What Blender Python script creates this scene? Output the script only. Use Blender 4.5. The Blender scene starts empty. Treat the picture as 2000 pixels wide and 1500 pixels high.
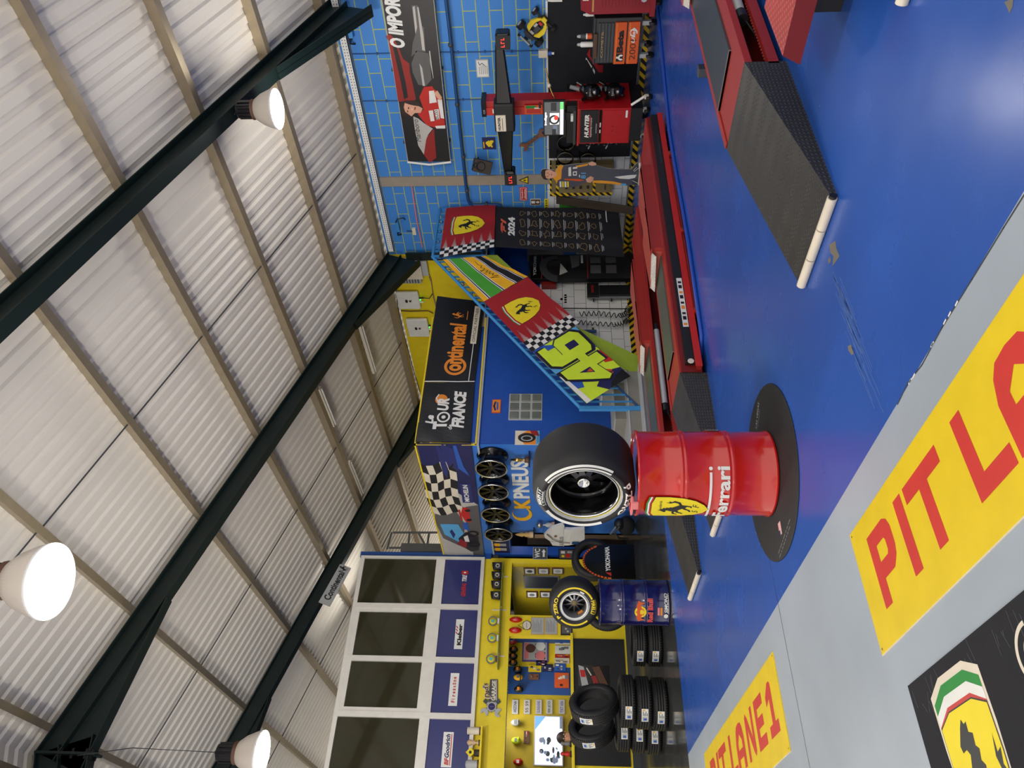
import bpy, bmesh, math, random
from mathutils import Vector, Matrix
from mathutils.geometry import tessellate_polygon
random.seed(7)
PI = math.pi
scene = bpy.context.scene
COL = scene.collection
# ---------------------------------------------------------------- camera model (also used to take positions on real planes)
FPX, HC, VH, YAW = 1450.0, 1.45, 1085.0, math.radians(38.55)
TH = math.atan((VH - 1000) / FPX)
cF = Vector((math.sin(YAW) * math.cos(TH), math.cos(YAW) * math.cos(TH), math.sin(TH)))
cR = Vector((math.cos(YAW), -math.sin(YAW), 0))
cU = cR.cross(cF)
def ray(x, y):
    return cF + cR * ((750 - y) / FPX) + cU * ((1000 - x) / FPX)
EYE = Vector((0, 0, HC))
def fl(x, y, z=0.0):
    d = ray(x, y); return EYE + d * ((z - HC) / d.z)
def onX(x, y, X):
    d = ray(x, y); return EYE + d * (X / d.x)
def onY(x, y, Y):
    d = ray(x, y); return EYE + d * (Y / d.y)
def lx(X, x, y):
    p = onX(x, y, X); return (-p.y, p.z)
def ly(Y, x, y):
    p = onY(x, y, Y); return (p.x, p.z)
def lz(x, y, z=0.0):
    p = fl(x, y, z); return (-p.y, p.x)
def rectX(X, x0, y0, x1, y1):      # photo box (top x0, right y0, bottom x1, left y1) on plane X -> l,b,r,t
    a = [lx(X, x, y) for x in (x0, x1) for y in (y0, y1)]
    c = lx(X, (x0 + x1) / 2, (y0 + y1) / 2)
    t = (a[0][1] + a[1][1]) / 2; b = (a[2][1] + a[3][1]) / 2
    r = (a[0][0] + a[2][0]) / 2; l = (a[1][0] + a[3][0]) / 2
    return l, b, r, t
def rectY(Y, x0, y0, x1, y1):
    a = [ly(Y, x, y) for x in (x0, x1) for y in (y0, y1)]
    t = (a[0][1] + a[1][1]) / 2; b = (a[2][1] + a[3][1]) / 2
    r = (a[0][0] + a[2][0]) / 2; l = (a[1][0] + a[3][0]) / 2
    return l, b, r, t
def mk(ax, ay, az, o):
    return Matrix(((ax[0], ay[0], az[0], o[0]), (ax[1], ay[1], az[1], o[1]), (ax[2], ay[2], az[2], o[2]), (0, 0, 0, 1)))
def FX(X): return mk((0, -1, 0), (0, 0, 1), (-1, 0, 0), (X, 0, 0))
def FY(Y): return mk((1, 0, 0), (0, 0, 1), (0, -1, 0), (0, Y, 0))
def FZ(z=0.0): return mk((0, -1, 0), (1, 0, 0), (0, 0, 1), (0, 0, z))
def axisM(c, d, up=(0, 0, 1)):      # local z -> d
    z = Vector(d).normalized(); u = Vector(up)
    x = u.cross(z)
    if x.length < 1e-4: x = Vector((1, 0, 0))
    x.normalize(); y = z.cross(x)
    return mk(x, y, z, c)
def T(x, y, z=0.0): return Matrix.Translation((x, y, z))
def S(x, y=None, z=None):
    y = x if y is None else y; z = 1.0 if z is None else z
    return Matrix.Diagonal((x, y, z, 1))
def RZ(a): return Matrix.Rotation(a, 4, 'Z')
# plane layout of the hall
XW, YS, Y1, X1, YF = 11.5, 9.0, 10.0, 6.73, 14.0
# ---------------------------------------------------------------- materials
def lin(c):
    return tuple((v / 255 / 12.92) if v / 255 <= 0.04045 else ((v / 255 + 0.055) / 1.055) ** 2.4 for v in c)
MATS = {}
class NT:
    def __init__(s, name):
        s.m = bpy.data.materials.new(name); s.m.use_nodes = True
        s.t = s.m.node_tree; s.b = s.t.nodes['Principled BSDF']
    def n(s, typ, **kw):
        o = s.t.nodes.new(typ)
        for k, v in kw.items():
            if k in o.inputs: o.inputs[k].default_value = v
            else: setattr(o, k, v)
        return o
    def l(s, a, b): s.t.links.new(a, b)
    def mix(s, fac, a, b):
        o = s.t.nodes.new('ShaderNodeMix'); o.data_type = 'RGBA'
        for i, v in ((0, fac), (6, a), (7, b)):
            if hasattr(v, 'links') or hasattr(v, 'is_linked'): s.l(v, o.inputs[i])
            else: o.inputs[i].default_value = v if i == 0 else (*v, 1)
        return o.outputs[2]
    def ramp(s, fac, stops):
        o = s.t.nodes.new('ShaderNodeValToRGB')
        while len(o.color_ramp.elements) < len(stops): o.color_ramp.elements.new(0.5)
        for e, (p, c) in zip(o.color_ramp.elements, stops):
            e.position = p; e.color = (*c, 1) if len(c) == 3 else c
        s.l(fac, o.inputs[0]); return o
    def pos(s):
        return s.n('ShaderNodeNewGeometry').outputs['Position']
    def bump(s, h, st, dist=0.01):
        o = s.n('ShaderNodeBump', Strength=st, Distance=dist); s.l(h, o.inputs['Height'])
        s.l(o.outputs[0], s.b.inputs['Normal'])
def pm(name, rgb, rough=0.5, metal=0.0, var=0.05, scale=6.0, bump=0.0, coat=0.0, emit=0.0, alpha=1.0, spec=0.5):
    if name in MATS: return MATS[name]
    k = NT(name); c = lin(rgb)
    tc = k.n('ShaderNodeTexCoord')
    nz = k.n('ShaderNodeTexNoise', Scale=scale, Detail=4.0); k.l(tc.outputs['Object'], nz.inputs['Vector'])
    dk = tuple(v * (1 - var) for v in c); lt = tuple(min(1, v * (1 + var)) for v in c)
    r = k.ramp(nz.outputs['Fac'], [(0.3, dk), (0.7, lt)])
    k.l(r.outputs[0], k.b.inputs['Base Color'])
    k.b.inputs['Roughness'].default_value = rough; k.b.inputs['Metallic'].default_value = metal
    k.b.inputs['Specular IOR Level'].default_value = spec
    if coat: k.b.inputs['Coat Weight'].default_value = coat; k.b.inputs['Coat Roughness'].default_value = 0.08
    if bump:
        n2 = k.n('ShaderNodeTexNoise', Scale=scale * 12, Detail=3.0); k.l(tc.outputs['Object'], n2.inputs['Vector'])
        k.bump(n2.outputs['Fac'], bump)
    if emit:
        k.l(r.outputs[0], k.b.inputs['Emission Color']); k.b.inputs['Emission Strength'].default_value = emit
    MATS[name] = k.m; return k.m
PAL = dict(  # colour, roughness, metal, coat
 black=((20, 20, 22), .5, 0), rubber=((24, 24, 26), .62, 0), gloss_black=((12, 12, 13), .15, 0), cloth_black=((22, 23, 30), .9, 0),
 white=((232, 232, 228), .5, 0), cream=((225, 215, 195), .5, 0), grey=((120, 122, 124), .5, 0), dgrey=((58, 60, 63), .5, 0), lgrey=((178, 180, 180), .5, 0),
 red=((196, 36, 28), .45, 0), cloth_red=((158, 26, 34), .85, 0), lift_red=((160, 42, 32), .42, 0), lift_dred=((116, 20, 19), .45, 0), lift_red_lit=((178, 78, 68), .42, 0),
 barrel_red=((198, 24, 12), .22, 0), cab_red=((176, 20, 28), .4, 0), weld_red=((140, 20, 34), .45, 0),
 yellow=((238, 208, 30), .5, 0), shield_yellow=((238, 216, 30), .6, 0), lime=((208, 236, 50), .7, 0), green=((40, 140, 60), .7, 0), cloth_green=((70, 160, 50), .85, 0), cloth_yellow=((240, 180, 30), .85, 0),
 stringer_green=((150, 175, 50), .5, 0), steel_green=((9, 27, 24), .5, 0), rail_blue=((60, 140, 205), .4, 0), rail_dark=((24, 70, 125), .4, 0),
 navy=((28, 30, 84), .5, 0), barrel_navy=((22, 22, 82), .2, 0), blue=((40, 90, 180), .5, 0), sky=((90, 170, 225), .6, 0), panel_blue=((38, 44, 108), .4, 0), kerb_blue=((30, 72, 170), .35, 0),
 orange=((235, 140, 40), .5, 0), dorange=((220, 88, 30), .5, 0), skin=((224, 168, 140), .55, 0), hair=((52, 38, 32), .6, 0), brown=((92, 60, 40), .6, 0), wood=((212, 180, 140), .5, 0), dwood=((62, 50, 40), .6, 0), rust=((128, 84, 62), .8, 0), olive=((128, 114, 76), .5, 0),
 chrome=((215, 215, 215), .12, 1), steel=((165, 165, 165), .35, 1), galv=((172, 158, 134), .42, .7), brass=((205, 165, 90), .3, 1), gold=((196, 160, 90), .6, 0), dark_metal=((52, 52, 55), .28, .8), shirt=((218, 218, 216), .8, 0), spoke=((70, 70, 74), .2, .9),
 plate_green=((74, 84, 78), .4, 0), plate_dark=((52, 60, 66), .4, 0), slate=((66, 70, 74), .5, 0), pink=((230, 130, 130), .5, 0), purple=((96, 70, 150), .5, 0), teal=((90, 190, 190), .5, 0), glass_dark=((54, 52, 36), .05, 0), scratch=((84, 116, 178), .5, 0), sign_yellow=((228, 198, 16), .45, 0), chip=((116, 110, 98), .7, 0), seam=((70, 76, 84), .6, 0), race_grey=((78, 80, 92), .7, 0), race_orange=((236, 160, 40), .7, 0), print_grey=((92, 90, 90), .4, 0), print_light=((190, 186, 180), .4, 0), print_red=((150, 34, 30), .4, 0), print_dark=((30, 26, 28), .35, 0), granite=((132, 130, 125), .6, 0))
def mt(n):
    if n in MATS: return MATS[n]
    c, r, m = PAL[n]
    return pm(n, c, r, m, bump=0.08 if n in ('cloth_black', 'cloth_red', 'granite', 'rubber') else 0, coat=0.6 if n.startswith('barrel') else 0)
# ---------------------------------------------------------------- mesh builder
_tc = {}
def text_mesh(s, bold=0.0, font_res=3):
    key = (s, bold)
    if key in _tc: return _tc[key]
    c = bpy.data.curves.new('tmp', 'FONT'); c.body = s; c.size = 1; c.offset = bold; c.resolution_u = font_res
    o = bpy.data.objects.new('tmp', c); COL.objects.link(o)
    dg = bpy.context.evaluated_depsgraph_get(); dg.update()
    me = o.evaluated_get(dg).to_mesh()
    vs = [(v.co.x, v.co.y) for v in me.vertices]; fs = [tuple(p.vertices) for p in me.polygons]
    o.evaluated_get(dg).to_mesh_clear(); bpy.data.objects.remove(o); bpy.data.curves.remove(c)
    x0 = min(v[0] for v in vs); x1 = max(v[0] for v in vs); y0 = min(v[1] for v in vs); y1 = max(v[1] for v in vs)
    vs = [((x - x0) / max(x1 - x0, 1e-6), (y - y0) / max(y1 - y0, 1e-6)) for x, y in vs]
    _tc[key] = (vs, fs, (x1 - x0) / max(y1 - y0, 1e-6)); return _tc[key]
class G:
    def __init__(s, M=None):
        s.v = []; s.f = []; s.mi = []; s.sm = []; s.mats = []; s.M = M or Matrix()
    def add(s, vs, fs, mat, smooth=False):
        if mat not in s.mats: s.mats.append(mat)
        k = s.mats.index(mat); n = len(s.v)
        s.v += [tuple(s.M @ Vector(p)) for p in vs]
        for f in fs: s.f.append(tuple(n + i for i in f)); s.mi.append(k); s.sm.append(smooth)
        return s
    def at(s, M2):
        g = s; old = s.M
        class C:
            def __enter__(c): g.M = old @ M2; return g
            def __exit__(c, *a): g.M = old
        return C()
    def box(s, x0, y0, z0, x1, y1, z1, mat):
        a = [(x, y, z) for z in (z0, z1) for y in (y0, y1) for x in (x0, x1)]
        return s.add(a, [(0, 2, 3, 1), (4, 5, 7, 6), (0, 1, 5, 4), (2, 6, 7, 3), (0, 4, 6, 2), (1, 3, 7, 5)], mat)
    def rect(s, x0, y0, x1, y1, z, mat):
        return s.add([(x0, y0, z), (x1, y0, z), (x1, y1, z), (x0, y1, z)], [(0, 1, 2, 3)], mat)
    def poly(s, pts, z, mat, holes=()):
        loops = [[Vector((p[0], p[1], 0)) for p in L] for L in (pts, *holes)]
        v = [p for L in loops for p in L]; pts = [p for L in (pts, *holes) for p in L]
        tris = tessellate_polygon(loops)
        out = []
        for t in tris:
            a, b, c = (v[i] for i in t)
            out.append(tuple(t) if (b - a).cross(c - a).z > 0 else tuple(reversed(t)))
        return s.add([(p[0], p[1], z) for p in pts], out, mat)
    def prism(s, pts, z0, z1, mat, side=None):
        ar = sum(pts[i][0] * pts[(i + 1) % len(pts)][1] - pts[(i + 1) % len(pts)][0] * pts[i][1] for i in range(len(pts)))
        if ar < 0: pts = list(reversed(pts))
        n = len(pts)
        s.poly(pts, z1, mat)
        v = [Vector((p[0], p[1], 0)) for p in pts]; out = []
        for t in tessellate_polygon([v]):
            a, b, c = (v[i] for i in t)
            out.append(tuple(t) if (b - a).cross(c - a).z < 0 else tuple(reversed(t)))
        s.add([(p[0], p[1], z0) for p in pts], out, side or mat)
        return s.add([(p[0], p[1], z0) for p in pts] + [(p[0], p[1], z1) for p in pts], [(i, (i + 1) % n, n + (i + 1) % n, n + i) for i in range(n)], side or mat)
    def ell(s, cx, cy, rx, ry, z, mat, n=24, a0=0.0, a1=2 * PI):
        full = abs(a1 - a0 - 2 * PI) < 1e-6
        k = n if full else n + 1
        return s.poly([(cx + rx * math.cos(a0 + (a1 - a0) * i / n), cy + ry * math.sin(a0 + (a1 - a0) * i / n)) for i in range(k)], z, mat)
    def ring(s, cx, cy, r0, r1, z, mat, a0=0.0, a1=2 * PI, n=40, e=1.0):
        v = []; f = []
        for i in range(n + 1):
            a = a0 + (a1 - a0) * i / n
            v += [(cx + r0 * math.cos(a), cy + r0 * e * math.sin(a), z), (cx + r1 * math.cos(a), cy + r1 * e * math.sin(a), z)]
            if i: f.append((2 * i - 2, 2 * i - 1, 2 * i + 1, 2 * i))
        return s.add(v, f, mat)
    def line(s, pts, w, z, mat):
        for a, b in zip(pts, pts[1:]):
            d = Vector((b[0] - a[0], b[1] - a[1]))
            if d.length < 1e-9: continue
            d.normalize(); n = Vector((-d.y, d.x)) * w / 2; e = d * w * .3
            s.add([(a[0] - n.x - e.x, a[1] - n.y - e.y, z), (b[0] - n.x + e.x, b[1] - n.y + e.y, z), (b[0] + n.x + e.x, b[1] + n.y + e.y, z), (a[0] + n.x - e.x, a[1] + n.y - e.y, z)], [(0, 1, 2, 3)], mat)
        return s
    def text(s, t, x, y, h, mat, z=0.0, w=None, bold=0.0, shear=0.0, anchor='l', d=0.0):
        vs, fs, asp = text_mesh(t, bold)
        w = w or asp * h
        if anchor == 'c': x -= w / 2; y -= h / 2
        P = [(x + a * w + shear * b * h, y + b * h, z + d) for a, b in vs]
        s.add(P, fs, mat)
        if d:
            ed = {}
            for f in fs:
                for i in range(len(f)):
                    e = (f[i], f[(i + 1) % len(f)]); ed[e] = 1
            side = [e for e in ed if (e[1], e[0]) not in ed]
            n = len(P)
            s.add(P + [(p[0], p[1], z) for p in P], [(e[0], e[0] + n, e[1] + n, e[1]) for e in side], mat)
        return s
    def cyl(s, p0, p1, r, mat, r1=None, n=16, caps=True, smooth=True):
        p0 = Vector(p0); p1 = Vector(p1); r1 = r if r1 is None else r1
        M = axisM(p0, p1 - p0, (0, 0, 1) if abs((p1 - p0).normalized().z) < .95 else (0, 1, 0)); L = (p1 - p0).length
        v = []
        for i in range(n):
            a = 2 * PI * i / n
            v += [M @ Vector((r * math.cos(a), r * math.sin(a), 0)), M @ Vector((r1 * math.cos(a), r1 * math.sin(a), L))]
        s.add(v, [(2 * i, 2 * ((i + 1) % n), 2 * ((i + 1) % n) + 1, 2 * i + 1) for i in range(n)], mat, smooth)
        if caps: s.add(v, [tuple(2 * i for i in reversed(range(n))), tuple(2 * i + 1 for i in range(n))], mat)
        return s
    def tube(s, pts, r, mat, n=8, closed=False):
        P = [Vector(p) for p in pts]; m = len(P); v = []; f = []
        up = Vector((0.13, 0.21, 0.97))
        for i, p in enumerate(P):
            a = P[(i - 1) % m] if closed or i else p; b = P[(i + 1) % m] if closed or i < m - 1 else p
            t = (b - a).normalized()
            x = up.cross(t)
            if x.length < .05: x = Vector((1, .2, 0)).cross(t)
            x.normalize(); y = t.cross(x)
            if i and not closed: pass
            v += [p + x * r * math.cos(2 * PI * k / n) + y * r * math.sin(2 * PI * k / n) for k in range(n)]
        for i in range(m if closed else m - 1):
            j = (i + 1) % m
            f += [(i * n + k, i * n + (k + 1) % n, j * n + (k + 1) % n, j * n + k) for k in range(n)]
        s.add(v, f, mat, True)
        if not closed: s.add(v, [tuple(reversed(range(n))), tuple(range((m - 1) * n, m * n))], mat)
        return s
    def lathe(s, prof, mat, n=48, smooth=True, closed=False, a0=0.0, a1=2 * PI):
        full = abs(a1 - a0 - 2 * PI) < 1e-6; k = n if full else n + 1; m = len(prof)
        v = [(r * math.cos(a0 + (a1 - a0) * i / n), r * math.sin(a0 + (a1 - a0) * i / n), z) for i in range(k) for r, z in prof]
        f = []
        for i in range(n):
            j = (i + 1) % k
            for q in range(m if closed else m - 1):
                f.append((i * m + q, j * m + q, j * m + (q + 1) % m, i * m + (q + 1) % m))
        return s.add(v, f, mat, smooth)
    def sph(s, c, r, mat, n=16, m=10, sc=(1, 1, 1), z0=-1.0):
        v = []; f = []
        for j in range(m + 1):
            t = math.asin(z0) + (PI / 2 - math.asin(z0)) * j / m
            for i in range(n):
                a = 2 * PI * i / n
                v.append((c[0] + r * sc[0] * math.cos(t) * math.cos(a), c[1] + r * sc[1] * math.cos(t) * math.sin(a), c[2] + r * sc[2] * math.sin(t)))
        for j in range(m):
            f += [(j * n + i, j * n + (i + 1) % n, (j + 1) * n + (i + 1) % n, (j + 1) * n + i) for i in range(n)]
        return s.add(v, f, mat, True)
    def warp(s, fn):
        s.v = [tuple(fn(*p)) for p in s.v]; return s
    def cut(s, xs=(), ys=()):
        bm = bmesh.new()
        vv = [bm.verts.new(p) for p in s.v]
        for f, k, q in zip(s.f, s.mi, s.sm):
            try: bf = bm.faces.new([vv[i] for i in f])
            except ValueError: continue
            bf.material_index = k; bf.smooth = q
        for x in xs: bmesh.ops.bisect_plane(bm, geom=bm.verts[:] + bm.edges[:] + bm.faces[:], dist=1e-7, plane_co=(x, 0, 0), plane_no=(1, 0, 0))
        for y in ys: bmesh.ops.bisect_plane(bm, geom=bm.verts[:] + bm.edges[:] + bm.faces[:], dist=1e-7, plane_co=(0, y, 0), plane_no=(0, 1, 0))
        bm.verts.index_update()
        s.v = [tuple(v.co) for v in bm.verts]; s.f = []; s.mi = []; s.sm = []
        for f in bm.faces: s.f.append(tuple(v.index for v in f.verts)); s.mi.append(f.material_index); s.sm.append(f.smooth)
        bm.free(); return s
    def build(s, name, parent=None, bevel=0.0, origin=None, seg=2):
        if parent is not None: o0 = Vector(parent['_o'])
        elif origin is not None: o0 = Vector(origin)
        else:
            xs = [p[0] for p in s.v]; ys = [p[1] for p in s.v]; zs = [p[2] for p in s.v]
            o0 = Vector(((min(xs) + max(xs)) / 2, (min(ys) + max(ys)) / 2, min(zs)))
        me = bpy.data.meshes.new(name)
        me.from_pydata([(p[0] - o0.x, p[1] - o0.y, p[2] - o0.z) for p in s.v], [], s.f)
        for m in s.mats: me.materials.append(mt(m) if isinstance(m, str) else m)
        me.polygons.foreach_set('material_index', s.mi); me.polygons.foreach_set('use_smooth', s.sm)
        me.update()
        o = bpy.data.objects.new(name, me); COL.objects.link(o)
        if parent is not None: o.parent = parent
        else: o.location = o0
        o['_o'] = tuple(o0)
        if bevel:
            b = o.modifiers.new('bevel', 'BEVEL'); b.width = bevel; b.segments = seg; b.limit_method = 'ANGLE'; b.angle_limit = math.radians(40)
        return o
def tag(o, label, cat, group=None):
    o['label'] = label; o['category'] = cat
    if group: o['group'] = group
    return o
def thing(name, label, cat, loc, group=None):
    o = bpy.data.objects.new(name, None); COL.objects.link(o); o.location = loc; o.empty_display_size = .1
    o['_o'] = tuple(loc); return tag(o, label, cat, group)
def structure(o):
    o['kind'] = 'structure'; return o
def copy_tree(o, parent=None):
    c = o.copy(); COL.objects.link(c)
    if parent is not None: c.parent = parent
    for ch in [k for k in list(o.children)]: copy_tree(ch, c)
    return c
# ---------------------------------------------------------------- shared graphics
HORSE = [(.44, 1.0), (.38, .95), (.28, .84), (.30, .79), (.38, .80), (.42, .76), (.36, .66), (.33, .58), (.22, .60), (.10, .54), (.06, .42), (.10, .40), (.14, .48), (.24, .53), (.33, .50), (.24, .44), (.18, .32), (.12, .26), (.16, .23), (.24, .30), (.30, .38), (.40, .42), (.48, .36), (.54, .28), (.46, .20), (.42, .10), (.30, .04), (.31, 0), (.44, .03), (.50, .12), (.58, .20), (.66, .14), (.64, .04), (.56, 0), (.68, -.02), (.72, .12), (.74, .22), (.76, .32), (.73, .42), (.66, .52), (.61, .60), (.63, .66), (.58, .70), (.61, .77), (.56, .80), (.58, .88), (.51, .90), (.52, .97), (.47, .96)]
TAIL = [(.74, .38), (.84, .42), (.89, .54), (.84, .68), (.90, .82), (.89, .70), (.96, .72), (.92, .62), (.98, .54), (.90, .36), (.76, .30)]
def horse(g, cx, cy, h, z, m='black', w=None, flip=1):
    w = w or h * .8
    for P in (HORSE, TAIL): g.poly([(cx + flip * (p[0] - .5) * w, cy + (p[1] - .5) * h) for p in P], z, m)
def shield_pts(w, h, cx=0, cy=0, top=.06):
    L = [(-.5, .5 - top), (-.25, .5), (.25, .5), (.5, .5 - top), (.5, .2), (.46, -.05), (.36, -.27), (.2, -.42), (0, -.5), (-.2, -.42), (-.36, -.27), (-.46, -.05), (-.5, .2)]
    return [(cx + a * w, cy + b * h) for a, b in L]
def shield(g, cx, cy, w, h, z, tri='gap', dz=.0015, letters=True):
    if tri == 'full':
        g.poly(shield_pts(w * 1.08, h * 1.06, cx, cy), z, 'cream')
        for i, m in enumerate(('green', 'white', 'red')):
            t = cy + h * (.5 - .055 * i); g.poly([(cx - w * .5, t - h * .075), (cx - w * .25, t - .01 * h), (cx + w * .25, t - .01 * h), (cx + w * .5, t - h * .075), (cx + w * .5, t - h * .14), (cx + w * .25, t - .07 * h), (cx - w * .25, t - .07 * h), (cx - w * .5, t - h * .14)], z + dz * (1 + i * .5), m)
        b = shield_pts(w, h * .86, cx, cy - h * .07); g.poly(b, z + dz * 3, 'black')
        g.poly(shield_pts(w * .98, h * .85, cx, cy - h * .072), z + dz * 3.6, 'shield_yellow')
        horse(g, cx, cy - h * .03, h * .66, z + dz * 4.4)
    else:
        for i, m in enumerate(('green', 'white', 'red')):
            t = cy + h * (.60 - .03 * i); g.poly([(cx - w * .5, t - h * .05), (cx - w * .25, t), (cx + w * .25, t), (cx + w * .5, t - h * .05), (cx + w * .5, t - h * .08), (cx + w * .25, t - .03 * h), (cx - w * .25, t - .03 * h), (cx - w * .5, t - h * .08)], z, m)
        g.poly(shield_pts(w * 1.03, h * 1.02, cx, cy), z, 'black'); g.poly(shield_pts(w, h, cx, cy), z + dz, 'shield_yellow')
        horse(g, cx, cy + h * .08, h * .56, z + dz * 2)
        if letters:
            g.text('S', cx - w * .2, cy - h * .33, h * .11, 'black', z + dz * 2, shear=.3); g.text('F', cx + w * .08, cy - h * .33, h * .11, 'black', z + dz * 2, shear=.3)
def z1(x, y): return (650 + x / 3.077, y / 3.077)
def z2(x, y): return (750 + x * .325, 380 + y * .325)
def z3(x, y): return (750 + x * .325, 780 + y * .325)
def z4(x, y): return (1020 + x * .14, y * .14)
def z5(x, y): return (1020 + x * .17333, 160 + y * .17333)
def wX(X, pts): return [lx(X, *p) for p in pts]
def wY(Y, pts): return [ly(Y, *p) for p in pts]
# ================================================================ setting
def m_floor(name, rgb, r0=.10, r1=.26):
    k = NT(name); p = k.pos(); c = lin(rgb)
    n = k.n('ShaderNodeTexNoise', Scale=0.7, Detail=5.0); k.l(p, n.inputs['Vector'])
    r = k.ramp(n.outputs['Fac'], [(.3, tuple(v * .86 for v in c)), (.7, tuple(v * 1.12 for v in c))]); k.l(r.outputs[0], k.b.inputs['Base Color'])
    n2 = k.n('ShaderNodeTexNoise', Scale=2.2, Detail=6.0); k.l(p, n2.inputs['Vector'])
    r2 = k.ramp(n2.outputs['Fac'], [(.3, (r0,) * 3), (.75, (r1,) * 3)]); k.l(r2.outputs[0], k.b.inputs['Roughness'])
    n3 = k.n('ShaderNodeTexNoise', Scale=9.0, Detail=3.0); k.l(p, n3.inputs['Vector'])
    MATS[name] = k.m
m_floor('floor_blue', (39, 86, 174), .2, .32); m_floor('floor_lane', (164, 175, 187), .3, .45); m_floor('floor_tile', (58, 60, 60), .08, .2)
def m_brick(name, c1, c2, mortar, w, h, msize, axis, rough=.55, off=.5, bump=.25, shift=0.0):
    k = NT(name); p = k.pos()
    sp = k.n('ShaderNodeSeparateXYZ'); k.l(p, sp.inputs[0]); cb = k.n('ShaderNodeCombineXYZ')
    k.l(sp.outputs[axis], cb.inputs[0]); k.l(sp.outputs['Z'], cb.inputs[1])
    mp = k.n('ShaderNodeMapping'); mp.inputs['Location'].default_value = (0, shift, 0); k.l(cb.outputs[0], mp.inputs[0])
    b = k.n('ShaderNodeTexBrick', Scale=1.0); b.offset = off
    b.inputs['Brick Width'].default_value = w; b.inputs['Row Height'].default_value = h; b.inputs['Mortar Size'].default_value = msize
    b.inputs['Mortar Smooth'].default_value = .1; b.inputs['Bias'].default_value = 0
    b.inputs['Color1'].default_value = (*lin(c1), 1); b.inputs['Color2'].default_value = (*lin(c2), 1); b.inputs['Mortar'].default_value = (*lin(mortar), 1)
    k.l(mp.outputs[0], b.inputs['Vector']); k.l(b.outputs['Color'], k.b.inputs['Base Color']); k.b.inputs['Roughness'].default_value = rough
    inv = k.n('ShaderNodeMath', operation='SUBTRACT'); inv.inputs[0].default_value = 1; k.l(b.outputs['Fac'], inv.inputs[1]); k.bump(inv.outputs[0], bump, .006)
    MATS[name] = k.m
m_brick('brick_blue', (66, 138, 216), (60, 131, 210), (182, 190, 66), .48, .205, .007, 'Y')
m_brick('tile_white_y', (226, 229, 232), (220, 223, 227), (130, 134, 140), .43, .21, .005, 'Y', .25, .5, .1)
m_brick('tile_white_x', (236, 236, 232), (230, 230, 227), (140, 140, 140), .36, .22, .005, 'X', .25, .5, .1)
def m_hazard(name, w=.09, tilt=1.0):
    k = NT(name); sp = k.n('ShaderNodeSeparateXYZ'); k.l(k.pos(), sp.inputs[0])
    a = k.n('ShaderNodeMath', operation='ADD'); k.l(sp.outputs[0], a.inputs[0]); k.l(sp.outputs[1], a.inputs[1])
    b = k.n('ShaderNodeMath', operation='ADD'); k.l(a.outputs[0], b.inputs[0]); k.l(sp.outputs[2], b.inputs[1])
    m = k.n('ShaderNodeMath', operation='PINGPONG'); k.l(b.outputs[0], m.inputs[0]); m.inputs[1].default_value = w
    g = k.n('ShaderNodeMath', operation='GREATER_THAN'); k.l(m.outputs[0], g.inputs[0]); g.inputs[1].default_value = w / 2
    k.l(k.mix(g.outputs[0], lin((22, 22, 24)), lin((230, 190, 30))), k.b.inputs['Base Color']); k.b.inputs['Roughness'].default_value = .4
    MATS[name] = k.m
m_hazard('hazard', .075)
def m_check(name, rgb, rough, s=38.0, metal=0.0, st=.6, hi=None):
    k = NT(name); p = k.pos(); c = lin(rgb)
    mp = k.n('ShaderNodeMapping'); mp.inputs['Rotation'].default_value = (0, 0, PI / 4); mp.inputs['Scale'].default_value = (s, s, s); k.l(p, mp.inputs[0])
    b = k.n('ShaderNodeTexVoronoi', Scale=1.0); b.inputs['Randomness'].default_value = 0.0; k.l(mp.outputs[0], b.inputs['Vector'])
    r = k.ramp(b.outputs['Distance'], [(.15, (1, 1, 1)), (.4, (0, 0, 0))]); k.bump(r.outputs[0], st, .008)
    n = k.n('ShaderNodeTexNoise', Scale=3.0, Detail=4.0); k.l(p, n.inputs['Vector'])
    rr = k.ramp(n.outputs['Fac'], [(.3, tuple(v * .8 for v in c)), (.75, tuple(v * 1.25 for v in c))])
    k.l(k.mix(r.outputs[0], rr.outputs[0], lin(hi)) if hi else rr.outputs[0], k.b.inputs['Base Color'])
    k.b.inputs['Roughness'].default_value = rough; k.b.inputs['Metallic'].default_value = metal
    MATS[name] = k.m
m_check('tread_black', (50, 49, 47), .5, 42.0, hi=(64, 63, 60)); m_check('tread_red', (176, 60, 52), .45, 30.0, hi=(205, 110, 98)); m_check('tread_white', (196, 192, 186), .5, 26.0, hi=(225, 222, 218))
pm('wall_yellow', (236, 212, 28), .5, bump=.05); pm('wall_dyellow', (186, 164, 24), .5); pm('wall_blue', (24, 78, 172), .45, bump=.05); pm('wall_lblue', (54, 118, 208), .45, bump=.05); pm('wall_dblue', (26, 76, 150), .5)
pm('pillar_grey', (156, 146, 130), .7, bump=.2); pm('roof_sheet', (226, 219, 206), .5, var=.04, scale=.8); pm('frame_white', (226, 222, 212), .4)
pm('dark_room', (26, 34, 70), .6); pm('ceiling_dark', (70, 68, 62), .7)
def roofz(x): return 8.76 - .34 * abs(x - 2.0) - .68
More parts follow.
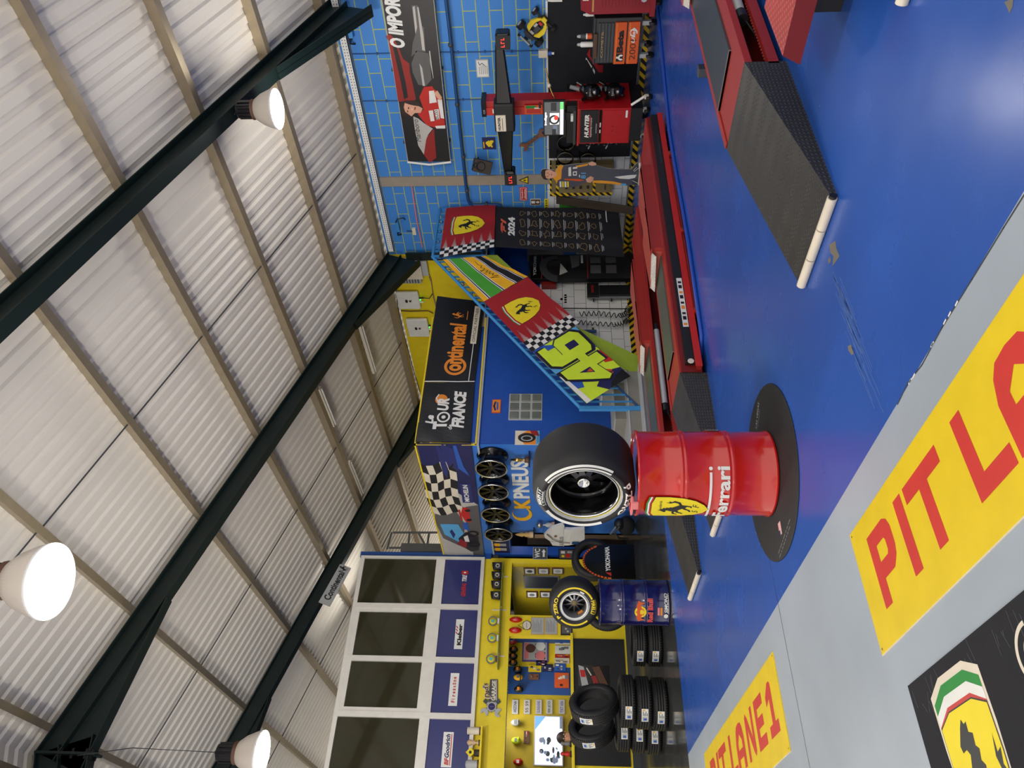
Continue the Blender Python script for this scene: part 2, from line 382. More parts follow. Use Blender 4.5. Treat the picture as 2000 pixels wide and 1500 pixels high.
# floor with the painted lane, the grey tiles by the office, the joint lines and the worn patches
g = G()
for (xa, xb, ya, yb, m) in ((1.958, 12, -6, 8.97, 'floor_blue'), (-1.4, 1.958, -6, 8.97, 'floor_lane'), (-9, -1.4, -6, 8.97, 'floor_blue'), (-9, 12, 8.97, 20.3, 'floor_tile')):
    g.add([(xa, ya, 0), (xb, ya, 0), (xb, yb, 0), (xa, yb, 0)], [(0, 1, 2, 3)], m)
g.box(-9, -6, -.15, 12, 20.3, -.02, 'grey')
with g.at(mk((1, 0, 0), (0, 1, 0), (0, 0, 1), (0, 0, 0))):
    jp = [tuple(fl(*p).xy) for p in ((1519, 1175), (1582, 1500))]
    g.line(jp, .006, .0006, 'dgrey')
    g.line([jp[0], (3.15, jp[0][1] + .02)], .004, .0006, 'navy')
    for blob in ([(1620, 478), (1632, 470), (1634, 486), (1640, 500), (1632, 512), (1626, 520), (1628, 500), (1622, 494)], [(1656, 676), (1662, 673), (1668, 690), (1664, 694), (1657, 684)], [(1962, 4), (1980, -4), (1978, 14), (1972, 26), (1966, 12)], [(1617, 508), (1622, 500), (1623, 510), (1619, 516)]):
        g.poly([tuple(fl(*p).xy) for p in reversed(blob)], .0008, 'chip')
    for i in range(30):
        a = i / 30; s0 = (1634 + a * 20, 530 + i * 3); L = 60 + 60 * random.random()
        off = random.uniform(-10, 12)
        pts = [(s0[0] + t * L * .42 + off + random.uniform(-1, 1), s0[1] + 30 * a + t * L) for t in (0, .5, 1)]
        if a > .45: pts = [(x + 46 * (a - .4), y + 110 * (a - .4)) for x, y in pts]
        g.line([tuple(fl(*p).xy) for p in pts], .0032, .0007, 'scratch')
    g.line([tuple(fl(x + random.uniform(-1.5, 1.5), y).xy) for x, y in ((1752, 790), (1760, 778), (1775, 748), (1800, 712), (1840, 640), (1900, 545), (1960, 445), (2040, 320))], .007, .0007, 'dgrey')
    for i in range(8):
        y = 560 + random.random() * 220; x = 1760 - (y - 775) * .595 + random.uniform(-2, 1)
        p = fl(x, y).xy; q = fl(x + 4, y - 8).xy
        g.line([tuple(p), tuple(q)], .008, .0009, 'white')
structure(g.build('floor', origin=(0, 0, 0)))
# right wall : painted blocks above white tiles, hazard band at the foot
g = G(FX(XW))
WT = 1.60
g.rect(-10.15, WT, 4, 4.9, 0, 'brick_blue'); g.rect(-20, 2.6, -10.15, 4.9, 0, 'wall_yellow'); g.rect(-10.15, .12, 4, WT, 0, 'tile_white_y'); g.rect(-20, 0, -10.15, 2.6, 0, 'wall_blue')
g.box(-10.15, 0, 0, 4, .09, .004, 'hazard'); g.box(-20, -.1, -.2, 6, 4.9, -.01, 'grey')
structure(g.build('wall_right', origin=(XW, 0, 0)))
g = G(FX(XW)); a = lx(XW, 900, 342.5)[0]; b = lx(XW, 900, 360.5)[0]
g.box(min(a, b), .0, 0, max(a, b), 4.78, .03, 'pillar_grey'); structure(g.build('trim_1'))
# wall behind the stairs, with white tiles low down
g = G(FY(Y1))
g.rect(X1, 0, XW, 2.76, 0, 'wall_blue')
g.prism([(7.55, 0), (XW, 0), (XW, 1.75), (9.55, 1.75), (7.55, .25)], 0, .004, 'tile_white_x')
g.box(7.5, 0, .004, XW, .11, .012, 'hazard'); g.box(X1, 0, -.012, XW, 2.76, -.004, 'wall_blue')
structure(g.build('wall_stair', origin=(X1, Y1, 0)))
# wall with the shop name, standing at right angles; the doorway cuts its far end
g = G(FX(X1)); yd = -onX(1100, 1041, X1).y; zl = onX(997, 1070, X1).z
g.box(yd, 0, -.2, -Y1 - .015, 2.70, 0, 'wall_lblue'); g.box(-YF, zl, -.2, yd, 2.70, 0, 'wall_lblue')
structure(g.build('wall_shopname', origin=(X1, YF, 0)))
# mezzanine slab edge
g = G(); g.box(X1 + .01, Y1 + .01, 2.70, XW, YF + 6, 2.80, 'cream'); structure(g.build('trim_2'))
g = G(); g.box(X1 - .02, Y1 + .02, 2.70, X1 + .005, YF - .02, 3.3, 'wall_lblue'); g.box(X1 + .02, Y1 - .02, 2.70, XW - 2.2, Y1 + .005, 3.3, 'wall_blue'); structure(g.build('trim_8'))
# passage behind the doorway
g = G()
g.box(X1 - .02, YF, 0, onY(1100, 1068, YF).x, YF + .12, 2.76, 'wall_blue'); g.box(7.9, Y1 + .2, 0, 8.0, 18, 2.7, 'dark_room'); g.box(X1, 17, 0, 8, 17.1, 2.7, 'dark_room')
structure(g.build('wall_passage'))
# yellow front of the office
LW = 2.78; RW = 6.62
op = rectY(YF, 998, 1096, 1235, 1203); wn = rectY(YF, 990, 1243, 1114, 1494)
ob = (op[0], 6.52, 2.33); wb = (2.70, wn[2], 1.17, 2.33)
g = G(FY(YF)); D0, D1 = -.14, 0
g.box(LW - 3, 2.33, D0, RW, 2.92, D1, 'wall_yellow'); g.box(ob[1], 0, D0, RW, 2.33, D1, 'wall_yellow'); g.box(wb[1], 0, D0, ob[0], 2.33, D1, 'wall_yellow')
g.box(wb[0], 0, D0, wb[1], wb[2], D1, 'wall_yellow'); g.box(-1, 0, D0, wb[0], 2.33, D1, 'wall_yellow')
structure(g.build('wall_office', origin=(RW, YF, 0)))
g = G(FY(YF)); g.box(-1, 0, 0, ob[0], .13, .03, 'dgrey'); structure(g.build('baseboard_office'))
g = G(FY(YF - .01)); c = rectY(YF, 1121, 1249, 1221, 1489); g.box(c[0] - .06, .17, 0, c[2], 1.12, .02, 'black')
structure(g.build('trim_3'))
g = G(FY(YF)); g.box(wb[0], wb[2] - .05, 0, wb[1] + .05, wb[2], .09, 'wall_yellow'); structure(g.build('trim_4', bevel=.008))
# recess and office interior
RB = 16.9; OB = 15.2
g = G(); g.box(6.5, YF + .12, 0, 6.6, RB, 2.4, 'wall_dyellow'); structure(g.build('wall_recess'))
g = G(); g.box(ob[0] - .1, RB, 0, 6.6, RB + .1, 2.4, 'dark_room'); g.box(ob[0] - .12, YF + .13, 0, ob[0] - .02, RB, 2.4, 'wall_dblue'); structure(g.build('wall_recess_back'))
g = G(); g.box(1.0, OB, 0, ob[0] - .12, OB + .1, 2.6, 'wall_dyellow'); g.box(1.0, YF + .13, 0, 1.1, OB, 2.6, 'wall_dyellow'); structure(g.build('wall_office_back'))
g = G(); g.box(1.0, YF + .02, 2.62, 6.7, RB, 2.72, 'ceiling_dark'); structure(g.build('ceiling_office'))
# upper storey : framed glazing over blue panels
g = G(); g.box(-3, YF + .06, 2.75, 6.60, YF + 4, 5.30, 'wall_dblue'); structure(g.build('wall_upper_office'))
TOPZ, MIDZ, BOTZ = 5.42, 3.74, 2.88
xs_m = [6.60] + [onY(760, y, YF).x for y in (1186, 1289, 1398)] + [2.55]
wn_i = 1
g = G(FY(YF)); g.box(6.60, 2.76, -.12, 6.72, 5.46, .02, 'wall_dblue'); structure(g.build('trim_5'))
for i in range(4):
    xa, xb = xs_m[i + 1], xs_m[i]
    fr = G(FY(YF - .02)); w = .05
    e = w; fr.box(xa + e, BOTZ, 0, xb - e, BOTZ + .07, .066, 'frame_white'); fr.box(xa + e, TOPZ - .08, 0, xb - e, TOPZ, .066, 'frame_white'); fr.box(xa + e, MIDZ - .06, 0, xb - e, MIDZ + .12, .066, 'frame_white')
    fr.box(xa, BOTZ, 0, xa + w, TOPZ, .07, 'frame_white'); fr.box(xb - w, BOTZ, 0, xb, TOPZ, .07, 'frame_white')
    if i in (1, 2):
        fr.box(xa + w, TOPZ - .16, .01, xb - w, TOPZ - .08, .06, 'frame_white'); fr.box(xa + w, MIDZ + .12, .01, xb - w, MIDZ + .19, .06, 'frame_white')
        if i == 2: fr.box(xa + w, MIDZ + .12, .01, xa + w + .07, TOPZ - .08, .055, 'frame_white')
        if i == 1: fr.box(xb - w - .07, MIDZ + .12, .01, xb - w, TOPZ - .08, .055, 'frame_white')
    W = structure(fr.build('window_%d' % (i + 1), origin=(xa, YF, BOTZ)))
    gl = G(FY(YF - .03)); gl.box(xa + w, MIDZ + .05, 0, xb - w, TOPZ - .05, .012, 'glass_dark'); gl.build('pane', W)
    pn = G(FY(YF - .03)); pn.box(xa + w, BOTZ + .05, 0, xb - w, MIDZ, .015, 'panel_blue'); pn.build('infill_panel', W)
# roof : corrugated sheet on purlins, one slope each side of the ridge
g = G(); per = .21; ny = int(32 / per)
SH = .17
for sgn, xe in ((1, 11.75), (-1, -9.0)):
    v = []; f = []

    for j in range(ny):
        y = -6 + j * per
        for yy, dz in ((y, 0), (y + .10, 0), (y + .125, .035), (y + .185, .035)):
            for x in (2.0, xe): v.append((x, yy, 8.08 + SH - .34 * abs(x - 2.0) + dz))
    n = len(v) // 2
    f = [(2 * i, 2 * i + 1, 2 * i + 3, 2 * i + 2) for i in range(n - 1)]
    g.add(v, f, 'roof_sheet')
g.v = [(x, y, z) for x, y, z in g.v]
structure(g.build('ceiling', origin=(2, 7, 7)))
g = G(); g.box(-9, 25.5, 0, 12, 25.6, 8.3, 'ceiling_dark'); structure(g.build('wall_back'))
# ================================================================ roof steel
ORD = ['first', 'second', 'third', 'fourth', 'fifth', 'sixth', 'seventh', 'eighth']
RAFY = [5.1, 10.12, 15.0]
sl = math.atan(.34)
def rafter(y, label):
    t = thing('roof_beam', label, 'beam', (2.0, y, roofz(2.0) - .3), 'dark green roof beams')
    for sgn in (1, -1):
        xe = 11.45 if sgn > 0 else -8.9
        L = abs(xe - 2.0) / math.cos(sl)
        M = mk((sgn * math.cos(sl), 0, -math.sin(sl)), (0, sgn * 1.0, 0), (sgn * math.sin(sl), 0, math.cos(sl)), (2.0, y, 0))
        M = mk((sgn * math.cos(sl), 0, -math.sin(sl)), (0, 1.0 * sgn, 0), (math.sin(sl) * sgn, 0, math.cos(sl)), (2.0, y, roofz(2.0)))
        g = G(M)
        g.box(0, -.09, -.30, L, .09, -.285, 'steel_green'); g.box(0, -.09, -.015, L, .09, 0, 'steel_green'); g.box(0, -.006, -.29, L, .006, -.01, 'steel_green')
        g.build('beam', t)
        h = G(M)
        for (a, b, da, db) in ((0, 2.3, .42, .02), (L - 2.0, L, .02, .42)):
            h.add([(a, -.006, -.30), (b, -.006, -.30), (b, -.006, -.30 - db), (a, -.006, -.30 - da), (a, .006, -.30), (b, .006, -.30), (b, .006, -.30 - db), (a, .006, -.30 - da)], [(0, 1, 2, 3), (7, 6, 5, 4), (3, 2, 6, 7)], 'steel_green')
            h.add([(a, -.09, -.30 - da), (b, -.09, -.30 - db), (b, .09, -.30 - db), (a, .09, -.30 - da), (a, -.09, -.285 - da), (b, -.09, -.285 - db), (b, .09, -.285 - db), (a, .09, -.285 - da)], [(3, 2, 1, 0), (4, 5, 6, 7), (0, 1, 5, 4), (2, 3, 7, 6)], 'steel_green')
        h.build('haunch', t)
    g = G(); g.box(1.985, y - .1, roofz(2.0) - .80, 2.015, y + .1, roofz(2.0), 'steel_green')
    for dz in (-.75, -.68, -.5, -.35): g.box(1.94, y - .07, roofz(2) + dz, 2.06, y - .04, roofz(2) + dz + .03, 'dark_metal'); g.box(1.94, y + .04, roofz(2) + dz, 2.06, y + .07, roofz(2) + dz + .03, 'dark_metal')
    g.build('apex_plate', t)
    return t
rafter(RAFY[0], 'dark green steel roof beam nearest the camera, above the blue brick wall'); rafter(RAFY[1], 'dark green steel roof beam that meets the wall beside the stairs'); rafter(RAFY[2], 'farthest dark green steel roof beam, carrying the hanging nameplate')
t = thing('steel_column', 'dark green steel column between the blue and yellow parts of the right wall', 'column', (XW - .06, RAFY[1], 0))
g = G(); g.box(XW - .12, RAFY[1] - .1, 0, XW - .105, RAFY[1] + .1, 4.5, 'steel_green'); g.box(XW - .11, RAFY[1] - .006, 0, XW - .004, RAFY[1] + .006, 4.5, 'steel_green'); g.build('shaft', t)
g = G(); g.box(XW - .14, RAFY[1] - .12, 0, XW - .004, RAFY[1] + .12, .015, 'steel_green'); g.build('base_plate', t)
PX = [11.29, 9.86, 8.39, 6.95, 5.41, 3.86, 2.28]
def purlin(x, label, sgn=1):
    M = mk((0, 1, 0), (sgn * math.cos(sl), 0, -math.sin(sl)), (-sgn * -math.sin(sl), 0, math.cos(sl)), (x, 0, roofz(x)))
    if sgn < 0: M = mk((0, 1, 0), (-math.cos(sl), 0, -math.sin(sl)), (-math.sin(sl), 0, math.cos(sl)), (x, 0, roofz(x)))
    g = G(M); a, b = -5.5, 25.4
    g.box(a, -.045, 0, b, .045, .004, 'galv'); g.box(a, -.045, .004, b, -.041, .165, 'galv'); g.box(a, -.045, .161, b, .03, .165, 'galv'); g.box(a, .041, .004, b, .045, .03, 'galv')
    return tag(g.build('roof_purlin', origin=(x, 7, roofz(x))), label, 'roof purlin', 'galvanised roof purlins')
for i, x in enumerate(PX):
    purlin(x, 'galvanised steel roof purlin, ' + (['lowest one along the right wall', 'second up from the right wall', 'third up from the right wall', 'fourth up from the right wall', 'fifth up from the right wall', 'sixth up from the right wall', 'highest one just right of the ridge'][i]))
for i, x in enumerate((1.72, .2)):
    purlin(x, ('galvanised steel roof purlin just left of the ridge', 'galvanised steel roof purlin on the left slope, second from the ridge')[i], -1)
bay_lab = ['thin steel tie rod running down the roof bay above the blue brick wall', 'thin steel tie rod running down the roof bay behind the stairs', 'thin steel tie rod running down the last roof bay over the office']
for i, y in enumerate((7.6, 12.6, 17.4)):
    g = G()
    for a, b in zip(PX, PX[1:]): g.cyl((a, y, roofz(a) + .05), (b, y + .02, roofz(b) + .05), .010, 'dgrey', n=8)
    tag(g.build('tie_rod'), bay_lab[i], 'tie rod', 'roof tie rods')
# perforated tray along the eaves
g = G(); tz = onX(715, 270, XW - .12).z
g.box(XW - .14, 2, tz - .055, XW - .128, 9.95, tz + .055, 'white'); g.box(XW - .14, 2, tz - .055, XW - .02, 9.95, tz - .045, 'lgrey')
for i in range(100):
    y = 4.9 + i * .05
    for dz in (-.025, .02): g.box(XW - .1425, y, tz + dz, XW - .139, y + .018, tz + dz + .012, 'dgrey')
tag(g.build('cable_tray'), 'long white perforated cable tray under the eaves of the blue brick wall', 'cable tray')
# high bay lamps
pm('lamp_glow', (255, 250, 240), .4, emit=20.0); pm('lamp_soft', (205, 210, 222), .3, emit=.55)
m = pm('lamp_glass', (206, 196, 184), .18, var=.03); 
def high_bay(c, hook, label):
    t = thing('high_bay_lamp', label, 'lamp', c, 'hanging high bay lamps')
    M = T(*c)
    g = G(M); n = 48; prof = [(.245, 0), (.25, .015), (.235, .08), (.19, .19), (.135, .27), (.11, .29)]
    v = []; k = len(prof)
    for i in range(n * 2):
        a = PI * i / n; rr = 1.0 if i % 2 else .965
        v += [(r * rr * math.cos(a), r * rr * math.sin(a), z) for r, z in prof]
    g.add(v, [(i * k + q, ((i + 1) % (2 * n)) * k + q, ((i + 1) % (2 * n)) * k + q + 1, i * k + q + 1) for i in range(2 * n) for q in range(k - 1)], 'lamp_glass', True)
    g.build('reflector', t)
    g = G(M); g.lathe([(.238, .012), (.15, .010)], 'lamp_soft'); g.lathe([(.15, .010), (0, .010)], 'lamp_glow')
    for i in range(32):
        with g.at(RZ(2 * PI * i / 32)): g.box(.155, -.0035, .004, .234, .0035, .011, 'lamp_soft')
    for r_ in (.15, .19, .225): g.lathe([(r_, .004), (r_ + .006, .004), (r_ + .006, .01)], 'lamp_soft')
    g.build('lens', t)
    g = G(M); g.lathe([(.236, .0), (.252, .0), (.252, .022), (.236, .022)], 'white', closed=True); g.build('rim', t)
    g = G(M); g.cyl((0, 0, .28), (0, 0, .32), .12, 'brown', r1=.13); g.cyl((0, 0, .32), (0, 0, .52), .105, 'dark_metal', r1=.095); g.cyl((0, 0, .52), (0, 0, .56), .06, 'dark_metal', r1=.02)
    for i in range(12): 
        a = PI * i / 6; g.box(.1 * math.cos(a) - .012, .1 * math.sin(a) - .012, .33, .1 * math.cos(a) + .012, .1 * math.sin(a) + .012, .5, 'dark_metal')
    g.build('gear_housing', t)
    g = G(); hz = hook[2]; top = Vector(c) + Vector((0, 0, .55))
    g.tube([tuple(top), (c[0] + .02, c[1], (top.z + hz) / 2), tuple(hook)], .006, 'dgrey')
    g.build('hanger', t)
    return t
lp = [onY(542, 213, 5.1), onY(100, 1135, 4.55), onY(512, 1472, 9.3)]
high_bay(tuple(lp[0]), (lp[0].x - .1, 5.1, roofz(lp[0].x) - .3), 'lit high bay lamp hung from the near roof beam, nearest the blue brick wall')
high_bay(tuple(lp[1]), (lp[1].x + .05, 4.75, roofz(lp[1].x) - .1), 'nearest and largest lit high bay lamp, hanging under the ridge')
high_bay(tuple(lp[2]), (lp[2].x + .05, 9.95, roofz(lp[2].x) - .6), 'lit high bay lamp hanging under the ridge, near the office windows')
# fluorescent battens on the purlins
for (xa, ya, xb, yb, xp, lab) in ((628, 757, 656, 831, 9.86, 'long white fluorescent batten fixed beside a purlin, in line with the round tyre poster'), (684, 905, 712, 962, 8.39, 'white fluorescent batten beside a purlin above the rightmost wheel rims'), (704, 640, 738, 722, 9.86, 'white fluorescent batten beside a purlin high above the black banners'), (782, 912, 800, 962, 9.86, 'white fluorescent batten in the dark bay beyond the farthest roof beam'), (804, 987, 820, 1030, 9.86, 'white fluorescent batten above the lattice frame, farthest from the camera')):
    def on_roof(x, y, c=8.76 - .02):
        d = ray(x, y); tt = (c - HC) / (d.z + .34 * d.x); return EYE + d * tt
    p = on_roof(xa, ya); q = on_roof(xb, yb); xm = (p.x + q.x) / 2
    y0, y1 = sorted((p.y, q.y))
    t = thing('fluorescent_batten', lab, 'lamp', (xm, (y0 + y1) / 2, roofz(xm)), 'fluorescent battens')
    g = G(); z = roofz(xm); g.box(xm - .05, y0, z, xm + .05, y1, z + .06, 'cream'); g.build('batten', t, bevel=.006)
    g = G(); g.cyl((xm, y0 + .03, z - .02), (xm, y1 - .03, z - .02), .014, 'white'); g.build('tube', t)
# lattice frame beyond the banner
t = thing('lattice_frame', 'grey welded lattice frame standing beyond the racing banner under the roof', 'frame', (6.95, 15.6, 4.0))
YL = 15.6
def lat(x, y): return Vector((onY(x, y, YL).x, YL, onY(x, y, YL).z))
for a, b in (((768, 1040), (862, 1040)), ((760, 1070), (868, 1070)), ((765, 1040), (756, 1072)), ((800, 1040), (797, 1070)), ((838, 1040), (834, 1070)), ((818, 1042), (832, 1068))):
    p, q = lat(*a), lat(*b); g = G(); g.cyl(p, q, .025, 'grey', n=8); g.build('bar', t)
g = G(); p = lat(755, 1072); g.box(p.x - .1, YL - .1, 2.8, p.x + .1, YL + .1, lat(770, 1056).z - .2, 'grey'); g.build('post', t)
# nameplate on the farthest beam
def on_r3(x, y): return onY(x, y, RAFY[2] - .12)
P = [on_r3(*p) for p in ((680, 1101), (668, 1110), (628, 1186), (640, 1176))]
c = sum(P, Vector()) / 4
ax = (on_r3(676, 1106) - on_r3(634, 1181)).normalized()
M = mk(ax, (-ax.z, 0, ax.x), (0, -1, 0), c); L = (P[1] - P[2]).length; hh = .27
g = G(M); g.box(-L / 2, -hh / 2, -.01, L / 2, hh / 2, .01, 'lgrey')
g.text('Continental', -L * .38, -.075, .16, 'black', .0115, w=L * .72, bold=.03); horse(g, L * .43, .02, .2, .0115, flip=-1)
tag(g.build('hanging_nameplate'), 'light grey nameplate with black lettering and a small horse, fixed to the farthest roof beam', 'sign')
# ================================================================ floor signs and mats
pm('sign_red', (204, 52, 44), .45)
LS, LH, LWd = .078, .337, .255
def letter(g, ch, x, y, z, m):
    s_, h, w = LS, LH, LWd
    def q(P, holes=()): g.poly([(x + a, y + b) for a, b in P], z, m, [[(x + a, y + b) for a, b in H] for H in holes])
    if ch == 'P': q([(0, 0), (s_, 0), (s_, .11), (w - .06, .11), (w - .015, .15), (w, .19), (w, h - .06), (w - .02, h - .02), (w - .06, h), (0, h)], [[(s_, .185), (w - .09, .185), (w - s_, .2), (w - s_, h - .09), (w - .09, h - .075), (s_, h - .075)]])
    elif ch == 'I': q([(0, 0), (s_, 0), (s_, h), (0, h)])
    elif ch == 'T': q([(.13, 0), (.13 + s_, 0), (.13 + s_, h - .075), (.335, h - .075), (.335, h), (0, h), (0, h - .075), (.13, h - .075)])
    elif ch == 'L': q([(0, 0), (w, 0), (w, .078), (s_, .078), (s_, h), (0, h)])
    elif ch == 'E': q([(0, 0), (w, 0), (w, .075), (s_, .075), (s_, .132), (w - .03, .132), (w - .03, .205), (s_, .205), (s_, h - .075), (w, h - .075), (w, h), (0, h)])
    elif ch == 'A':
        c = w / 2 + .02; W = w + .04
        q([(0, 0), (s_, 0), (s_, .085), (W - s_, .085), (W - s_, 0), (W, 0), (W, h * .6), (W - .03, h * .85), (W - .07, h * .97), (c, h), (.07, h * .97), (.03, h * .85), (0, h * .6)], [[(s_, .15), (W - s_, .15), (W - s_, h * .6), (c, h - .08), (s_, h * .6)]])
    elif ch == 'N': q([(0, 0), (s_ * .8, 0), (s_ * .8, h - .12), (w - s_, .04), (w - s_ * .4, 0), (w, .03), (w, h), (w - s_ * .8, h), (w - s_ * .8, .13), (s_, h - .04), (s_ * .4, h), (0, h - .03)])
    elif ch == '1': q([(.0, 0), (.24, 0), (.24, .075), (.165, .075), (.165, h - .02), (.14, h), (.09, h), (0, h - .07), (0, h - .135), (.087, h - .1), (.087, .075), (0, .075)])
    elif ch == '2': q([(0, 0), (w, 0), (w, .075), (.11, .075), (w, .19), (w, h - .06), (w - .06, h), (.05, h), (0, h - .05), (0, h - .11), (s_, h - .11), (s_, h - .08), (w - s_, h - .08), (w - s_, .215), (0, .10)])
LX = dict(zip('PITLANE#', (0, .34, .45, .93, 1.21, 1.60, 1.94, 2.30)))
def floor_board(xl, xr, y0, y1, xp, yp, digit, label):
    g = G(FZ(0)); g.box(xl, y0, 0, xr, y1, .006, 'sign_yellow')
    for ch, dx in LX.items(): letter(g, digit if ch == '#' else ch, xp + dx, yp, .0068, 'sign_red')
    g.box(xl, y0 - .004, 0, xr, y0 - .0002, .0055, 'cream')
    for x in (xl + .02, xr - .02):
        for y in (y0 + .02, y1 - .02): g.ell(x, y, .006, .006, .0068, 'rust', 8)
    return tag(g.build('floor_sign'), label, 'floor sign', 'painted yellow floor signs')
s1 = [lz(1662, 1045), lz(1725, 1280)]
x0 = (s1[0][0] + s1[1][0]) / 2; yb = s1[1][1]; yt = s1[0][1]
floor_board(x0, x0 + 2.92, yb, yt, -3.22, 1.307, '2', 'larger yellow floor sign with red lettering, lying right of the black carpet')
s2 = lz(1510, 1273); s2b = lz(1545, 1467)
floor_board(s2[0] - 2.92, s2[0], s2b[1], s2[1], -7.73, 1.29, '1', 'smaller-looking yellow floor sign ending in the figure one, at the left edge')
# black carpet with the shield
ca = lz(1777, 1340); cb = lz(2000, 1145); cc = lz(1820, 1500)
g = G(FZ(0)); cx0 = ca[0]; cy1 = ca[1]; ch = 1.0
g.box(cx0, cy1 - ch, 0, cx0 + 1.75, cy1, .009, 'cloth_black')
sc = [lz(1822, 1350), lz(1907, 1290)]; scx = (sc[0][0] + sc[1][0]) / 2; sw = abs(sc[1][0] - sc[0][0]) * 1.0
sy = max(sc[0][1], sc[1][1]); 
shield(g, scx, sy - .36, sw, .72, .0095, 'full', dz=.0006)
for s, dx, dy, hh in (('Ges', .0, -.02, .16), ('10', .02, -.30, .16)):
    pass
ox = lz(1990, 1310)[0]
g.ring(ox + .13, cy1 - .17, .085, .10, .0096, 'cream', PI * .5, PI * 1.5); g.ring(ox + .13, cy1 - .17, .045, .055, .0096, 'cream', PI * .6, PI * 1.4)
g.box(ox + .0, cy1 - .40, .009, ox + .22, cy1 - .385, .0098, 'cream'); g.box(ox + .0, cy1 - .30, .009, ox + .015, cy1 - .40, .0098, 'cream'); g.box(ox + .0, cy1 - .31, .009, ox + .22, cy1 - .295, .0098, 'cream')
g.rect(ox, cy1 - .72, ox + .5, cy1 - .48, .0096, 'red')
for i in range(26):
    a = random.random(); px_ = cx0 + random.random() * 1.0; L = .02 + random.random() * .09
    g.line([(px_, cy1 - .002 - random.random() * .10), (px_ + L * random.uniform(-.5, .5), cy1 - .05 - L)], .0025, .0094, 'dgrey')
for i in range(3): g.line([(ox - .06 + i * .012, cy1 - .34 + i * .01), (ox - .04 + i * .012, cy1 - .36 - i * .01)], .006, .0096, 'white')
tag(g.build('floor_carpet'), 'black worn carpet with a yellow prancing horse shield, lying at the lower left corner', 'carpet')
# kerb line on the floor beside the lift
g = G(); kp = [fl(*p) for p in ((1284.5, -10), (1296, 110), (1310, 255), (1322, 330), (1335, 400), (1347, 469), (1362, 570), (1374, 656), (1373, 690), (1360, 722))]
g.tube([(p.x, p.y, .018) for p in kp], .022, 'kerb_blue', n=8)
tag(g.build('floor_kerb'), 'low blue kerb strip on the floor around the far car lift', 'kerb')
# ================================================================ drums, tyres, mat
def drum(c, D, Hh, mat, name, label, deco, lid='dark_metal'):
    t = thing(name, label, 'drum', (c[0], c[1], c[2])); r = D / 2
    prof = [(r - .012, 0), (r, .006), (r, .02), (r - .008, .03)]
    for z in (Hh / 3, 2 * Hh / 3):
        prof += [(r - .008, z - .032), (r + .002, z - .016), (r - .001, z - .006), (r - .004, z), (r - .001, z + .006), (r + .002, z + .016), (r - .008, z + .032)]
    prof += [(r - .008, Hh - .03), (r, Hh - .02), (r + .003, Hh - .008), (r, Hh), (r - .012, Hh), (r - .014, Hh - .012)]
    g = G(T(*c)); g.lathe(prof, mat, n=64); g.lathe([(r - .014, Hh - .012), (0, Hh - .012)], mat, n=64); g.lathe([(0, .01), (r - .012, .0)], mat, n=64)
    g.build('shell', t)
    if deco: deco(t, c, r)
    return t
def on_cyl(c, r, head):         # local x along the skin, y up, z out ; head = heading of x=0
    def fn(x, y, z):
        a = head + x / r       # grows to the portrait right when seen from outside
        return (c[0] + (r + z) * math.sin(a), c[1] + (r + z) * math.cos(a), c[2] + y)
    return fn
# heading pointing back at the camera from the drum
RC = (2.74, 4.42, 0.007); RD, RH = .585, .905
hb = math.atan2(-RC[0], -RC[1])
def red_deco(t, c, r):
    # seen from outside, the right of the picture is a smaller heading
    fn0 = on_cyl(c, r, hb)
    fn = lambda x, y, z: fn0(-x, y, z)
    s_ = .26
    g = G(); shield(g, 0, 0, .215, .37, .0, 'gap', dz=.0012)
    g.text('Scuderia', -.02, .12, .02, 'black', .003, shear=.3)
    g.M = Matrix(); g.cut([i * .025 - .15 for i in range(13)], [])
    xs = -.272
    g.warp(lambda x, y, z: fn(x + xs, y + .625, z + .0035)); g.build('shield_decal', t)
    g = G(); g.text('Ferrari', -.375, .315, .085, 'white', 0, w=.42, bold=.03); g.line([(-.375, .438), (-.0, .438)], .016, 0, 'white'); g.ell(.03, .438, .012, .012, 0, 'white')
    g.cut([i * .025 - .45 for i in range(22)], []); g.warp(lambda x, y, z: fn(x, y, z + .0035)); g.build('lettering', t)
    g = G(); g.rect(-.06, 0, .06, .09, 0, 'white'); g.cut([-.03, 0, .03], []); g.warp(lambda x, y, z: fn(x + .47, y + .33, z + .0035)); g.build('side_label', t)
drum(RC, RD, RH, 'barrel_red', 'oil_drum', 'glossy red steel drum with a yellow shield, standing on the round black mat', red_deco)
# small straps on the rim of the red drum
g = G(); a = hb + .95; p = Vector((RC[0] + .27 * math.sin(a), RC[1] + .27 * math.cos(a), RH + .03))
with g.at(mk((math.cos(a), -math.sin(a), 0), (math.sin(a), math.cos(a), 0), (0, 0, 1), p)):
    g.box(-.07, -.03, 0, .07, .03, .016, 'pink'); g.box(-.075, .015, -.03, .0, .031, .002, 'pink'); g.box(-.03, -.012, .016, .05, .012, .022, 'red')
tag(g.build('lid_clip', bevel=.003), 'pale red plastic clip on the rim of the red drum', 'clip')
g = G(FZ(0)); g.M = T(2.72, 4.36, 0); g.lathe([(0, .0), (.59, .0), (.595, .003), (.59, .006), (0, .006)], 'rubber', n=96)
M2 = mk((math.cos(hb) * -1, math.sin(hb), 0), (-math.sin(hb), -math.cos(hb), 0), (0, 0, 1), (2.72, 4.36, 0))
g.M = M2
def on_mat(x, y): 
    p = fl(x, y, .006); q = M2.inverted() @ p; return q.x, q.y
a_, b_ = on_mat(1478, 838), on_mat(1482, 798)
d_ = Vector(b_) - Vector(a_)
with g.at(T(*a_) @ RZ(math.atan2(d_.y, d_.x))): g.text('LAS VEGAS', 0, 0, .035, 'lgrey', .0066, w=d_.length * 1.25); g.line([(.03, -.025), (.16, -.025)], .006, .0066, 'grey')
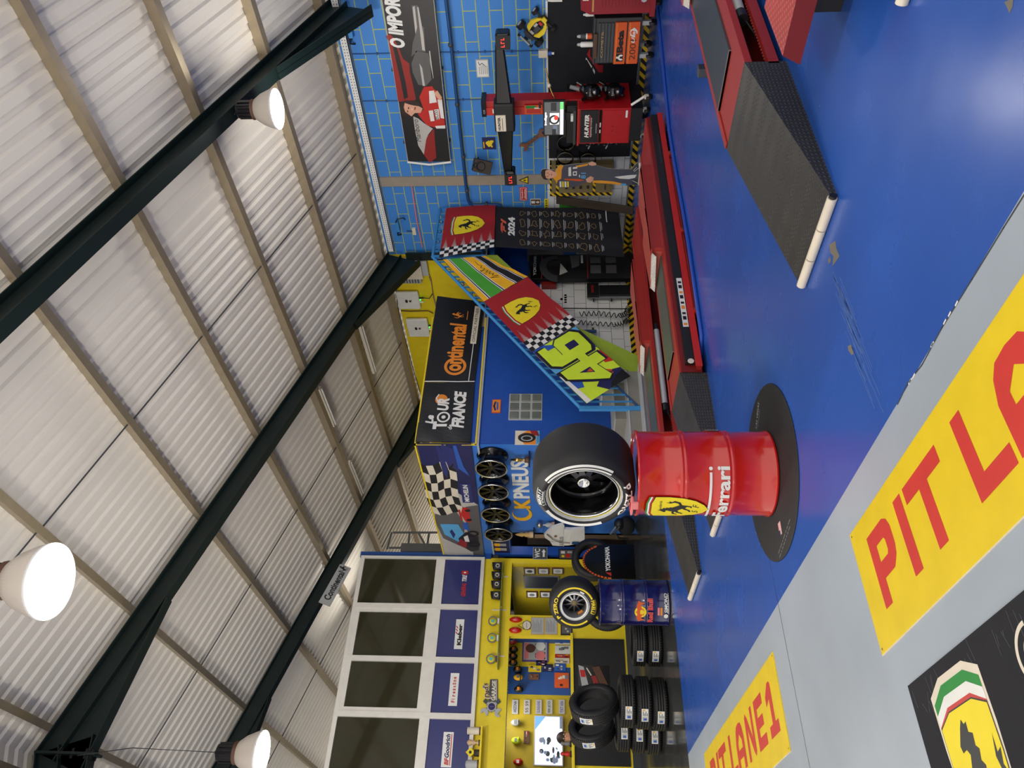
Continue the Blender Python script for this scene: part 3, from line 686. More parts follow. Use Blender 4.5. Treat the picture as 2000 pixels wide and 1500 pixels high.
a_ = on_mat(1526, 1044); b_ = on_mat(1522, 1020); d_ = Vector(b_) - Vector(a_)
with g.at(T(*a_) @ RZ(math.atan2(d_.y, d_.x))):
    g.rect(0, -.02, .085, .035, .0065, 'pink')
    for i in range(3): g.rect(0, -.018 + i * .018, .085, -.011 + i * .018, .0067, 'white')
    g.rect(0, .008, .035, .035, .0069, 'navy')
a_ = on_mat(1521, 1082); b_ = on_mat(1541, 1022); d_ = Vector(b_) - Vector(a_)
with g.at(T(*a_) @ RZ(math.atan2(d_.y, d_.x))):
    for i in range(2):
        x = 0
        while x < d_.length:
            w = .012 + random.random() * .04; g.rect(x, -i * .03, x + w, -i * .03 + .008, .0066, 'grey'); x += w + .012
tag(g.build('round_mat'), 'round black rubber mat with faint printing, under the red drum', 'mat')
# race tyres
def race_wheel(name, label, c, nrm, D, W, rimD, style, up=(0, 0, 1)):
    t = thing(name, label, 'wheel', (c[0], c[1], c[2] - D / 2), 'racing wheels on the drums')
    M = axisM(c, nrm, up)
    R0, r0, w = D / 2, rimD / 2, W / 2
    g = G(M)
    prof = [(r0 - .004, w - .045), (r0 + .012, w - .022), (r0 + .035, w - .005), (r0 + (R0 - r0) * .5, w), (R0 - .055, w - .008), (R0 - .025, w - .03), (R0 - .006, w - .065), (R0, w - .11), (R0, -w + .11), (R0 - .006, -w + .065), (R0 - .025, -w + .03), (R0 - .055, -w + .008), (r0 + (R0 - r0) * .5, -w), (r0 + .03, -w + .005), (r0 - .004, -w + .05)]
    g.lathe(prof, 'rubber', n=96); g.lathe([(r0 - .004, -w + .05), (r0 - .004, w - .045)], 'rubber', n=96)
    g.build('tyre', t)
    mk_ = G(); rm = (r0 + R0) / 2
    def arc(a0, a1, ra, rb, m_):
        for q in range(3): mk_.ring(0, 0, ra + (rb - ra) * q / 3, ra + (rb - ra) * (q + 1) / 3, 0, m_, a0, a1, n=32)
    def side_z(r_):
        for (ra, za), (rb, zb_) in zip(prof, prof[1:7]):
            if r_ <= rb: return za + (zb_ - za) * (r_ - ra) / (rb - ra)
        return prof[6][1]
    def arct(s, amid, span, r, h, m_):
        k = G(); k.text(s, -r * span / 2, 0, h, m_, 0, w=r * span, bold=.03)
        k.cut([r * span * (i / 12 - .5) for i in range(13)], [h * .33, h * .66])
        k.warp(lambda x, y, z: ((r + y) * math.cos(amid - x / r), (r + y) * math.sin(amid - x / r), z))
        mk_.add(k.v, k.f, m_)
    style(mk_, arc, arct, r0, R0)
    zmark = w + .0015
    mk_.warp(lambda x, y, z: tuple(M @ Vector((x, y, side_z(math.hypot(x, y)) + .0022 + z))))
    mk_.build('sidewall_lettering', t)
    return t, M, r0, w
nr = (-math.sin(math.radians(79)), -math.cos(math.radians(79)), 0)
TD = .70
def st_white(mk_, arc, arct, r0, R0):
    rm = r0 + .036; o = 0.0
    arc(R(o, -37), R(o, 59), rm, rm + .034, 'white')
    arc(R(o, 118), R(o, 206), rm, rm + .03, 'white')
    arct('P ZERO', -PI / 2 - .12, 1.05, rm + .002, .046, 'white')
    arct('PIRELLI', PI / 2 + .04, .5, rm + .002, .036, 'white')
    arc(R(o, 76), R(o, 108), rm - .006, rm - .003, 'white'); arc(R(o, 76), R(o, 108), rm + .042, rm + .045, 'white')
    arc(0, 2 * PI - 1e-3, r0 + .001, r0 + .007, 'shield_yellow'); arc(0, 2 * PI - 1e-3, r0 + .007, r0 + .022, 'lgrey')
def R(o, deg): return o + math.radians(deg)
ROLL1 = math.radians(0)
c1 = (RC[0] - .02, RC[1] - .0, RC[2] + RH + TD / 2 - .004)
t, M, r0, w = race_wheel('racing_wheel', 'wide slick racing tyre with white sidewall lettering, lying across the red drum', c1, nr, TD, .42, .475, st_white)
g = G(M); g.lathe([(r0 - .004, w - .045), (r0 + .004, w - .03), (r0 - .006, w - .03), (r0 - .016, w - .06), (r0 - .03, 0), (r0 - .034, -w + .06), (r0 - .004, -w + .05)], 'gloss_black', n=72)
g.lathe([(r0 + .002, w - .036), (r0 - .004, w - .028), (r0 - .012, w - .034)], 'chrome', n=72); g.build('rim', t)
zb = .0
g = G(M)
for i in range(8):
    a = 2 * PI * i / 8 + .2
    with g.at(RZ(a)):
        g.add([(.04, -.022, zb + .05), (.04, .022, zb + .05), (r0 - .03, .012, zb - .02), (r0 - .03, -.012, zb - .02), (.04, -.018, zb + .01), (.04, .018, zb + .01), (r0 - .03, .010, zb - .05), (r0 - .03, -.010, zb - .05)], [(0, 3, 2, 1), (4, 5, 6, 7), (0, 1, 5, 4), (1, 2, 6, 5), (2, 3, 7, 6), (3, 0, 4, 7)], 'spoke')
g.lathe([(.0, zb - .06), (r0 - .03, zb - .06)], 'black', n=48); g.lathe([(r0 - .045, zb + .0), (r0 - .03, zb + .03), (r0 - .028, zb - .05)], 'gloss_black', n=48)
g.build('spokes', t)
g = G(M); g.lathe([(.045, zb + .02), (.045, zb + .075), (.036, zb + .085), (.030, zb + .06), (0, zb + .06)], 'chrome', n=32); g.build('hub_nut', t)
# second drum and wheel
NC = (3.86, 9.42, 0.0)
hn = math.atan2(-NC[0], -NC[1])
def bull(g, cx, cy, s, m, flip=1):
    P = [(-.5, .1), (-.42, .22), (-.3, .2), (-.2, .3), (0, .34), (.2, .26), (.34, .3), (.5, .44), (.42, .24), (.5, .16), (.46, .02), (.36, .06), (.24, -.02), (.22, -.16), (.34, -.3), (.22, -.28), (.12, -.1), (-.06, -.04), (-.2, -.12), (-.28, -.34), (-.38, -.36), (-.34, -.14), (-.4, .0)]
    g.poly([(cx + flip * p[0] * s, cy + p[1] * s) for p in P], .0012, m)
def navy_deco(t, c, r):
    fn0 = on_cyl(c, r, hn); fn = lambda x, y, z: fn0(-x, y, z + .004)
    g = G(); g.ell(-.12, .375, .075, .075, 0, 'yellow', n=28)
    bull(g, -.185, .375, .15, 'dorange'); bull(g, -.055, .375, .15, 'dorange', -1)
    g.text('Red Bull', -.275, .215, .07, 'red', 0, w=.32, bold=.02); g.text('Red Bull', -.275, .215, .07, 'pink', -.001, w=.325, bold=.06)
    g.cut([i * .03 - .45 for i in range(30)], []); g.warp(fn); g.build('bull_print', t); g = G()
    g.text('SIMOND', -.13, .03, .045, 'white', 0, w=.24, bold=.03, shear=.3); g.line([(-.14, .022), (.12, .022)], .006, 0, 'white'); g.ell(-.17, .055, .032, .03, 0, 'white', n=6)
    g.rect(-.16, .10, -.06, .125, 0, 'orange'); g.rect(-.16, .135, -.06, .16, 0, 'pink')
    g.cut([i * .03 - .45 for i in range(30)], []); g.warp(fn); g.build('lettering', t)
drum(NC, .585, .885, 'barrel_navy', 'oil_drum', 'glossy navy blue steel drum with a pair of red bulls, standing near the office', navy_deco)
def st_yellow(mk_, arc, arct, r0, R0):
    rm = r0 + .052; o = PI / 2
    o = 0.0; arc(R(o, -66), R(o, 60), rm + .012, rm + .034, 'yellow'); arc(R(o, 136), R(o, 222), rm + .012, rm + .034, 'yellow')
    arct('P ZERO', PI / 2 + .12, 1.15, rm + .0, .048, 'yellow'); arct('PIRELLI', -PI / 2 - .02, .75, rm - .002, .046, 'yellow')
    arc(R(o, -112), R(o, -70), rm + .052, rm + .057, 'yellow')
    arc(R(o, -36), R(o, -20), rm - .025, rm - .006, 'white')
    arc(0, 2 * PI - 1e-3, r0 - .002, r0 + .02, 'white')
h2 = math.radians(224)
nr2 = (math.sin(h2), math.cos(h2), 0); D2 = .66
c2 = (NC[0] + .0, NC[1] + .02, .885 + D2 / 2 - .01)
t, M, r0, w = race_wheel('racing_wheel', 'slick racing tyre with yellow sidewall lettering and grey spokes, standing on the navy drum', c2, nr2, D2, .32, .345, st_yellow)
g = G(M); g.lathe([(r0 - .004, w - .045), (r0 + .006, w - .012), (r0 - .006, w - .012), (r0 - .014, w - .05), (r0 - .03, -.08), (r0 - .004, -w + .05)], 'grey', n=64); g.lathe([(r0 + .004, w - .012), (r0 - .014, w - .008), (r0 - .014, w - .02)], 'white', n=64)
for a in (200, 330): g.ring(0, 0, r0 - .05, r0 - .02, w - .1, 'orange', math.radians(a), math.radians(a + 30), n=10)
g.build('rim', t)
g = G(M); zb = .0
g.lathe([(0, zb - .04), (r0 - .02, zb - .05)], 'dark_metal', n=48)
for i in range(10):
    with g.at(RZ(2 * PI * i / 10)):
        g.add([(.025, -.012, zb + .03), (.025, .012, zb + .03), (r0 - .025, .007, zb - .01), (r0 - .025, -.007, zb - .01), (.025, -.012, zb), (.025, .012, zb), (r0 - .025, .007, zb - .04), (r0 - .025, -.007, zb - .04)], [(0, 3, 2, 1), (0, 1, 5, 4), (1, 2, 6, 5), (3, 0, 4, 7)], 'steel')
g.build('spokes', t)
g = G(M); g.lathe([(.04, zb), (.04, zb + .035), (.03, zb + .045), (0, zb + .045)], 'olive', n=24); g.build('hub_nut', t)
# ================================================================ car lifts
ZD = .26
def runway(t, x0, xt, x1, ya, yb, side, plates, stops):
    g = G()
    g.box(xt, ya, ZD - .05, x1, yb, ZD, 'lift_red'); g.box(xt + .05, ya + (.28 if side == 'tray' else .06), .02, x1 - .05, yb - .06, ZD - .05, 'lift_dred')
    g.box(xt, yb - .05, ZD, x1, yb, ZD + .012, 'lift_red')
    rw = g.build('runway', t, bevel=.004)
    g = G()   # ramp wedge with a rubbery checker top
    P = [(xt, ZD), (x0 + .03, .035), (x0 + .03, .0), (xt, .0)]
    n = 4
    v = [(p[0], ya, p[1]) for p in P] + [(p[0], yb, p[1]) for p in P]
    g.add(v, [(0, 4, 5, 1), (1, 5, 6, 2), (0, 1, 2, 3), (7, 6, 5, 4), (3, 7, 4, 0), (2, 6, 7, 3)], 'tread_black')
    g.build('ramp', rw)
    g = G()
    for k in range(3):
        w = (yb - ya) / 3; g.cyl((x0, ya + k * w + .004, .026), (x0, ya + (k + 1) * w - .004, .026), .026, 'cream', n=16)
    g.cyl((x0, ya - .012, .026), (x0, ya + .002, .026), .02, 'black'); g.build('ramp_roller', rw)
    for (pa, pb, m) in plates:
        g = G(); g.box(pa, ya + .13, ZD, pb, yb - .055, ZD + .014, m); g.box(pa, ya + .125, ZD, pa + .012, yb - .05, ZD + .018, 'steel'); g.build('sliding_plate', rw)
    if side == 'tray':
        g = G(); g.box(xt + .05, ya + .03, .05, x1, ya + .28, .065, 'lift_dred'); g.box(xt - .02, ya + .0, .045, x1, ya + .04, .11, 'lift_red'); g.box(xt + .1, ya + .06, .02, x1, ya + .28, .05, 'black')
        for i in range(20): g.sph((xt + .1 + i * .04, ya + .04, .108), .010, 'lift_dred', 6, 4)
        g.build('side_tray', rw)
        g = G(); a = xt + .72; yc_ = ya + .045; zc_ = .165
        for a_, L_ in ((xt + 3.35, .75), (a, 1.2)):
            if a_ == a: g.build('jack_cylinder', rw); g = G()
            g.cyl((a_, yc_, zc_), (a_ + L_, yc_, zc_), .038, 'lgrey'); g.cyl((a_ - .08, yc_, zc_), (a_ + .02, yc_, zc_), .044, 'black'); g.cyl((a_ + L_, yc_, zc_), (a_ + L_ + .1, yc_, zc_), .03, 'black')
        g.tube([(a - .05, yc_, .15), (a - .2, yc_ + .03, .1), (a - .35, yc_ + .02, .08), (a - .5, yc_ + .06, .08)], .009, 'black'); g.build('jack_cylinder', rw)
    else:
        g = G(); g.box(xt + .0, ya - .012, .05, x1, ya - .001, ZD - .02, 'lift_dred'); g.build('side_web', rw)
        g = G(); g.box(xt + .08, ya - .05, .105, x1, ya - .013, .20, 'black'); g.cyl((xt + .10, ya - .05, .15), (xt + .10, ya - .056, .15), .03, 'cream')
        with g.at(mk((1, 0, 0), (0, 0, 1), (0, -1, 0), (0, ya - .0505, 0))):
            g.box(xt + .55, .12, 0, xt + 1.25, .175, .003, 'white')
            for i in range(9): g.rect(xt + .57 + i * .075, .13, xt + .60 + i * .075 + .02 * (i % 2), .165, .0035, 'black' if i % 3 else 'orange')
            g.text('RAVAGLIOLI', xt + 3.3, .135, .025, 'dgrey', .001, w=.6, bold=.02)
        g.build('side_rail', rw)
        g = G(); g.box(xt + .02, ya - .07, .055, x1, ya - .013, .10, 'lift_red'); g.box(xt + .02, ya - .075, .05, x1, ya - .07, .115, 'red'); g.build('lower_flange', rw)
        g = G(); g.cyl((xt + .8, ya - .02, .025), (xt + 3.4, ya - .02, .025), .024, 'lift_red', n=12)
        for xx in (xt + .75, xt + 2.0, xt + 3.45): g.cyl((xx, ya - .10, .03), (xx, ya + .0, .03), .03, 'lift_red', n=12); g.cyl((xx, ya - .105, .03), (xx, ya - .098, .03), .015, 'steel', n=10)
        g.build('lift_arm', rw)
    for (sx, L) in stops:   # raised wheel stop : beam on the near edge, sloping plates with pale tread edges behind
        g = G(); hb_ = .13; xm_ = sx + L * .5
        g.box(sx, ya + .005, ZD, sx + L, ya + .06, ZD + hb_, 'lift_red'); g.box(sx - .04, ya - .005, ZD + hb_ - .012, sx + L, ya + .07, ZD + hb_, 'lift_red')
        for xa, xb in ((sx, xm_ - .01), (xm_ + .01, sx + L)):
            g.add([(xa, ya + .06, ZD + hb_ - .01), (xb, ya + .06, ZD + hb_ + .01), (xb, yb - .01, ZD + hb_ - .02), (xa, yb - .01, ZD + hb_ - .05), (xa, yb - .01, ZD), (xb, yb - .01, ZD), (xa, ya + .06, ZD), (xb, ya + .06, ZD)], [(0, 1, 2, 3), (3, 2, 5, 4), (0, 3, 4, 6), (2, 1, 7, 5)], 'lift_red_lit')
            g.add([(xa, ya + .07, ZD + hb_ - .012), (xa, yb - .01, ZD + hb_ - .052), (xa - .075, yb - .01, ZD + hb_ - .10), (xa - .075, ya + .07, ZD + hb_ - .06)], [(0, 1, 2, 3)], 'tread_white')
            g.box(xa - .012, ya + .07, ZD + hb_ - .05, xa - .001, yb - .01, ZD + hb_ - .045, 'lift_red_lit')  # paler red puts the light on plates and edge lines into the colour
        g.build('wheel_stop', rw)
    return rw
t = thing('car_lift', 'red scissor car lift on the right with a dark plate and a black checkered ramp', 'car lift', (6.5, 2.0, 0), 'red scissor car lifts')
runway(t, 3.19, 4.56, 9.0, 2.46, 3.09, 'tray', [(4.95, 8.3, 'plate_dark')], [(6.7, 1.5)])
runway(t, 3.19, 4.56, 9.0, .86, 1.49, 'tray', [(4.95, 8.3, 'plate_dark')], [])
g = G(); z = .30
pa, pb, pc, pd = fl(1532, 100, z), fl(1484, 62, z), fl(1556, -30, z), fl(1478, -60, z)
A_ = fl(1485, 51, z); B_ = fl(1538, 70, z); ym_ = (A_.y + B_.y) / 2
g.add([(B_.x, ym_, z), (A_.x, ym_, z), (A_.x, 1.1, z), (B_.x, 1.1, z)], [(0, 3, 2, 1)], 'tread_red')
g.add([(B_.x, ym_, z), (A_.x, ym_, z), (A_.x, ym_ + .05, z - .07), (B_.x, ym_ + .05, z - .10), (B_.x, 1.1, z), (B_.x, 1.1, z - .1), (A_.x, 1.1, z), (A_.x, 1.1, z - .07)], [(0, 1, 2, 3), (0, 3, 5, 4), (1, 6, 7, 2)], 'lift_dred')
g.box(B_.x + .2, 1.2, .0, A_.x - .02, ym_ - .12, z - .11, 'black')
g.build('cross_plate', t)
p = onX(1420, 55, 4.9)
g = G(); q = fl(1365, 128, .1); g.box(q.x - .03, q.y + .02, .0, q.x + .07, q.y + .11, .10, 'slate'); g.build('stop_block', t, bevel=.006)
t = thing('car_lift', 'red scissor car lift in front of the stairs with black side rail and green-grey plates', 'car lift', (6.5, 6.6, 0), 'red scissor car lifts')
runway(t, 3.19, 4.58, 8.95, 5.57, 6.2, 'rail', [(4.95, 6.38, 'plate_green')], [(6.38, 1.55)])
runway(t, 3.19, 4.58, 8.95, 7.02, 7.66, 'tray', [(4.95, 6.3, 'plate_green')], [(6.3, 1.5)])
# ================================================================ things on and at the right wall
XO = XW - .03
def wall_sign(name, label, cat, box, deco, base, th=.012, X=XW, group=None, bevel=0):
    l, b, r, t_ = rectX(X, *box)
    g = G(FX(X)); g.box(l, b, .001, r, t_, th, base)
    deco(g, l, b, r, t_, th + .0015); return tag(g.build(name, bevel=bevel), label, cat, group)
def nodeco(*a): pass
# racing banner
def pz(x, y): return (740 + x * .22, y * .22)
XP = XW - .10
def WP(pts, f=pz): return [lx(XP, *f(*p)) for p in pts]
t = thing('wall_banner', 'long dark racing banner on the blue brick wall showing a person in red overalls', 'banner', tuple(Vector((XP, onX(850, 120, XP).y, onX(860, 120, XP).z))))
g = G(FX(XP)); q = lambda x, y: lx(XP, x, y)
tl, bl = q(797, 315), q(880, 315); tr, br = q(746, 0), q(847, 0)
def ext(a, b, f): return (a[0] + (b[0] - a[0]) * f, a[1] + (b[1] - a[1]) * f)
tr2, br2 = ext(tl, tr, 1.35), ext(bl, br, 1.35)
nseg = 14
edge_mid = .035
def sheet(u): return [ext(tl, tr2, u), ext(bl, br2, u)]
g.prism([bl, br2, tr2, tl], 0, .006, 'print_dark')
z = .0075
def WPc(p, m, dz=0): g.poly(WP(p), z + dz, m)
WPc([(60, 320), (95, 300), (130, 330), (175, 420), (215, 520), (270, 560), (275, 640), (300, 740), (330, 880), (300, 900), (170, 900), (120, 560), (85, 360)], 'print_red')
WPc([(110, 360), (160, 420), (200, 560), (240, 740), (260, 860), (225, 880), (190, 700), (140, 480)], 'print_dark', .001)
WPc([(290, 45), (345, 45), (375, 220), (400, 240), (415, 460), (345, 450), (290, 500), (300, 380), (325, 300)], 'print_grey', .001)
WPc([(300, 60), (318, 50), (340, 240), (326, 300)], 'print_light', .002)
WPc([(340, 60), (352, 60), (395, 300), (410, 450), (385, 440)], 'print_light', .002)
WPc([(330, 450), (440, 470), (480, 690), (420, 760), (350, 750), (300, 640), (290, 560)], 'print_grey', .001)
WPc([(360, 560), (385, 600), (410, 760), (390, 760)], 'print_light', .002)
WPc([(445, 450), (455, 450), (485, 690), (470, 700)], 'print_light', .001)
WPc([(305, 1030), (350, 1050), (400, 1090), (480, 1140), (440, 1190), (420, 1240), (400, 1370), (350, 1290), (320, 1150)], 'print_light', .001)
WPc([(425, 1220), (490, 1140), (510, 1400), (450, 1440), (400, 1370)], 'print_red', .001)
WPc([(520, 1140), (600, 1140), (620, 1420), (560, 1420)], 'black', .001)
for s, x0, y0, y1, hh, m in (('Marlboro', 378, 1255, 1060, 45, 'black'),):
    a = lx(XP, *pz(x0, y0)); b = lx(XP, *pz(x0 - 30, y1)); c = lx(XP, *pz(x0 - hh, y0)); d = Vector(b) - Vector(a)
    with g.at(T(a[0], a[1]) @ RZ(math.atan2(d.y, d.x))): g.text(s, 0, 0, abs(c[1] - a[1]), m, z + .003, w=d.length, shear=.2)
a = lx(XP, *pz(238, 430)); b = lx(XP, *pz(185, -20)); d = Vector(b) - Vector(a)
with g.at(T(a[0], a[1]) @ RZ(math.atan2(d.y, d.x))): g.text('O IMPOR', 0, 0, .24, 'white', z + .003, w=d.length, bold=.05, shear=.12)
g.build('printed_sheet', t)
# printed person on the banner
g = G(FX(XP))
def PP(p, m, dz): g.poly(WP(p), z + .003 + dz, m)
PP([(345, 1010), (370, 990), (395, 960), (360, 860), (400, 770), (480, 760), (500, 790), (560, 870), (590, 1130), (500, 1130), (430, 1110), (385, 1060)], 'red', 0)
PP([(445, 805), (490, 800), (515, 905), (450, 915)], 'white', .001); PP([(442, 980), (480, 975), (495, 1070), (460, 1075)], 'white', .001); PP([(490, 970), (530, 965), (540, 1055), (510, 1060)], 'white', .001)
PP([(520, 880), (560, 880), (580, 1050), (550, 1045)], 'white', .001); PP([(500, 1115), (590, 1110), (590, 1138), (510, 1138)], 'white', .001)
PP([(460, 740), (500, 700), (540, 680), (555, 760), (520, 800), (490, 790)], 'print_dark', .001); PP([(490, 820), (520, 800), (560, 860), (550, 890), (520, 870)], 'skin', .002)
PP([(195, 905), (230, 890), (330, 890), (380, 930), (400, 970), (350, 1000), (290, 1010), (250, 1030), (205, 1005), (190, 960)], 'hair', .001)
PP([(230, 910), (275, 925), (320, 935), (355, 940), (390, 960), (370, 1000), (320, 1000), (290, 1030), (250, 1000), (235, 990), (222, 950)], 'skin', .002)
PP([(262, 945), (270, 950), (268, 965), (258, 962)], 'black', .003); PP([(250, 978), (258, 975), (262, 992), (254, 994)], 'black', .003); PP([(318, 945), (330, 950), (322, 975), (314, 970)], 'print_red', .003)
PP([(280, 965), (302, 958), (300, 975)], 'cream', .0025)
a = lx(XP, *pz(535, 1055)); b = lx(XP, *pz(520, 972)); d = Vector(b) - Vector(a)
with g.at(T(*a) @ RZ(math.atan2(d.y, d.x))): g.text('BOSS', 0, .0, .07, 'black', z + .005, w=d.length)
g.build('printed_person', t)
g = G(FX(XP)); g.tube([(tl[0] - .01, tl[1] + .01, .01), ((tl[0] + bl[0]) / 2 - .05, (tl[1] + bl[1]) / 2, .03), (bl[0] - .01, bl[1] - .01, .01)], .02, 'white'); g.build('end_rod', t)
g = G(FX(XP))
for u in (.1, .45, .8):
    for P, o in zip(sheet(u), (.03, -.03)): g.box(P[0] - .015, P[1] + min(0, o), -.098, P[0] + .015, P[1] + max(0, o), .006, 'dgrey')
g.tube([tl + (.0,), tr2 + (.0,)], .008, 'lgrey'); g.tube([bl + (.0,), br2 + (.0,)], .008, 'lgrey'); g.build('frame_edge', t)
# pipe
g = G()
def W3(x, y, o): return tuple(onX(x, y, XW - o))
pp = [(863, -80), (871, 0), (878, 60), (910, 364), (914, 390), (918, 398), (926, 400), (972, 399), (978, 402), (979, 416)]
g.tube([W3(x, y, .07) for x, y in pp], .028, 'rail_dark', n=10)
for x, y in ((880, 88), (893, 204), (905, 306), (912, 372), (950, 399)):
    p = Vector(W3(x, y, .07)); g.sph(p, .042, 'dgrey', 10, 6); g.box(p.x, p.y - .015, p.z - .02, XW, p.y + .015, p.z + .02, 'dgrey')
tag(g.build('wall_pipe'), 'dark blue pipe running along the blue brick wall below the racing banner', 'pipe')
for a, b, lab in (((684, 106), (1052, 99), 'dark cable dropping down the blue wall to the box beside the radio controlled car'), ((705, 198), (1054, 192), 'dark cable dropping down the blue wall behind the wheel alignment machine')):
    g = G(); n = 14
    g.tube([W3(a[0] + (b[0] - a[0]) * i / n, a[1] + (b[1] - a[1]) * i / n + random.uniform(-.5, .5), .012) for i in range(n + 1)], .009, 'rail_dark', n=6)
    for i in range(0, n, 2): p = W3(a[0] + (b[0] - a[0]) * i / n, a[1] + (b[1] - a[1]) * i / n, .012); g.box(p[0] - .01, p[1] - .02, p[2] - .012, XW, p[1] + .02, p[2] + .012, 'rail_dark')
    tag(g.build('wall_cable'), lab, 'cable')
# sockets
t = thing('junction_box', 'cream socket box with a blue plug, beside the yellow model car', 'socket', W3(1070, 100, .05))
l, b, r, t_ = rectX(XW, 1052, 94, 1070, 108); g = G(FX(XW)); g.box(l, b, 0, r, t_, .09, 'cream'); g.build('box', t, bevel=.008)
g = G(FX(XW)); g.cyl(((l + r) / 2, b, .05), ((l + r) / 2, b - .06, .06), .035, 'blue'); g.cyl(((l + r) / 2, b - .06, .06), ((l + r) / 2, b - .1, .06), .02, 'white'); g.build('plug', t)
l, b, r, t_ = rectX(XW, 1054, 187, 1066, 198); g = G(FX(XW)); g.box(l, b, 0, r, t_, .07, 'cream'); g.box(l + .02, b - .02, .02, r - .02, b, .05, 'red'); tag(g.build('junction_box', bevel=.006), 'small cream socket box just above the monitor', 'socket')
l, b, r, t_ = rectX(XW, 806, 444, 813, 456); g = G(FX(XW)); g.box(l, b, 0, r, t_, .05, 'cream'); g.tube([((l + r) / 2, t_, .03), ((l + r) / 2, t_ + .12, .02)], .012, 'rail_dark'); tag(g.build('junction_box', bevel=.006), 'small cream socket high on the blue wall left of the grey pillar', 'socket')
for bx, lab in (((676, 50, 697, 68), 'small blue cable bracket under the eaves, near the top of the banner'), ((770, 428, 786, 446), 'small blue cable bracket under the eaves, left of the grey pillar')):
    l, b, r, t_ = rectX(XW, *bx); g = G(FX(XW)); g.box(l, b + .05, 0, r, t_ - .05, .12, 'rail_blue'); g.box(l - .06, t_ - .08, .0, l, t_ - .05, .08, 'steel_green'); g.tube([(r, b + .1, .1), (r + .07, b + .06, .09), (r + .08, b - .05, .06), (r + .02, b - .08, .04)], .012, 'steel_green'); g.tube([(l, t_ - .06, .1), (l - .1, t_ - .05, .09), (l - .14, t_ - .1, .02)], .014, 'steel_green')
    tag(g.build('cable_bracket', bevel=.01), lab, 'bracket')
g = G(); g.tube([W3(x, y, .02) for x, y in ((804, 361), (806, 375), (814, 430), (825, 482))], .014, 'pink'); tag(g.build('conduit'), 'thin pale conduit slanting across the blue wall left of the grey pillar', 'conduit')
# plaque, signs
def d_plq(g, l, b, r, t_, z):
    g.rect(l + .015, b + .015, r - .015, t_ - .015, z, 'white')
    h = t_ - b; w = r - l
    for i in range(5): g.line([(l + w * .2, t_ - h * (.25 + .15 * i)), (l + w * (.6 + .05 * (i % 3)), t_ - h * (.25 + .15 * i))], .008, z + .001, 'grey')
    g.line([(l + w * .62, b + h * .25), (l + w * .8, b + h * .5), (l + w * .7, b + h * .7), (l + w * .88, b + h * .8)], .01, z + .001, 'dgrey')
wall_sign('wall_plaque', 'small framed cream plaque with faint printing on the blue wall', 'plaque', (930, 115, 955, 150), d_plq, 'lgrey', .02)
def d_lion(g, l, b, r, t_, z):
    w = r - l; h = t_ - b
    P = [(.25, .12), (.4, .1), (.42, .25), (.5, .2), (.6, .3), (.78, .2), (.85, .3), (.72, .4), (.8, .5), (.75, .62), (.62, .72), (.5, .82), (.36, .78), (.3, .62), (.22, .55), (.3, .45), (.22, .35)]
    g.poly([(l + w * (1 - p[0]), b + h * (.05 + p[1] * .85)) for p in P], z, 'yellow'); g.rect(l + w * .12, t_ - h * .16, r - w * .35, t_ - h * .07, z, 'cloth_yellow')
wall_sign('wall_sign', 'small navy square sign with a yellow lion, left of the alignment machine', 'sign', (942, 268, 968, 291), d_lion, 'navy')
def d_tri(g, l, b, r, t_, z): pass
l, b, r, t_ = rectX(XW - .03, 1013, 344, 1032, 359); g = G(FX(XW - .03)); m_ = (l + r) / 2
g.prism([(l, b), (r, b), (m_, t_)], .0, .008, 'black'); g.poly([(l + .025, b + .014), (r - .025, b + .014), (m_, t_ - .03)], .009, 'yellow'); g.poly([(m_ - .012, b + .09), (m_ + .02, b + .09), (m_ + .002, b + .065), (m_ + .022, b + .065), (m_ - .01, b + .025), (m_ - .002, b + .052), (m_ - .02, b + .052)], .01, 'black')
tag(g.build('warning_sign'), 'yellow triangular warning sign on the grey pillar', 'sign')
def d_qe(g, l, b, r, t_, z):
    g.rect(l + .012, b + .012, r - .012, t_ - .012, z - .001, 'white'); g.rect(l + .02, b + .02, r - .02, t_ - .02, z, 'red'); h = (t_ - b); w = r - l
    g.text('Quadro', l + w * .14, b + h * .54, h * .24, 'white', z + .001, w=w * .72, bold=.02); g.text('eléctrico', l + w * .14, b + h * .18, h * .26, 'white', z + .001, w=w * .72, bold=.02)
wall_sign('warning_sign', 'red rectangular sign with two words in white, left of the grey pillar', 'sign', (1015, 365, 1030, 391), d_qe, 'red')
def d_fire(g, l, b, r, t_, z):
    h = (t_ - b); w = r - l; g.rect(l + .01, b + .01, r - .01, t_ - .01, z, 'brown'); g.poly([(l + w * .3, b + h * .55), (l + w * .7, b + h * .55), (l + w * .7, b + h * .9), (l + w * .3, b + h * .9)], z + .001, 'white'); g.poly([(l + w * .5, b + h * .1), (l + w * .75, b + h * .3), (l + w * .6, b + h * .3), (l + w * .6, b + h * .45), (l + w * .4, b + h * .45), (l + w * .4, b + h * .3), (l + w * .25, b + h * .3)], z + .001, 'white')
wall_sign('warning_sign', 'small dark red sign with a white arrow, beside the black circuit flag', 'sign', (1036, 388, 1056, 400), d_fire, 'cream')
def d_sm(g, l, b, r, t_, z):
    w = r - l; h = t_ - b
    for i in range(4): g.rect(l + w * (.12 + .22 * i), b + h * .3, l + w * (.22 + .22 * i), b + h * .7, z, 'black')
wall_sign('warning_sign', 'small yellow sign strip with black marks above the white tiles', 'sign', (1063, 388, 1071, 408), d_sm, 'shield_yellow')
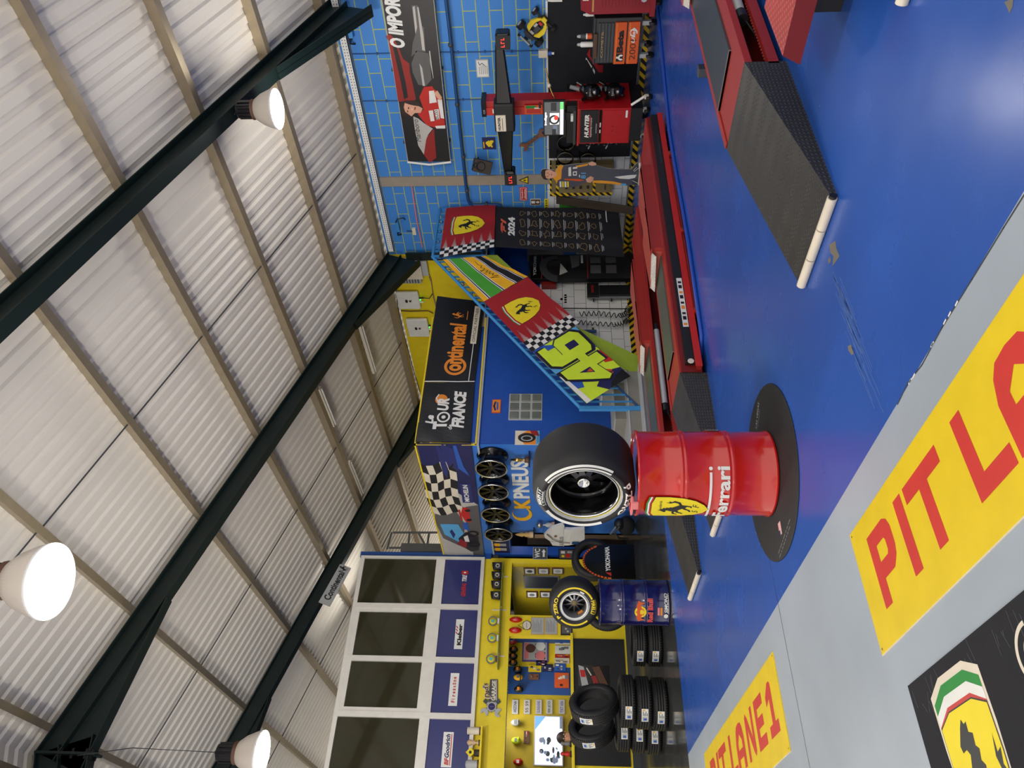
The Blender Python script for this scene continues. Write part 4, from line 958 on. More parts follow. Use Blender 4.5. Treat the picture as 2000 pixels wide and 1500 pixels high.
# loudspeaker
c = Vector(W3(938, 325, .30)); nrm = Vector((-.85, -.45, -.25)).normalized()
M = axisM(c, nrm) @ RZ(-.25)
t = thing('loudspeaker', 'small dark brown loudspeaker tilted down on the blue wall', 'loudspeaker', tuple(c - Vector((0, 0, .17))))
g = G(M); g.box(-.11, -.16, -.2, .11, .16, 0, 'dwood'); g.build('cabinet', t, bevel=.01)
g = G(M); g.lathe([(.085, .0), (.085, .012), (.07, .012), (.02, -.02), (.0, -.015)], 'black'); g.build('woofer', t); 
g = G(M @ T(0, .10)); g.lathe([(.045, .0), (.045, .01), (.03, .01), (.0, -.005)], 'black'); g.build('tweeter', t); g.M = Matrix()
g = G(); g.tube([tuple(c - nrm * .19), (XW, c.y + .02, c.z + .06)], .014, 'black'); g.build('bracket', t)
t.children[1].location = M.to_3x3() @ Vector((0, -.05, 0))
# wrench
pa = Vector(W3(1062, 258, .03)); pb = Vector(W3(1021, 288, .03)); L = (pa - pb).length; ax = (pa - pb).normalized()
M = mk(ax, (ax.cross(Vector((1, 0, 0))))[:], (-1, 0, 0), (pa + pb) / 2)
def jaw(s): return [(s * x, y) for x, y in ((L * .30, -.028), (L * .38, -.07), (L * .46, -.085), (L * .54, -.075), (L * .56, -.05), (L * .47, -.035), (L * .44, -.0), (L * .47, .035), (L * .56, .05), (L * .54, .075), (L * .46, .085), (L * .38, .07), (L * .30, .028))]
g = G(M); g.prism(jaw(1) + [(-x, -y) for x, y in jaw(1)], 0, .02, 'rust')
for i in range(4): g.ring(-.1 + i * .065, 0, .012, .018, .021, 'dwood')
tag(g.build('wrench', bevel=.003), 'rusty decorative open-ended spanner on the blue wall beside the monitor', 'wrench')
# radio controlled car hanging nose up on the wall
pr = Vector(W3(1025, 76, .06)); pf = Vector(W3(1072, 28, .06)); ax = (pf - pr).normalized(); c = (pf + pr) / 2; L = (pf - pr).length
M = mk(ax, Vector((-1, 0, 0)).cross(ax)[:], (-1, 0, 0), c)
t = thing('model_car', 'yellow and black radio controlled buggy hung on the blue wall', 'toy car', tuple(c))
g = G(M); h = L / 2
for s in (1, -1):
    g.prism([(-h * .45, s * .05), (-h * .3, s * .13), (h * .1, s * .145), (h * .45, s * .10), (h * .62, s * .05), (h * .5, s * .045), (h * .2, s * .08), (-h * .2, s * .07)], .01, .06, 'yellow')
g.prism([(h * .5, -.05), (h * .75, -.03), (h * .75, .03), (h * .5, .05)], .01, .05, 'yellow'); g.build('body_shell', t, bevel=.006)
g = G(M); g.box(-h * .8, -.05, -.02, h * .8, .05, .015, 'black'); g.box(-h * .25, -.05, .015, h * .15, .02, .05, 'dgrey'); g.box(-h * .05, .02, .015, h * .2, .06, .04, 'steel'); g.box(h * .25, -.03, .015, h * .4, .03, .04, 'red'); g.box(-h * .45, -.03, .015, -h * .3, .04, .045, 'steel')
for x in (-.55, .6):
    g.box(h * x - .015, -.17, .0, h * x + .015, .17, .02, 'black'); g.box(h * x - .05, -.1, .02, h * x + .0, .1, .03, 'dark_metal')
g.build('chassis', t)
for x, r_, w_ in ((-.55, .075, .07), (.6, .065, .05)):
    for s in (1, -1):
        g = G(M); g.cyl((h * x, s * .16, .0), (h * x, s * (.16 + w_), .0), r_, 'rubber', n=20); g.build('wheel', t)
        g = G(M); g.cyl((h * x, s * (.16 + w_ - .004), 0), (h * x, s * (.16 + w_ + .004), 0), r_ * .55, 'lgrey', n=14); o_ = g.build('wheel_rim', t)
g = G(M); g.box(-h * 1.05, -.14, .05, -h * .92, .14, .06, 'black'); g.box(-h * 1.05, -.142, .03, -h * .85, -.136, .09, 'black'); g.box(-h * 1.05, .136, .03, -h * .85, .142, .09, 'black'); g.box(-h * 1.04, -.1, .061, -h * .94, .1, .062, 'lgrey'); g.box(-h * .95, -.03, 0, -h * .85, .03, .055, 'black'); g.build('rear_wing', t)
# black drape with checks and red and white wedges
XD = XW - .04
g = G(FX(XD)); tl = lx(XD, 1072, 308); br = lx(XD, 1245, 300); tr = (3.0, tl[1])
x0 = tl[0]; x1 = -lx(XD, 1070, 0)[0] + 0; xr = lx(XD, 1070, -120)[0]; bz = lx(XD, 1238, 215)[1]
g.rect(x0, bz, xr, tl[1], 0, 'cloth_black')
for bx in ((1070, -2, 1098, 14), (1098, 13.5, 1129, 43.5), (1129, -10, 1150, 14)):
    l, b, r, t_ = rectX(XD, *bx); g.rect(l, b, max(r, l + .1), t_, .002, 'white')
g.poly([lx(XD, *z4(*p)) for p in ((885, 520), (945, 480), (950, 780), (1060, 900), (1130, 900), (1120, 1090), (1060, 1020), (890, 750))], .002, 'cloth_red'); g.poly([lx(XD, *z4(*p)) for p in ((888, 795), (980, 930), (1060, 1060), (1060, 1200), (870, 1150))], .002, 'white'); g.line([lx(XD, *z4(*p)) for p in ((975, 930), (970, 1120))], .02, .004, 'cloth_black')
g.cut([x0 + i * .12 for i in range(60)], [bz + i * .2 for i in range(9)])
g.v = [(p[0] + .012 * math.sin(p[1] * 9) * math.sin(p[2] * 3) - .008, p[1], p[2]) for p in g.v]
tag(g.build('wall_drape'), 'black cloth drape with white checks and a red wedge, covering the lower right wall', 'drape')
# hoops (wheel clamp rings) hanging by the machine
for (x, y), lab in (((1105, 277), 'black ring hanging directly left of the alignment monitor'), ((1104, 309), 'black ring above the printed standee, outermost of the upper pair'), ((1148, 311), 'black ring hanging lowest, at shoulder height of the printed standee')):
    c = onX(x, y, XW - (.12 if y < 300 else .30)); g = G(axisM(c, (-1, 0, 0))); g.lathe([(.125, -.03), (.14, -.03), (.146, .0), (.14, .05), (.132, .05), (.13, 0)], 'gloss_black', closed=True, n=40); g.lathe([(.14, .048), (.146, .046), (.143, .056)], 'olive', closed=True, n=40)
    g.box(-.01, .135, -(.10 if y < 300 else .28), .01, .15, .0, 'dark_metal'); tag(g.build('wheel_ring'), lab, 'ring', 'black rings hung by the alignment machine')
# ---------------- wheel alignment machine
XH, XB = 10.35, 11.15
yc = onX(1200, 212, XH).y; yl = onX(1200, 280, XH).y
def HX(x0, y0, x1, y1, X=XH): return rectX(X, x0, y0, x1, y1)
t = thing('alignment_machine', 'red wheel alignment console with a long black camera beam and a monitor', 'garage machine', (XH + .4, (yc + yl) / 2, 0))
l, b, r, t_ = HX(1127, 212, 1232, 280)
cb_, ct_ = .30, t_
g = G(FX(XH)); g.box(l, cb_, -.72, r, ct_, 0, 'cab_red'); g.box(l - .02, ct_ - .03, -.72, r + .01, ct_, .02, 'red')
g.box(l + .03, cb_ + .02, 0, r - .03, cb_ + .42, .012, 'cab_red')
for i in range(2): g.box(l + .3, cb_ + .26 + i * .0, .012, l + .31, cb_ + .28, .014, 'black'); g.box(l + .22, cb_ + .26, .012, l + .23, cb_ + .28, .014, 'black')
L2 = HX(1213, 215, 1218, 229); g.rect(L2[0], cb_ + .05, L2[2], cb_ + .08, .013, 'white')
cab = g.build('cabinet', t, bevel=.008)
g = G(FX(XH)); a = HX(1136, 215, 1175, 277); g.box(l + .03, cb_ + .49, 0, r - .015, ct_ - .05, .02, 'black')
h_ = ct_ - .05 - (cb_ + .49); w_ = r - l - .05
g.text('HUNTER', l + .12, cb_ + .49 + h_ * .52, h_ * .24, 'white', .0215, w=w_ * .72, bold=.05, shear=.25); g.line([(l + .13, cb_ + .49 + h_ * .46), (l + .5, cb_ + .49 + h_ * .46)], .012, .0215, 'red'); g.text('Engineering Company', l + .13, cb_ + .49 + h_ * .34, .03, 'white', .0215, w=w_ * .6, shear=.2)
g.line([(l + .2, cb_ + .52), (l + .36, cb_ + .52)], .01, .0215, 'lgrey')
g.build('front_panel', cab)
g = G(FX(XH)); g.box(l + .03, cb_ + .44, 0, r - .02, cb_ + .48, .022, 'gloss_black'); g.rect(l + .3, cb_ + .452, l + .38, cb_ + .468, .023, 'white'); g.rect(l + .2, cb_ + .452, l + .26, cb_ + .468, .023, 'white'); g.build('drawer_handle', cab)
g = G(FX(XH)); g.box(l - .02, ct_, -.7, r + .02, ct_ + .16, -.05, 'black'); g.box(l + .02, ct_ + .02, -.05, r - .0, ct_ + .06, .06, 'dgrey'); g.box(l + .05, ct_ + .16, -.5, r - .05, ct_ + .22, -.1, 'gloss_black'); g.box(r - .2, ct_ + .06, -.05, r - .1, ct_ + .1, .02, 'white'); g.build('keyboard_shelf', t, bevel=.006)
# base and castors
g = G(FX(XH)); g.box(l + .02, .12, -.7, r - .02, .30, -.02, 'black'); g.tube([(r + .02, .30, -.05), (r + .12, .16, -.05), (r + .2, .12, .02)], .02, 'white'); g.build('base', t)
for xx, zz in ((l + .08, -.08), (r - .08, -.08), (l + .08, -.62), (r + .18, .0)):
    g = G(FX(XH)); g.cyl((xx - .02, .055, zz), (xx + .02, .055, zz), .055, 'black'); g.box(xx - .025, .06, zz - .03, xx + .025, .12, zz + .03, 'cream'); g.build('castor', t)
# side clamps on the right flank, on the left flank
yr = -r
def clamp(x, z_, s, ydir, mat='gloss_black'):
    g = G(); y = yr - .0 if ydir < 0 else -l
    y0 = y + ydir * .005
    M = mk((1, 0, 0), (0, 0, 1), (0, ydir * -1.0, 0), (x, y0, z_)) if ydir > 0 else mk((1, 0, 0), (0, 0, 1), (0, -1, 0), (x, y0, z_))
    sg = 1 if ydir < 0 else -1
    g = G(M); k = sg
    with_ = [setattr(g, 'M', g.M @ S(1.35, 1.35, 1.35))]; g.sph((0, 0, .09 * k), .11, mat, 14, 8, (1, 1, .8)); g.sph((.0, .09, .12 * k), .05, mat, 12, 6); g.sph((-.08, -.04, .13 * k), .055, mat, 12, 6)
    g.cyl((-.12, -.10, .1 * k), (.08, .16, .16 * k), .016, mat); g.cyl((-.05, -.02, .15 * k), (-.24, -.02, .22 * k), .014, 'steel'); g.cyl((.02, .10, .1 * k), (.06, .24, .12 * k), .024, 'grey'); g.cyl((-.1, .1, .05 * k), (.12, -.12, .05 * k), .02, mat)
    g.build('wheel_clamp', t)
zc1 = onX(1155, 182, 10.6).z; zc2 = onX(1199, 184, 10.6).z
clamp(10.62, zc1, 1, -1); clamp(10.62, zc2, 1, -1)
for zz in (onX(1152, 291, 10.6).z, onX(1186, 289, 10.6).z):
    g = G(); y = -l
    g.tube([(10.5, y + .005, zz + .1), (10.5, y + .08, zz + .12), (10.5, y + .14, zz), (10.5, y + .08, zz - .1), (10.5, y + .005, zz - .06)], .012, 'dark_metal'); g.cyl((10.48, y + .0, zz - .04), (10.48, y + .18, zz + .03), .014, 'chrome'); g.cyl((10.5, y, zz + .05), (10.5, y + .12, zz - .08), .022, 'gloss_black'); g.cyl((10.45, y + .05, zz - .1), (10.55, y + .17, zz + .06), .01, 'steel'); g.cyl((10.5, y + .02, zz - .12), (10.46, y + .1, zz - .14), .025, 'black'); g.sph((10.5, y + .1, zz), .04, 'gloss_black', 10, 6)
    g.build('wheel_clamp', t)
# column
XC = XH - .02
a = rectX(XC, 940, 212, 1130, 237)
g = G(FX(XC)); g.box(a[0], ct_ - .1, -.45, a[2], a[3], -.22, 'cab_red'); g.box(a[0] - .01, ct_, -.23, a[2] - .1, a[3], -.20, 'red')
col_ = g.build('column', t, bevel=.006)
k1 = rectX(XC, 940, 205, 947, 240); g = G(FX(XC)); g.box(a[0] - .02, a[3] - .06, -.46, a[2] + .02, a[3] + .01, -.18, 'gloss_black'); g.text('G20', a[0] + .03, a[3] - .045, .03, 'lgrey', -.178); g.build('column_cap', col_)
g = G(FX(XC)); s_ = rectX(XC, 1024, 213, 1059, 237); zz = -.195
hS = s_[3] - s_[1]; g.rect(a[0], s_[1], a[2] - .06, s_[3], zz, 'dorange'); g.rect(a[0] + .1, s_[1] + hS * .35, a[2] - .07, s_[3] - .02, zz + .001, 'green'); g.rect(a[0] + .09, s_[1] + .03, a[2] - .1, s_[1] + hS * .45, zz + .002, 'cream'); g.rect(a[0] + .02, s_[1] + .02, a[0] + .09, s_[3] - .03, zz + .002, 'red'); g.rect(a[0] + .1, s_[1] + .02, a[0] + .18, s_[1] + hS * .2, zz + .003, 'black'); g.rect(a[0] + .03, a[3] - .22, a[0] + .1, a[3] - .16, zz, 'white'); g.build('poster', col_)
# beam
XM = XH - .08
z1_, z2_ = onX(985, 225, XM).z, onX(985, 225, XM).z
cB = rectX(XM, 967, 197, 1004, 252)
pR = onX(983, 76, XM); pL = onX(1000, 344, XM)
g = G(FX(XM)); bw = (cB[3] - cB[1]) / 2; bz_ = (cB[3] + cB[1]) / 2
ym = -(cB[0] + cB[2]) / 2
def tape(y0, z0, h0, y1, z1, h1, d0=.14, d1=.10):
    g.add([(-y0, z0 - h0, -d0 / 2), (-y0, z0 + h0, -d0 / 2), (-y0, z0 + h0, d0 / 2), (-y0, z0 - h0, d0 / 2), (-y1, z1 - h1, -d1 / 2), (-y1, z1 + h1, -d1 / 2), (-y1, z1 + h1, d1 / 2), (-y1, z1 - h1, d1 / 2)], [(0, 1, 5, 4), (1, 2, 6, 5), (2, 3, 7, 6), (3, 0, 4, 7), (3, 2, 1, 0), (4, 5, 6, 7)], 'gloss_black')
tape(ym - .2, bz_, bw * .85, pR.y + .05, pR.z + .06, bw * .42); tape(ym + .2, bz_, bw * .85, pL.y - .05, pL.z + .06, bw * .42)
beam = g.build('camera_beam', t, bevel=.02, seg=3)
g = G(FX(XM)); g.box(cB[0], cB[1] - .01, -.12, cB[2], cB[3] + .01, .10, 'black'); g.build('centre_housing', beam, bevel=.025, seg=3)
lb = rectX(XM, 969, 221, 988, 253); g = G(FX(XM)); g.box(cB[0] + .03, bz_ - .02, .10, cB[0] + .30, bz_ + .13, .112, 'cream'); g.text('HUNTER', cB[0] + .05, bz_ + .06, .04, 'black', .1135, w=.22, bold=.04); g.line([(cB[0] + .05, bz_ + .03), (cB[0] + .25, bz_ + .03)], .008, .1135, 'dgrey'); g.build('name_plate', beam)
for p, (x0, y0, x1, y1), s in ((pR, (965, 60, 1001, 93), 1), (pL, (985, 329, 1011, 359), -1)):
    q = rectX(XM, x0, y0, x1, y1); g = G(FX(XM)); g.box(q[0] + .02, q[1] + .03, -.1, q[2] - .0, q[3] - .02, .10, 'gloss_black'); pod = g.build('camera_pod', beam, bevel=.035, seg=3)
    g = G(FX(XM)); m1 = (q[0] + q[2]) / 2; mz = (q[1] + q[3]) / 2; g.box(m1 - .10, mz - .1, .10, m1 + .10, mz + .10, .106, 'black')
    if 'led_red' not in MATS: pm('led_red', (255, 40, 30), .4, emit=3.0)
    for i, dx in enumerate((-.06, -.01, .04)): g.box(m1 + dx, mz - .02, .106, m1 + dx + .008, mz + .03, .108, 'led_red'); g.box(m1 + dx + .008, mz + (.022 if i % 2 else -.02), .106, m1 + dx + .03, mz + (.03 if i % 2 else -.012), .108, 'led_red')
    g.build('display', pod)
# monitor
mo = rectX(XH - .02, 1061, 197, 1104, 265); XMn = XH - .02
g = G(FX(XMn)); g.box(mo[0], mo[1], -.05, mo[2], mo[3], 0, 'black'); g.box((mo[0] + mo[2]) / 2 - .06, ct_ + .1, -.2, (mo[0] + mo[2]) / 2 + .06, mo[1] + .1, -.05, 'black'); mon = g.build('monitor', t, bevel=.006)
if 'scr' not in MATS: pm('scr', (84, 88, 92), .2, emit=.5); pm('scr_white', (240, 240, 245), .2, emit=.9); pm('scr_green', (110, 215, 120), .2, emit=.7); pm('scr_dark', (40, 42, 46), .2, emit=.3); pm('scr_blue', (90, 140, 225), .2, emit=.9); pm('scr_pale', (200, 212, 250), .2, emit=1.0); pm('scr_slate', (95, 105, 125), .2, emit=.7)
w, h = mo[2] - mo[0], mo[3] - mo[1]
g = G(FX(XMn)); g.rect(mo[0] + .02, mo[1] + .02, mo[2] - .02, mo[3] - .02, .001, 'scr'); g.rect(mo[0] + .02, mo[1] + .03, mo[2] - .02, mo[1] + .08, .002, 'scr_white'); g.rect(mo[2] - w * .24, mo[1] + .03, mo[2] - .02, mo[1] + .08, .003, 'scr_green')
g.text('indigo', mo[0] + w * .31, mo[1] + h * .82, h * .13, 'scr_white', .003, w=w * .38, bold=.04); g.rect(mo[0] + w * .33, mo[1] + h * .28, mo[0] + w * .66, mo[1] + h * .70, .002, 'scr_white'); g.ring(mo[0] + w * .47, mo[1] + h * .5, .05, .08, .003, 'scr_dark'); g.ell(mo[0] + w * .52, mo[1] + h * .42, .04, .03, .004, 'led_red')
g.rect(mo[0] + w * .03, mo[1] + h * .42, mo[0] + w * .2, mo[1] + h * .6, .002, 'scr_dark'); g.rect(mo[0] + w * .72, mo[1] + h * .4, mo[0] + w * .95, mo[1] + h * .65, .002, 'scr_dark'); g.rect(mo[0] + w * .08, mo[1] + h * .36, mo[0] + w * .3, mo[1] + h * .56, .0015, 'scr_slate'); g.build('screen', mon)
g = G(FX(XH)); g.tube([(r + .0, ct_ + .3, -.1), (r + .25, ct_ + .42, -.2), (r + .5, ct_ + .48, -.3)], .012, 'brass'); g.sph((r + .28, ct_ + .43, -.2), .03, 'cream', 10, 6); g.build('boom_arm', t)
# ---------------- tool trolley
XT = 10.62
t = thing('tool_trolley', 'black tool trolley with an orange lower front, beside the red machine', 'tool trolley', (XT + .25, onX(1200, 80, XT).y, 0))
q = rectX(XT, 1163, 35, 1261, 123); l, r = q[0], q[2]; b, tp = .22, q[3]
H_ = tp - b
g = G(FX(XT)); g.box(l, b, -.45, r, tp, 0, 'dgrey'); g.box(l - .01, tp, -.46, r + .01, tp + .03, .01, 'dgrey'); body = g.build('body', t, bevel=.01)
zs = [tp - .03 - i * (H_ * .36 / 5) for i in range(6)]
for i in range(5):
    g = G(FX(XT)); g.box(l + .03, zs[i + 1] + .006, 0, r - .06, zs[i] - .004, .018, 'slate'); 
    if i == 1: g.text('COMETIL', l + .10, zs[i + 1] + .012, (zs[i] - zs[i + 1]) * .7, 'gold', .0195, w=(r - l) * .6)
    d_ = g.build('drawer', body, bevel=.004); g = G(FX(XT)); g.box(l + .05, zs[i] - .018, .018, r - .08, zs[i] - .008, .026, 'steel'); 
zmid = b + H_ * .62
for (za, zb_, kind) in ((b + H_ * .33, zs[5], 0), (b + .03, b + H_ * .31, 1)):
    g = G(FX(XT)); g.box(l + .0, za, 0, r - .05, zb_ - .01, .03, 'orange' if 0 else 'dorange'); g.box(l + .01, zb_ - .04, .03, r - .06, zb_ - .03, .034, 'orange')
    hh = zb_ - za
    if kind == 0:
        g.text('Beta', l + .17, za + hh * .2, hh * .55, 'black', .0315, w=(r - l) * .5, bold=.06)
        cx, cy = l + .10, za + hh * .45; g.box(cx - .06, cy - hh * .28, .03, cx + .06, cy + hh * .3, .0315, 'black'); g.ring(cx, cy - .02, .018, .045, .033, 'white', -.2 * PI, 1.2 * PI); g.rect(cx - .015, cy + .02, cx + .015, cy + hh * .28, .033, 'white')
    else:
        g.text('2001', l + .06, za + hh * .22, hh * .5, 'dwood', .0315, w=(r - l) * .45, bold=.0); g.ring(r - .2, za + hh * .5, hh * .22, hh * .34, .0315, 'white', -.6 * PI, 1.1 * PI); g.text('Utah', r - .36, za + hh * .35, hh * .3, 'white', .033, w=.22, shear=.5, bold=.02)
    g.build('drawer', body, bevel=.004)
g = G(FX(XT)); g.box(l + .1, tp - .02, .01, r - .2, tp + .02, .05, 'brown'); g.build('handle', body)
for xx in (l + .08, r - .1):
    for zz in (-.06, -.4):
        g = G(FX(XT)); g.cyl((xx - .02, .065, zz), (xx + .02, .065, zz), .065, 'black'); g.box(xx - .03, .09, zz - .03, xx + .03, .22, zz + .03, 'lgrey'); g.build('castor', t)
def can(name, label, x0, y0, x1, y1, body_m, X, zf=None, cap='lgrey'):
    q = rectX(X, x0, y0, x1, y1); c_ = ((q[0] + q[2]) / 2); r_ = (q[2] - q[0]) / 2; zb = q[1] if zf is None else zf; h = q[3] - zb
    tt = thing(name, label, 'bottle', (X, -c_, zb))
    g = G(T(X, -c_, zb)); g.lathe([(0, 0), (r_ * .95, 0), (r_, .01), (r_, h * .72), (r_ * .8, h * .78), (0, h * .78)], body_m, n=20)
    if body_m == 'dgrey': g.lathe([(r_ + .001, .02), (r_ + .001, h * .36)], 'dorange', n=20); g.lathe([(r_ + .001, h * .36), (r_ + .001, h * .45)], 'white', n=20)
    g.build('can_body', tt); g = G(T(X, -c_, zb)); g.lathe([(r_ * .6, h * .77), (r_ * .6, h * .9), (r_ * .35, h), (0, h)], cap, n=16); g.build('nozzle', tt)
can('spray_can', 'dark and orange spray can standing on the tool trolley', 1127, 66, 1154, 76, 'dgrey', XT + .12, tp + .03)
can('spray_can', 'plain white spray can standing on the tool trolley', 1127, 82, 1154, 92, 'white', XT + .12, tp + .03)
can('spray_bottle', 'small white bottle between the tool trolley and the red machine', 1139, 25, 1164, 32, 'white', XT + .16, tp + .03, 'white')
# ---------------- red machine at the right edge
XR = 10.35
yw = onX(1220, 27, XR).y; a = onX(1152, 27, XR).z; bt = .12
t = thing('red_machine', 'dark red louvred machine cut by the right edge of the view', 'garage machine', (XR + .3, yw - .35, 0))
g = G(FX(XR)); l = -yw; r = l + .75
g.box(l, bt, -.6, r, a, 0, 'weld_red'); g.add([(l, a, 0), (r, a, 0), (r, a + .12, -.14), (l, a + .12, -.14), (l, a + .12, -.6), (r, a + .12, -.6), (l, a, -.6), (r, a, -.6)], [(0, 1, 2, 3), (3, 2, 5, 4), (4, 5, 7, 6), (0, 3, 4, 6)], 'weld_red'); bd = g.build('housing', t, bevel=.006)
g = G(FX(XR))
for rr in range(2):
    for i in range(16): g.box(l + .10 + rr * .26, a - .16 - i * .045, 0, l + .24 + rr * .26, a - .14 - i * .045, .012, 'weld_red')
g.build('louvre', bd)
g = G(FX(XR)); g.box(l + .18, a + .02, -.10, l + .34, a + .1, -.02, 'cream'); g.box(l + .21, a + .03, -.09, l + .31, a + .09, -.018, 'cloth_yellow'); g.box(l + .04, a - .05, 0, l + .2, a - .03, .003, 'gold'); g.build('control_label', bd)
g = G(FX(XR)); g.box(l - .03, bt - .02, -.62, r, bt + .05, .04, 'weld_red'); g.build('base_skirt', bd)
g = G(FX(XR)); g.cyl((l + .2, a - .72, .0), (l + .2, a - .72, .03), .04, 'lgrey'); g.build('knob', bd)
for xx in (l + .1, r - .1):
    g = G(FX(XR)); g.cyl((xx - .02, .06, -.1), (xx + .02, .06, -.1), .06, 'black'); g.box(xx - .025, .06, -.13, xx + .025, .12, -.07, 'black'); g.build('castor', t)
g = G(FX(XR)); g.tube([(l + .25, a + .12, -.3), (l + .1, a + .25, -.3), (l + .12, a + .32, -.3)], .018, 'black'); g.tube([(l + .12, a + .30, -.3), (l + .13, a + .42, -.3)], .022, 'steel'); g.build('torch_hose', t)
# ---------------- electrical cabinet behind the standee
l, b, r, t_ = rectX(XW - .16, 1074, 322, 1197, 381)
t = thing('electrical_cabinet', 'olive brown wall cabinet edged with hazard tape, behind the printed standee', 'cabinet', (XW - .1, -(l + r) / 2, b))
g = G(FX(XW)); g.box(l, b, .012, r, t_, .16, 'olive'); bd = g.build('body', t, bevel=.006)
m_hazard('hazard_v', .06)
g = G(FX(XW)); w = .055; g.box(l - .012, b, .012, l + w, t_, .166, 'hazard_v'); g.box(l, t_ - .03, .01, r, t_, .167, 'hazard_v'); g.box(l, t_ - .16, .01, r, t_ - .11, .167, 'hazard_v'); zz = b + (t_ - b) * .27; g.box(l, zz, .01, r, zz + .05, .167, 'hazard_v'); g.build('hazard_tape', bd)
g = G(FX(XW)); g.box(l + w, zz + .06, .16, r - .02, t_ - .17, .168, 'olive'); dr = g.build('door', bd, bevel=.003)
for i in range(4):
    g = G(FX(XW)); z_ = zz + .12 + i * .13; g.box(l + .16, z_, .168, l + .23, z_ + .045, .19, 'chrome'); g.box(l + .2, z_ + .01, .19, l + .22, z_ + .03, .196, 'black'); g.build('latch', dr)
g = G(FX(XW)); g.box(l + w, b + .03, .16, r - .02, zz - .01, .168, 'olive'); g.box(l + .12, b + .12, .168, l + .26, b + .15, .18, 'steel'); g.build('door', bd, bevel=.003)
# green poster and leaning plank
def d_gp(g, l, b, r, t_, z):
    w = r - l; h = t_ - b; g.rect(l, b + h * .12, r, b + h * .9, z, 'cloth_green'); g.poly([(l + w * .3, b + h * .4), (l + w * .5, b + h * .3), (l + w * .6, b + h * .55), (l + w * .4, b + h * .6)], z + .001, 'green'); g.rect(l + w * .6, b + h * .15, l + w * .75, b + h * .2, z + .001, 'white'); g.rect(l + w * .3, b - h * .0, r - w * .1, b + h * .1, z + .001, 'red')
wall_sign('wall_poster', 'small green and white poster on the tiles behind the leaning plank', 'poster', (1088, 387, 1133, 409), d_gp, 'white')
pa, pb = onX(1087, 389, XW - .05), onX(1238, 409, XW - .45); pb = fl(1239, 410); pb.x = min(pb.x, XW - .4); pb = onX(1240, 410, XW - .42); pb.z = 0.02
ax = (pa - pb); L = ax.length; ax.normalize(); yv = Vector((0, 1, 0)); nv = ax.cross(yv).normalized(); yv = nv.cross(ax)
g = G(mk(yv, ax, nv * -1 if nv.x > 0 else nv, pb)); g.M = Matrix(((yv.x, ax.x, -abs(nv.x), pb.x), (yv.y, ax.y, nv.y, pb.y), (yv.z, ax.z, nv.z if nv.x < 0 else -nv.z, pb.z), (0, 0, 0, 1)))
g.box(-.085, 0, 0, .085, L, .035, 'dwood'); tag(g.build('plank', bevel=.006), 'long dark wooden plank leaning on the wall left of the printed standee', 'plank')
# ---------------- printed standee
XS = 10.9
SP = lambda pts: [lx(XS, *z5(*p)) for p in pts]
t = thing('cardboard_standee', 'life-size cardboard standee of a person in dark grey racing overalls with orange shoulders', 'standee', (XS, onX(1248, 345, XS).y, 0))
out = [(212, 1010), (225, 985), (265, 980), (300, 990), (340, 990), (375, 1000), (405, 955), (430, 935), (470, 942), (600, 925), (740, 915), (790, 898), (830, 915), (838, 940), (870, 950), (960, 975), (1100, 985), (1225, 985), (1290, 915), (1335, 905), (1340, 950), (1335, 1040), (1335, 1160), (1290, 1165), (1240, 1160), (1160, 1170), (1000, 1150), (800, 1130), (720, 1130), (600, 1180), (520, 1192), (420, 1190), (385, 1165), (380, 1120), (350, 1080), (310, 1090), (280, 1105), (240, 1095), (215, 1060)]
g = G(FX(XS)); g.prism(SP(out), -.012, 0, 'race_grey', 'cream'); g.build('board', t)
g = G(FX(XS))
def SQ(p, m, dz): g.poly(SP(p), dz, m)
SQ([(1035, 1070), (1200, 1050), (1290, 1045), (1270, 1080), (1200, 1095), (1100, 1090)], 'white', .001)
SQ([(375, 1000), (405, 955), (430, 935), (465, 942), (445, 990), (440, 1090), (400, 1110), (385, 1160), (380, 1120), (345, 1080)], 'race_orange', .001)
SQ([(600, 945), (740, 920), (740, 940), (620, 965)], 'race_orange', .001); SQ([(470, 1090), (650, 1095), (700, 1110), (640, 1118), (480, 1105)], 'dorange', .001)
SQ([(790, 1135), (800, 1112), (880, 1110), (1020, 1120), (1130, 1145), (1130, 1165), (1000, 1148)], 'race_orange', .001); SQ([(1110, 1145), (1170, 1145), (1170, 1168), (1110, 1166)], 'sky', .002)
for p in (((520, 965), (550, 955), (552, 1060), (520, 1060)), ((570, 1010), (615, 1005), (615, 1055), (570, 1055)), ((640, 1045), (650, 1045), (650, 1075), (640, 1075)), ((570, 960), (620, 955), (620, 975), (570, 980))): SQ(p, 'white', .002)
SQ([(580, 1020), (605, 1018), (605, 1042), (580, 1042)], 'race_grey', .003)
for i, m in enumerate(('white', 'yellow', 'white', 'yellow')): SQ([(420 + i * 28, 1120), (440 + i * 28, 1122), (442 + i * 28, 1185), (422 + i * 28, 1185)], m, .002)
a = SP([(715, 1088)])[0]; g.text('81', a[0], a[1], .085, 'sky', .002, w=.12, bold=.02)
SQ([(745, 915), (790, 898), (832, 915), (835, 935), (790, 945), (750, 935)], 'skin', .002); SQ([(715, 1095), (770, 1060), (805, 1075), (800, 1110), (770, 1135), (730, 1130)], 'skin', .002)
for i in range(3): g.line(SP([(775, 1070 + i * 16), (806, 1078 + i * 14)]), .004, .003, 'rust')
SQ([(1230, 1000), (1330, 910), (1335, 940), (1300, 1000), (1250, 1020)], 'dgrey', .001); SQ([(1235, 1100), (1300, 1095), (1330, 1150), (1290, 1160), (1240, 1150)], 'dgrey', .001)
SQ([(1310, 915), (1332, 907), (1335, 1030), (1318, 1030)], 'white', .002); SQ([(1312, 1075), (1332, 1075), (1333, 1160), (1315, 1160)], 'white', .002)
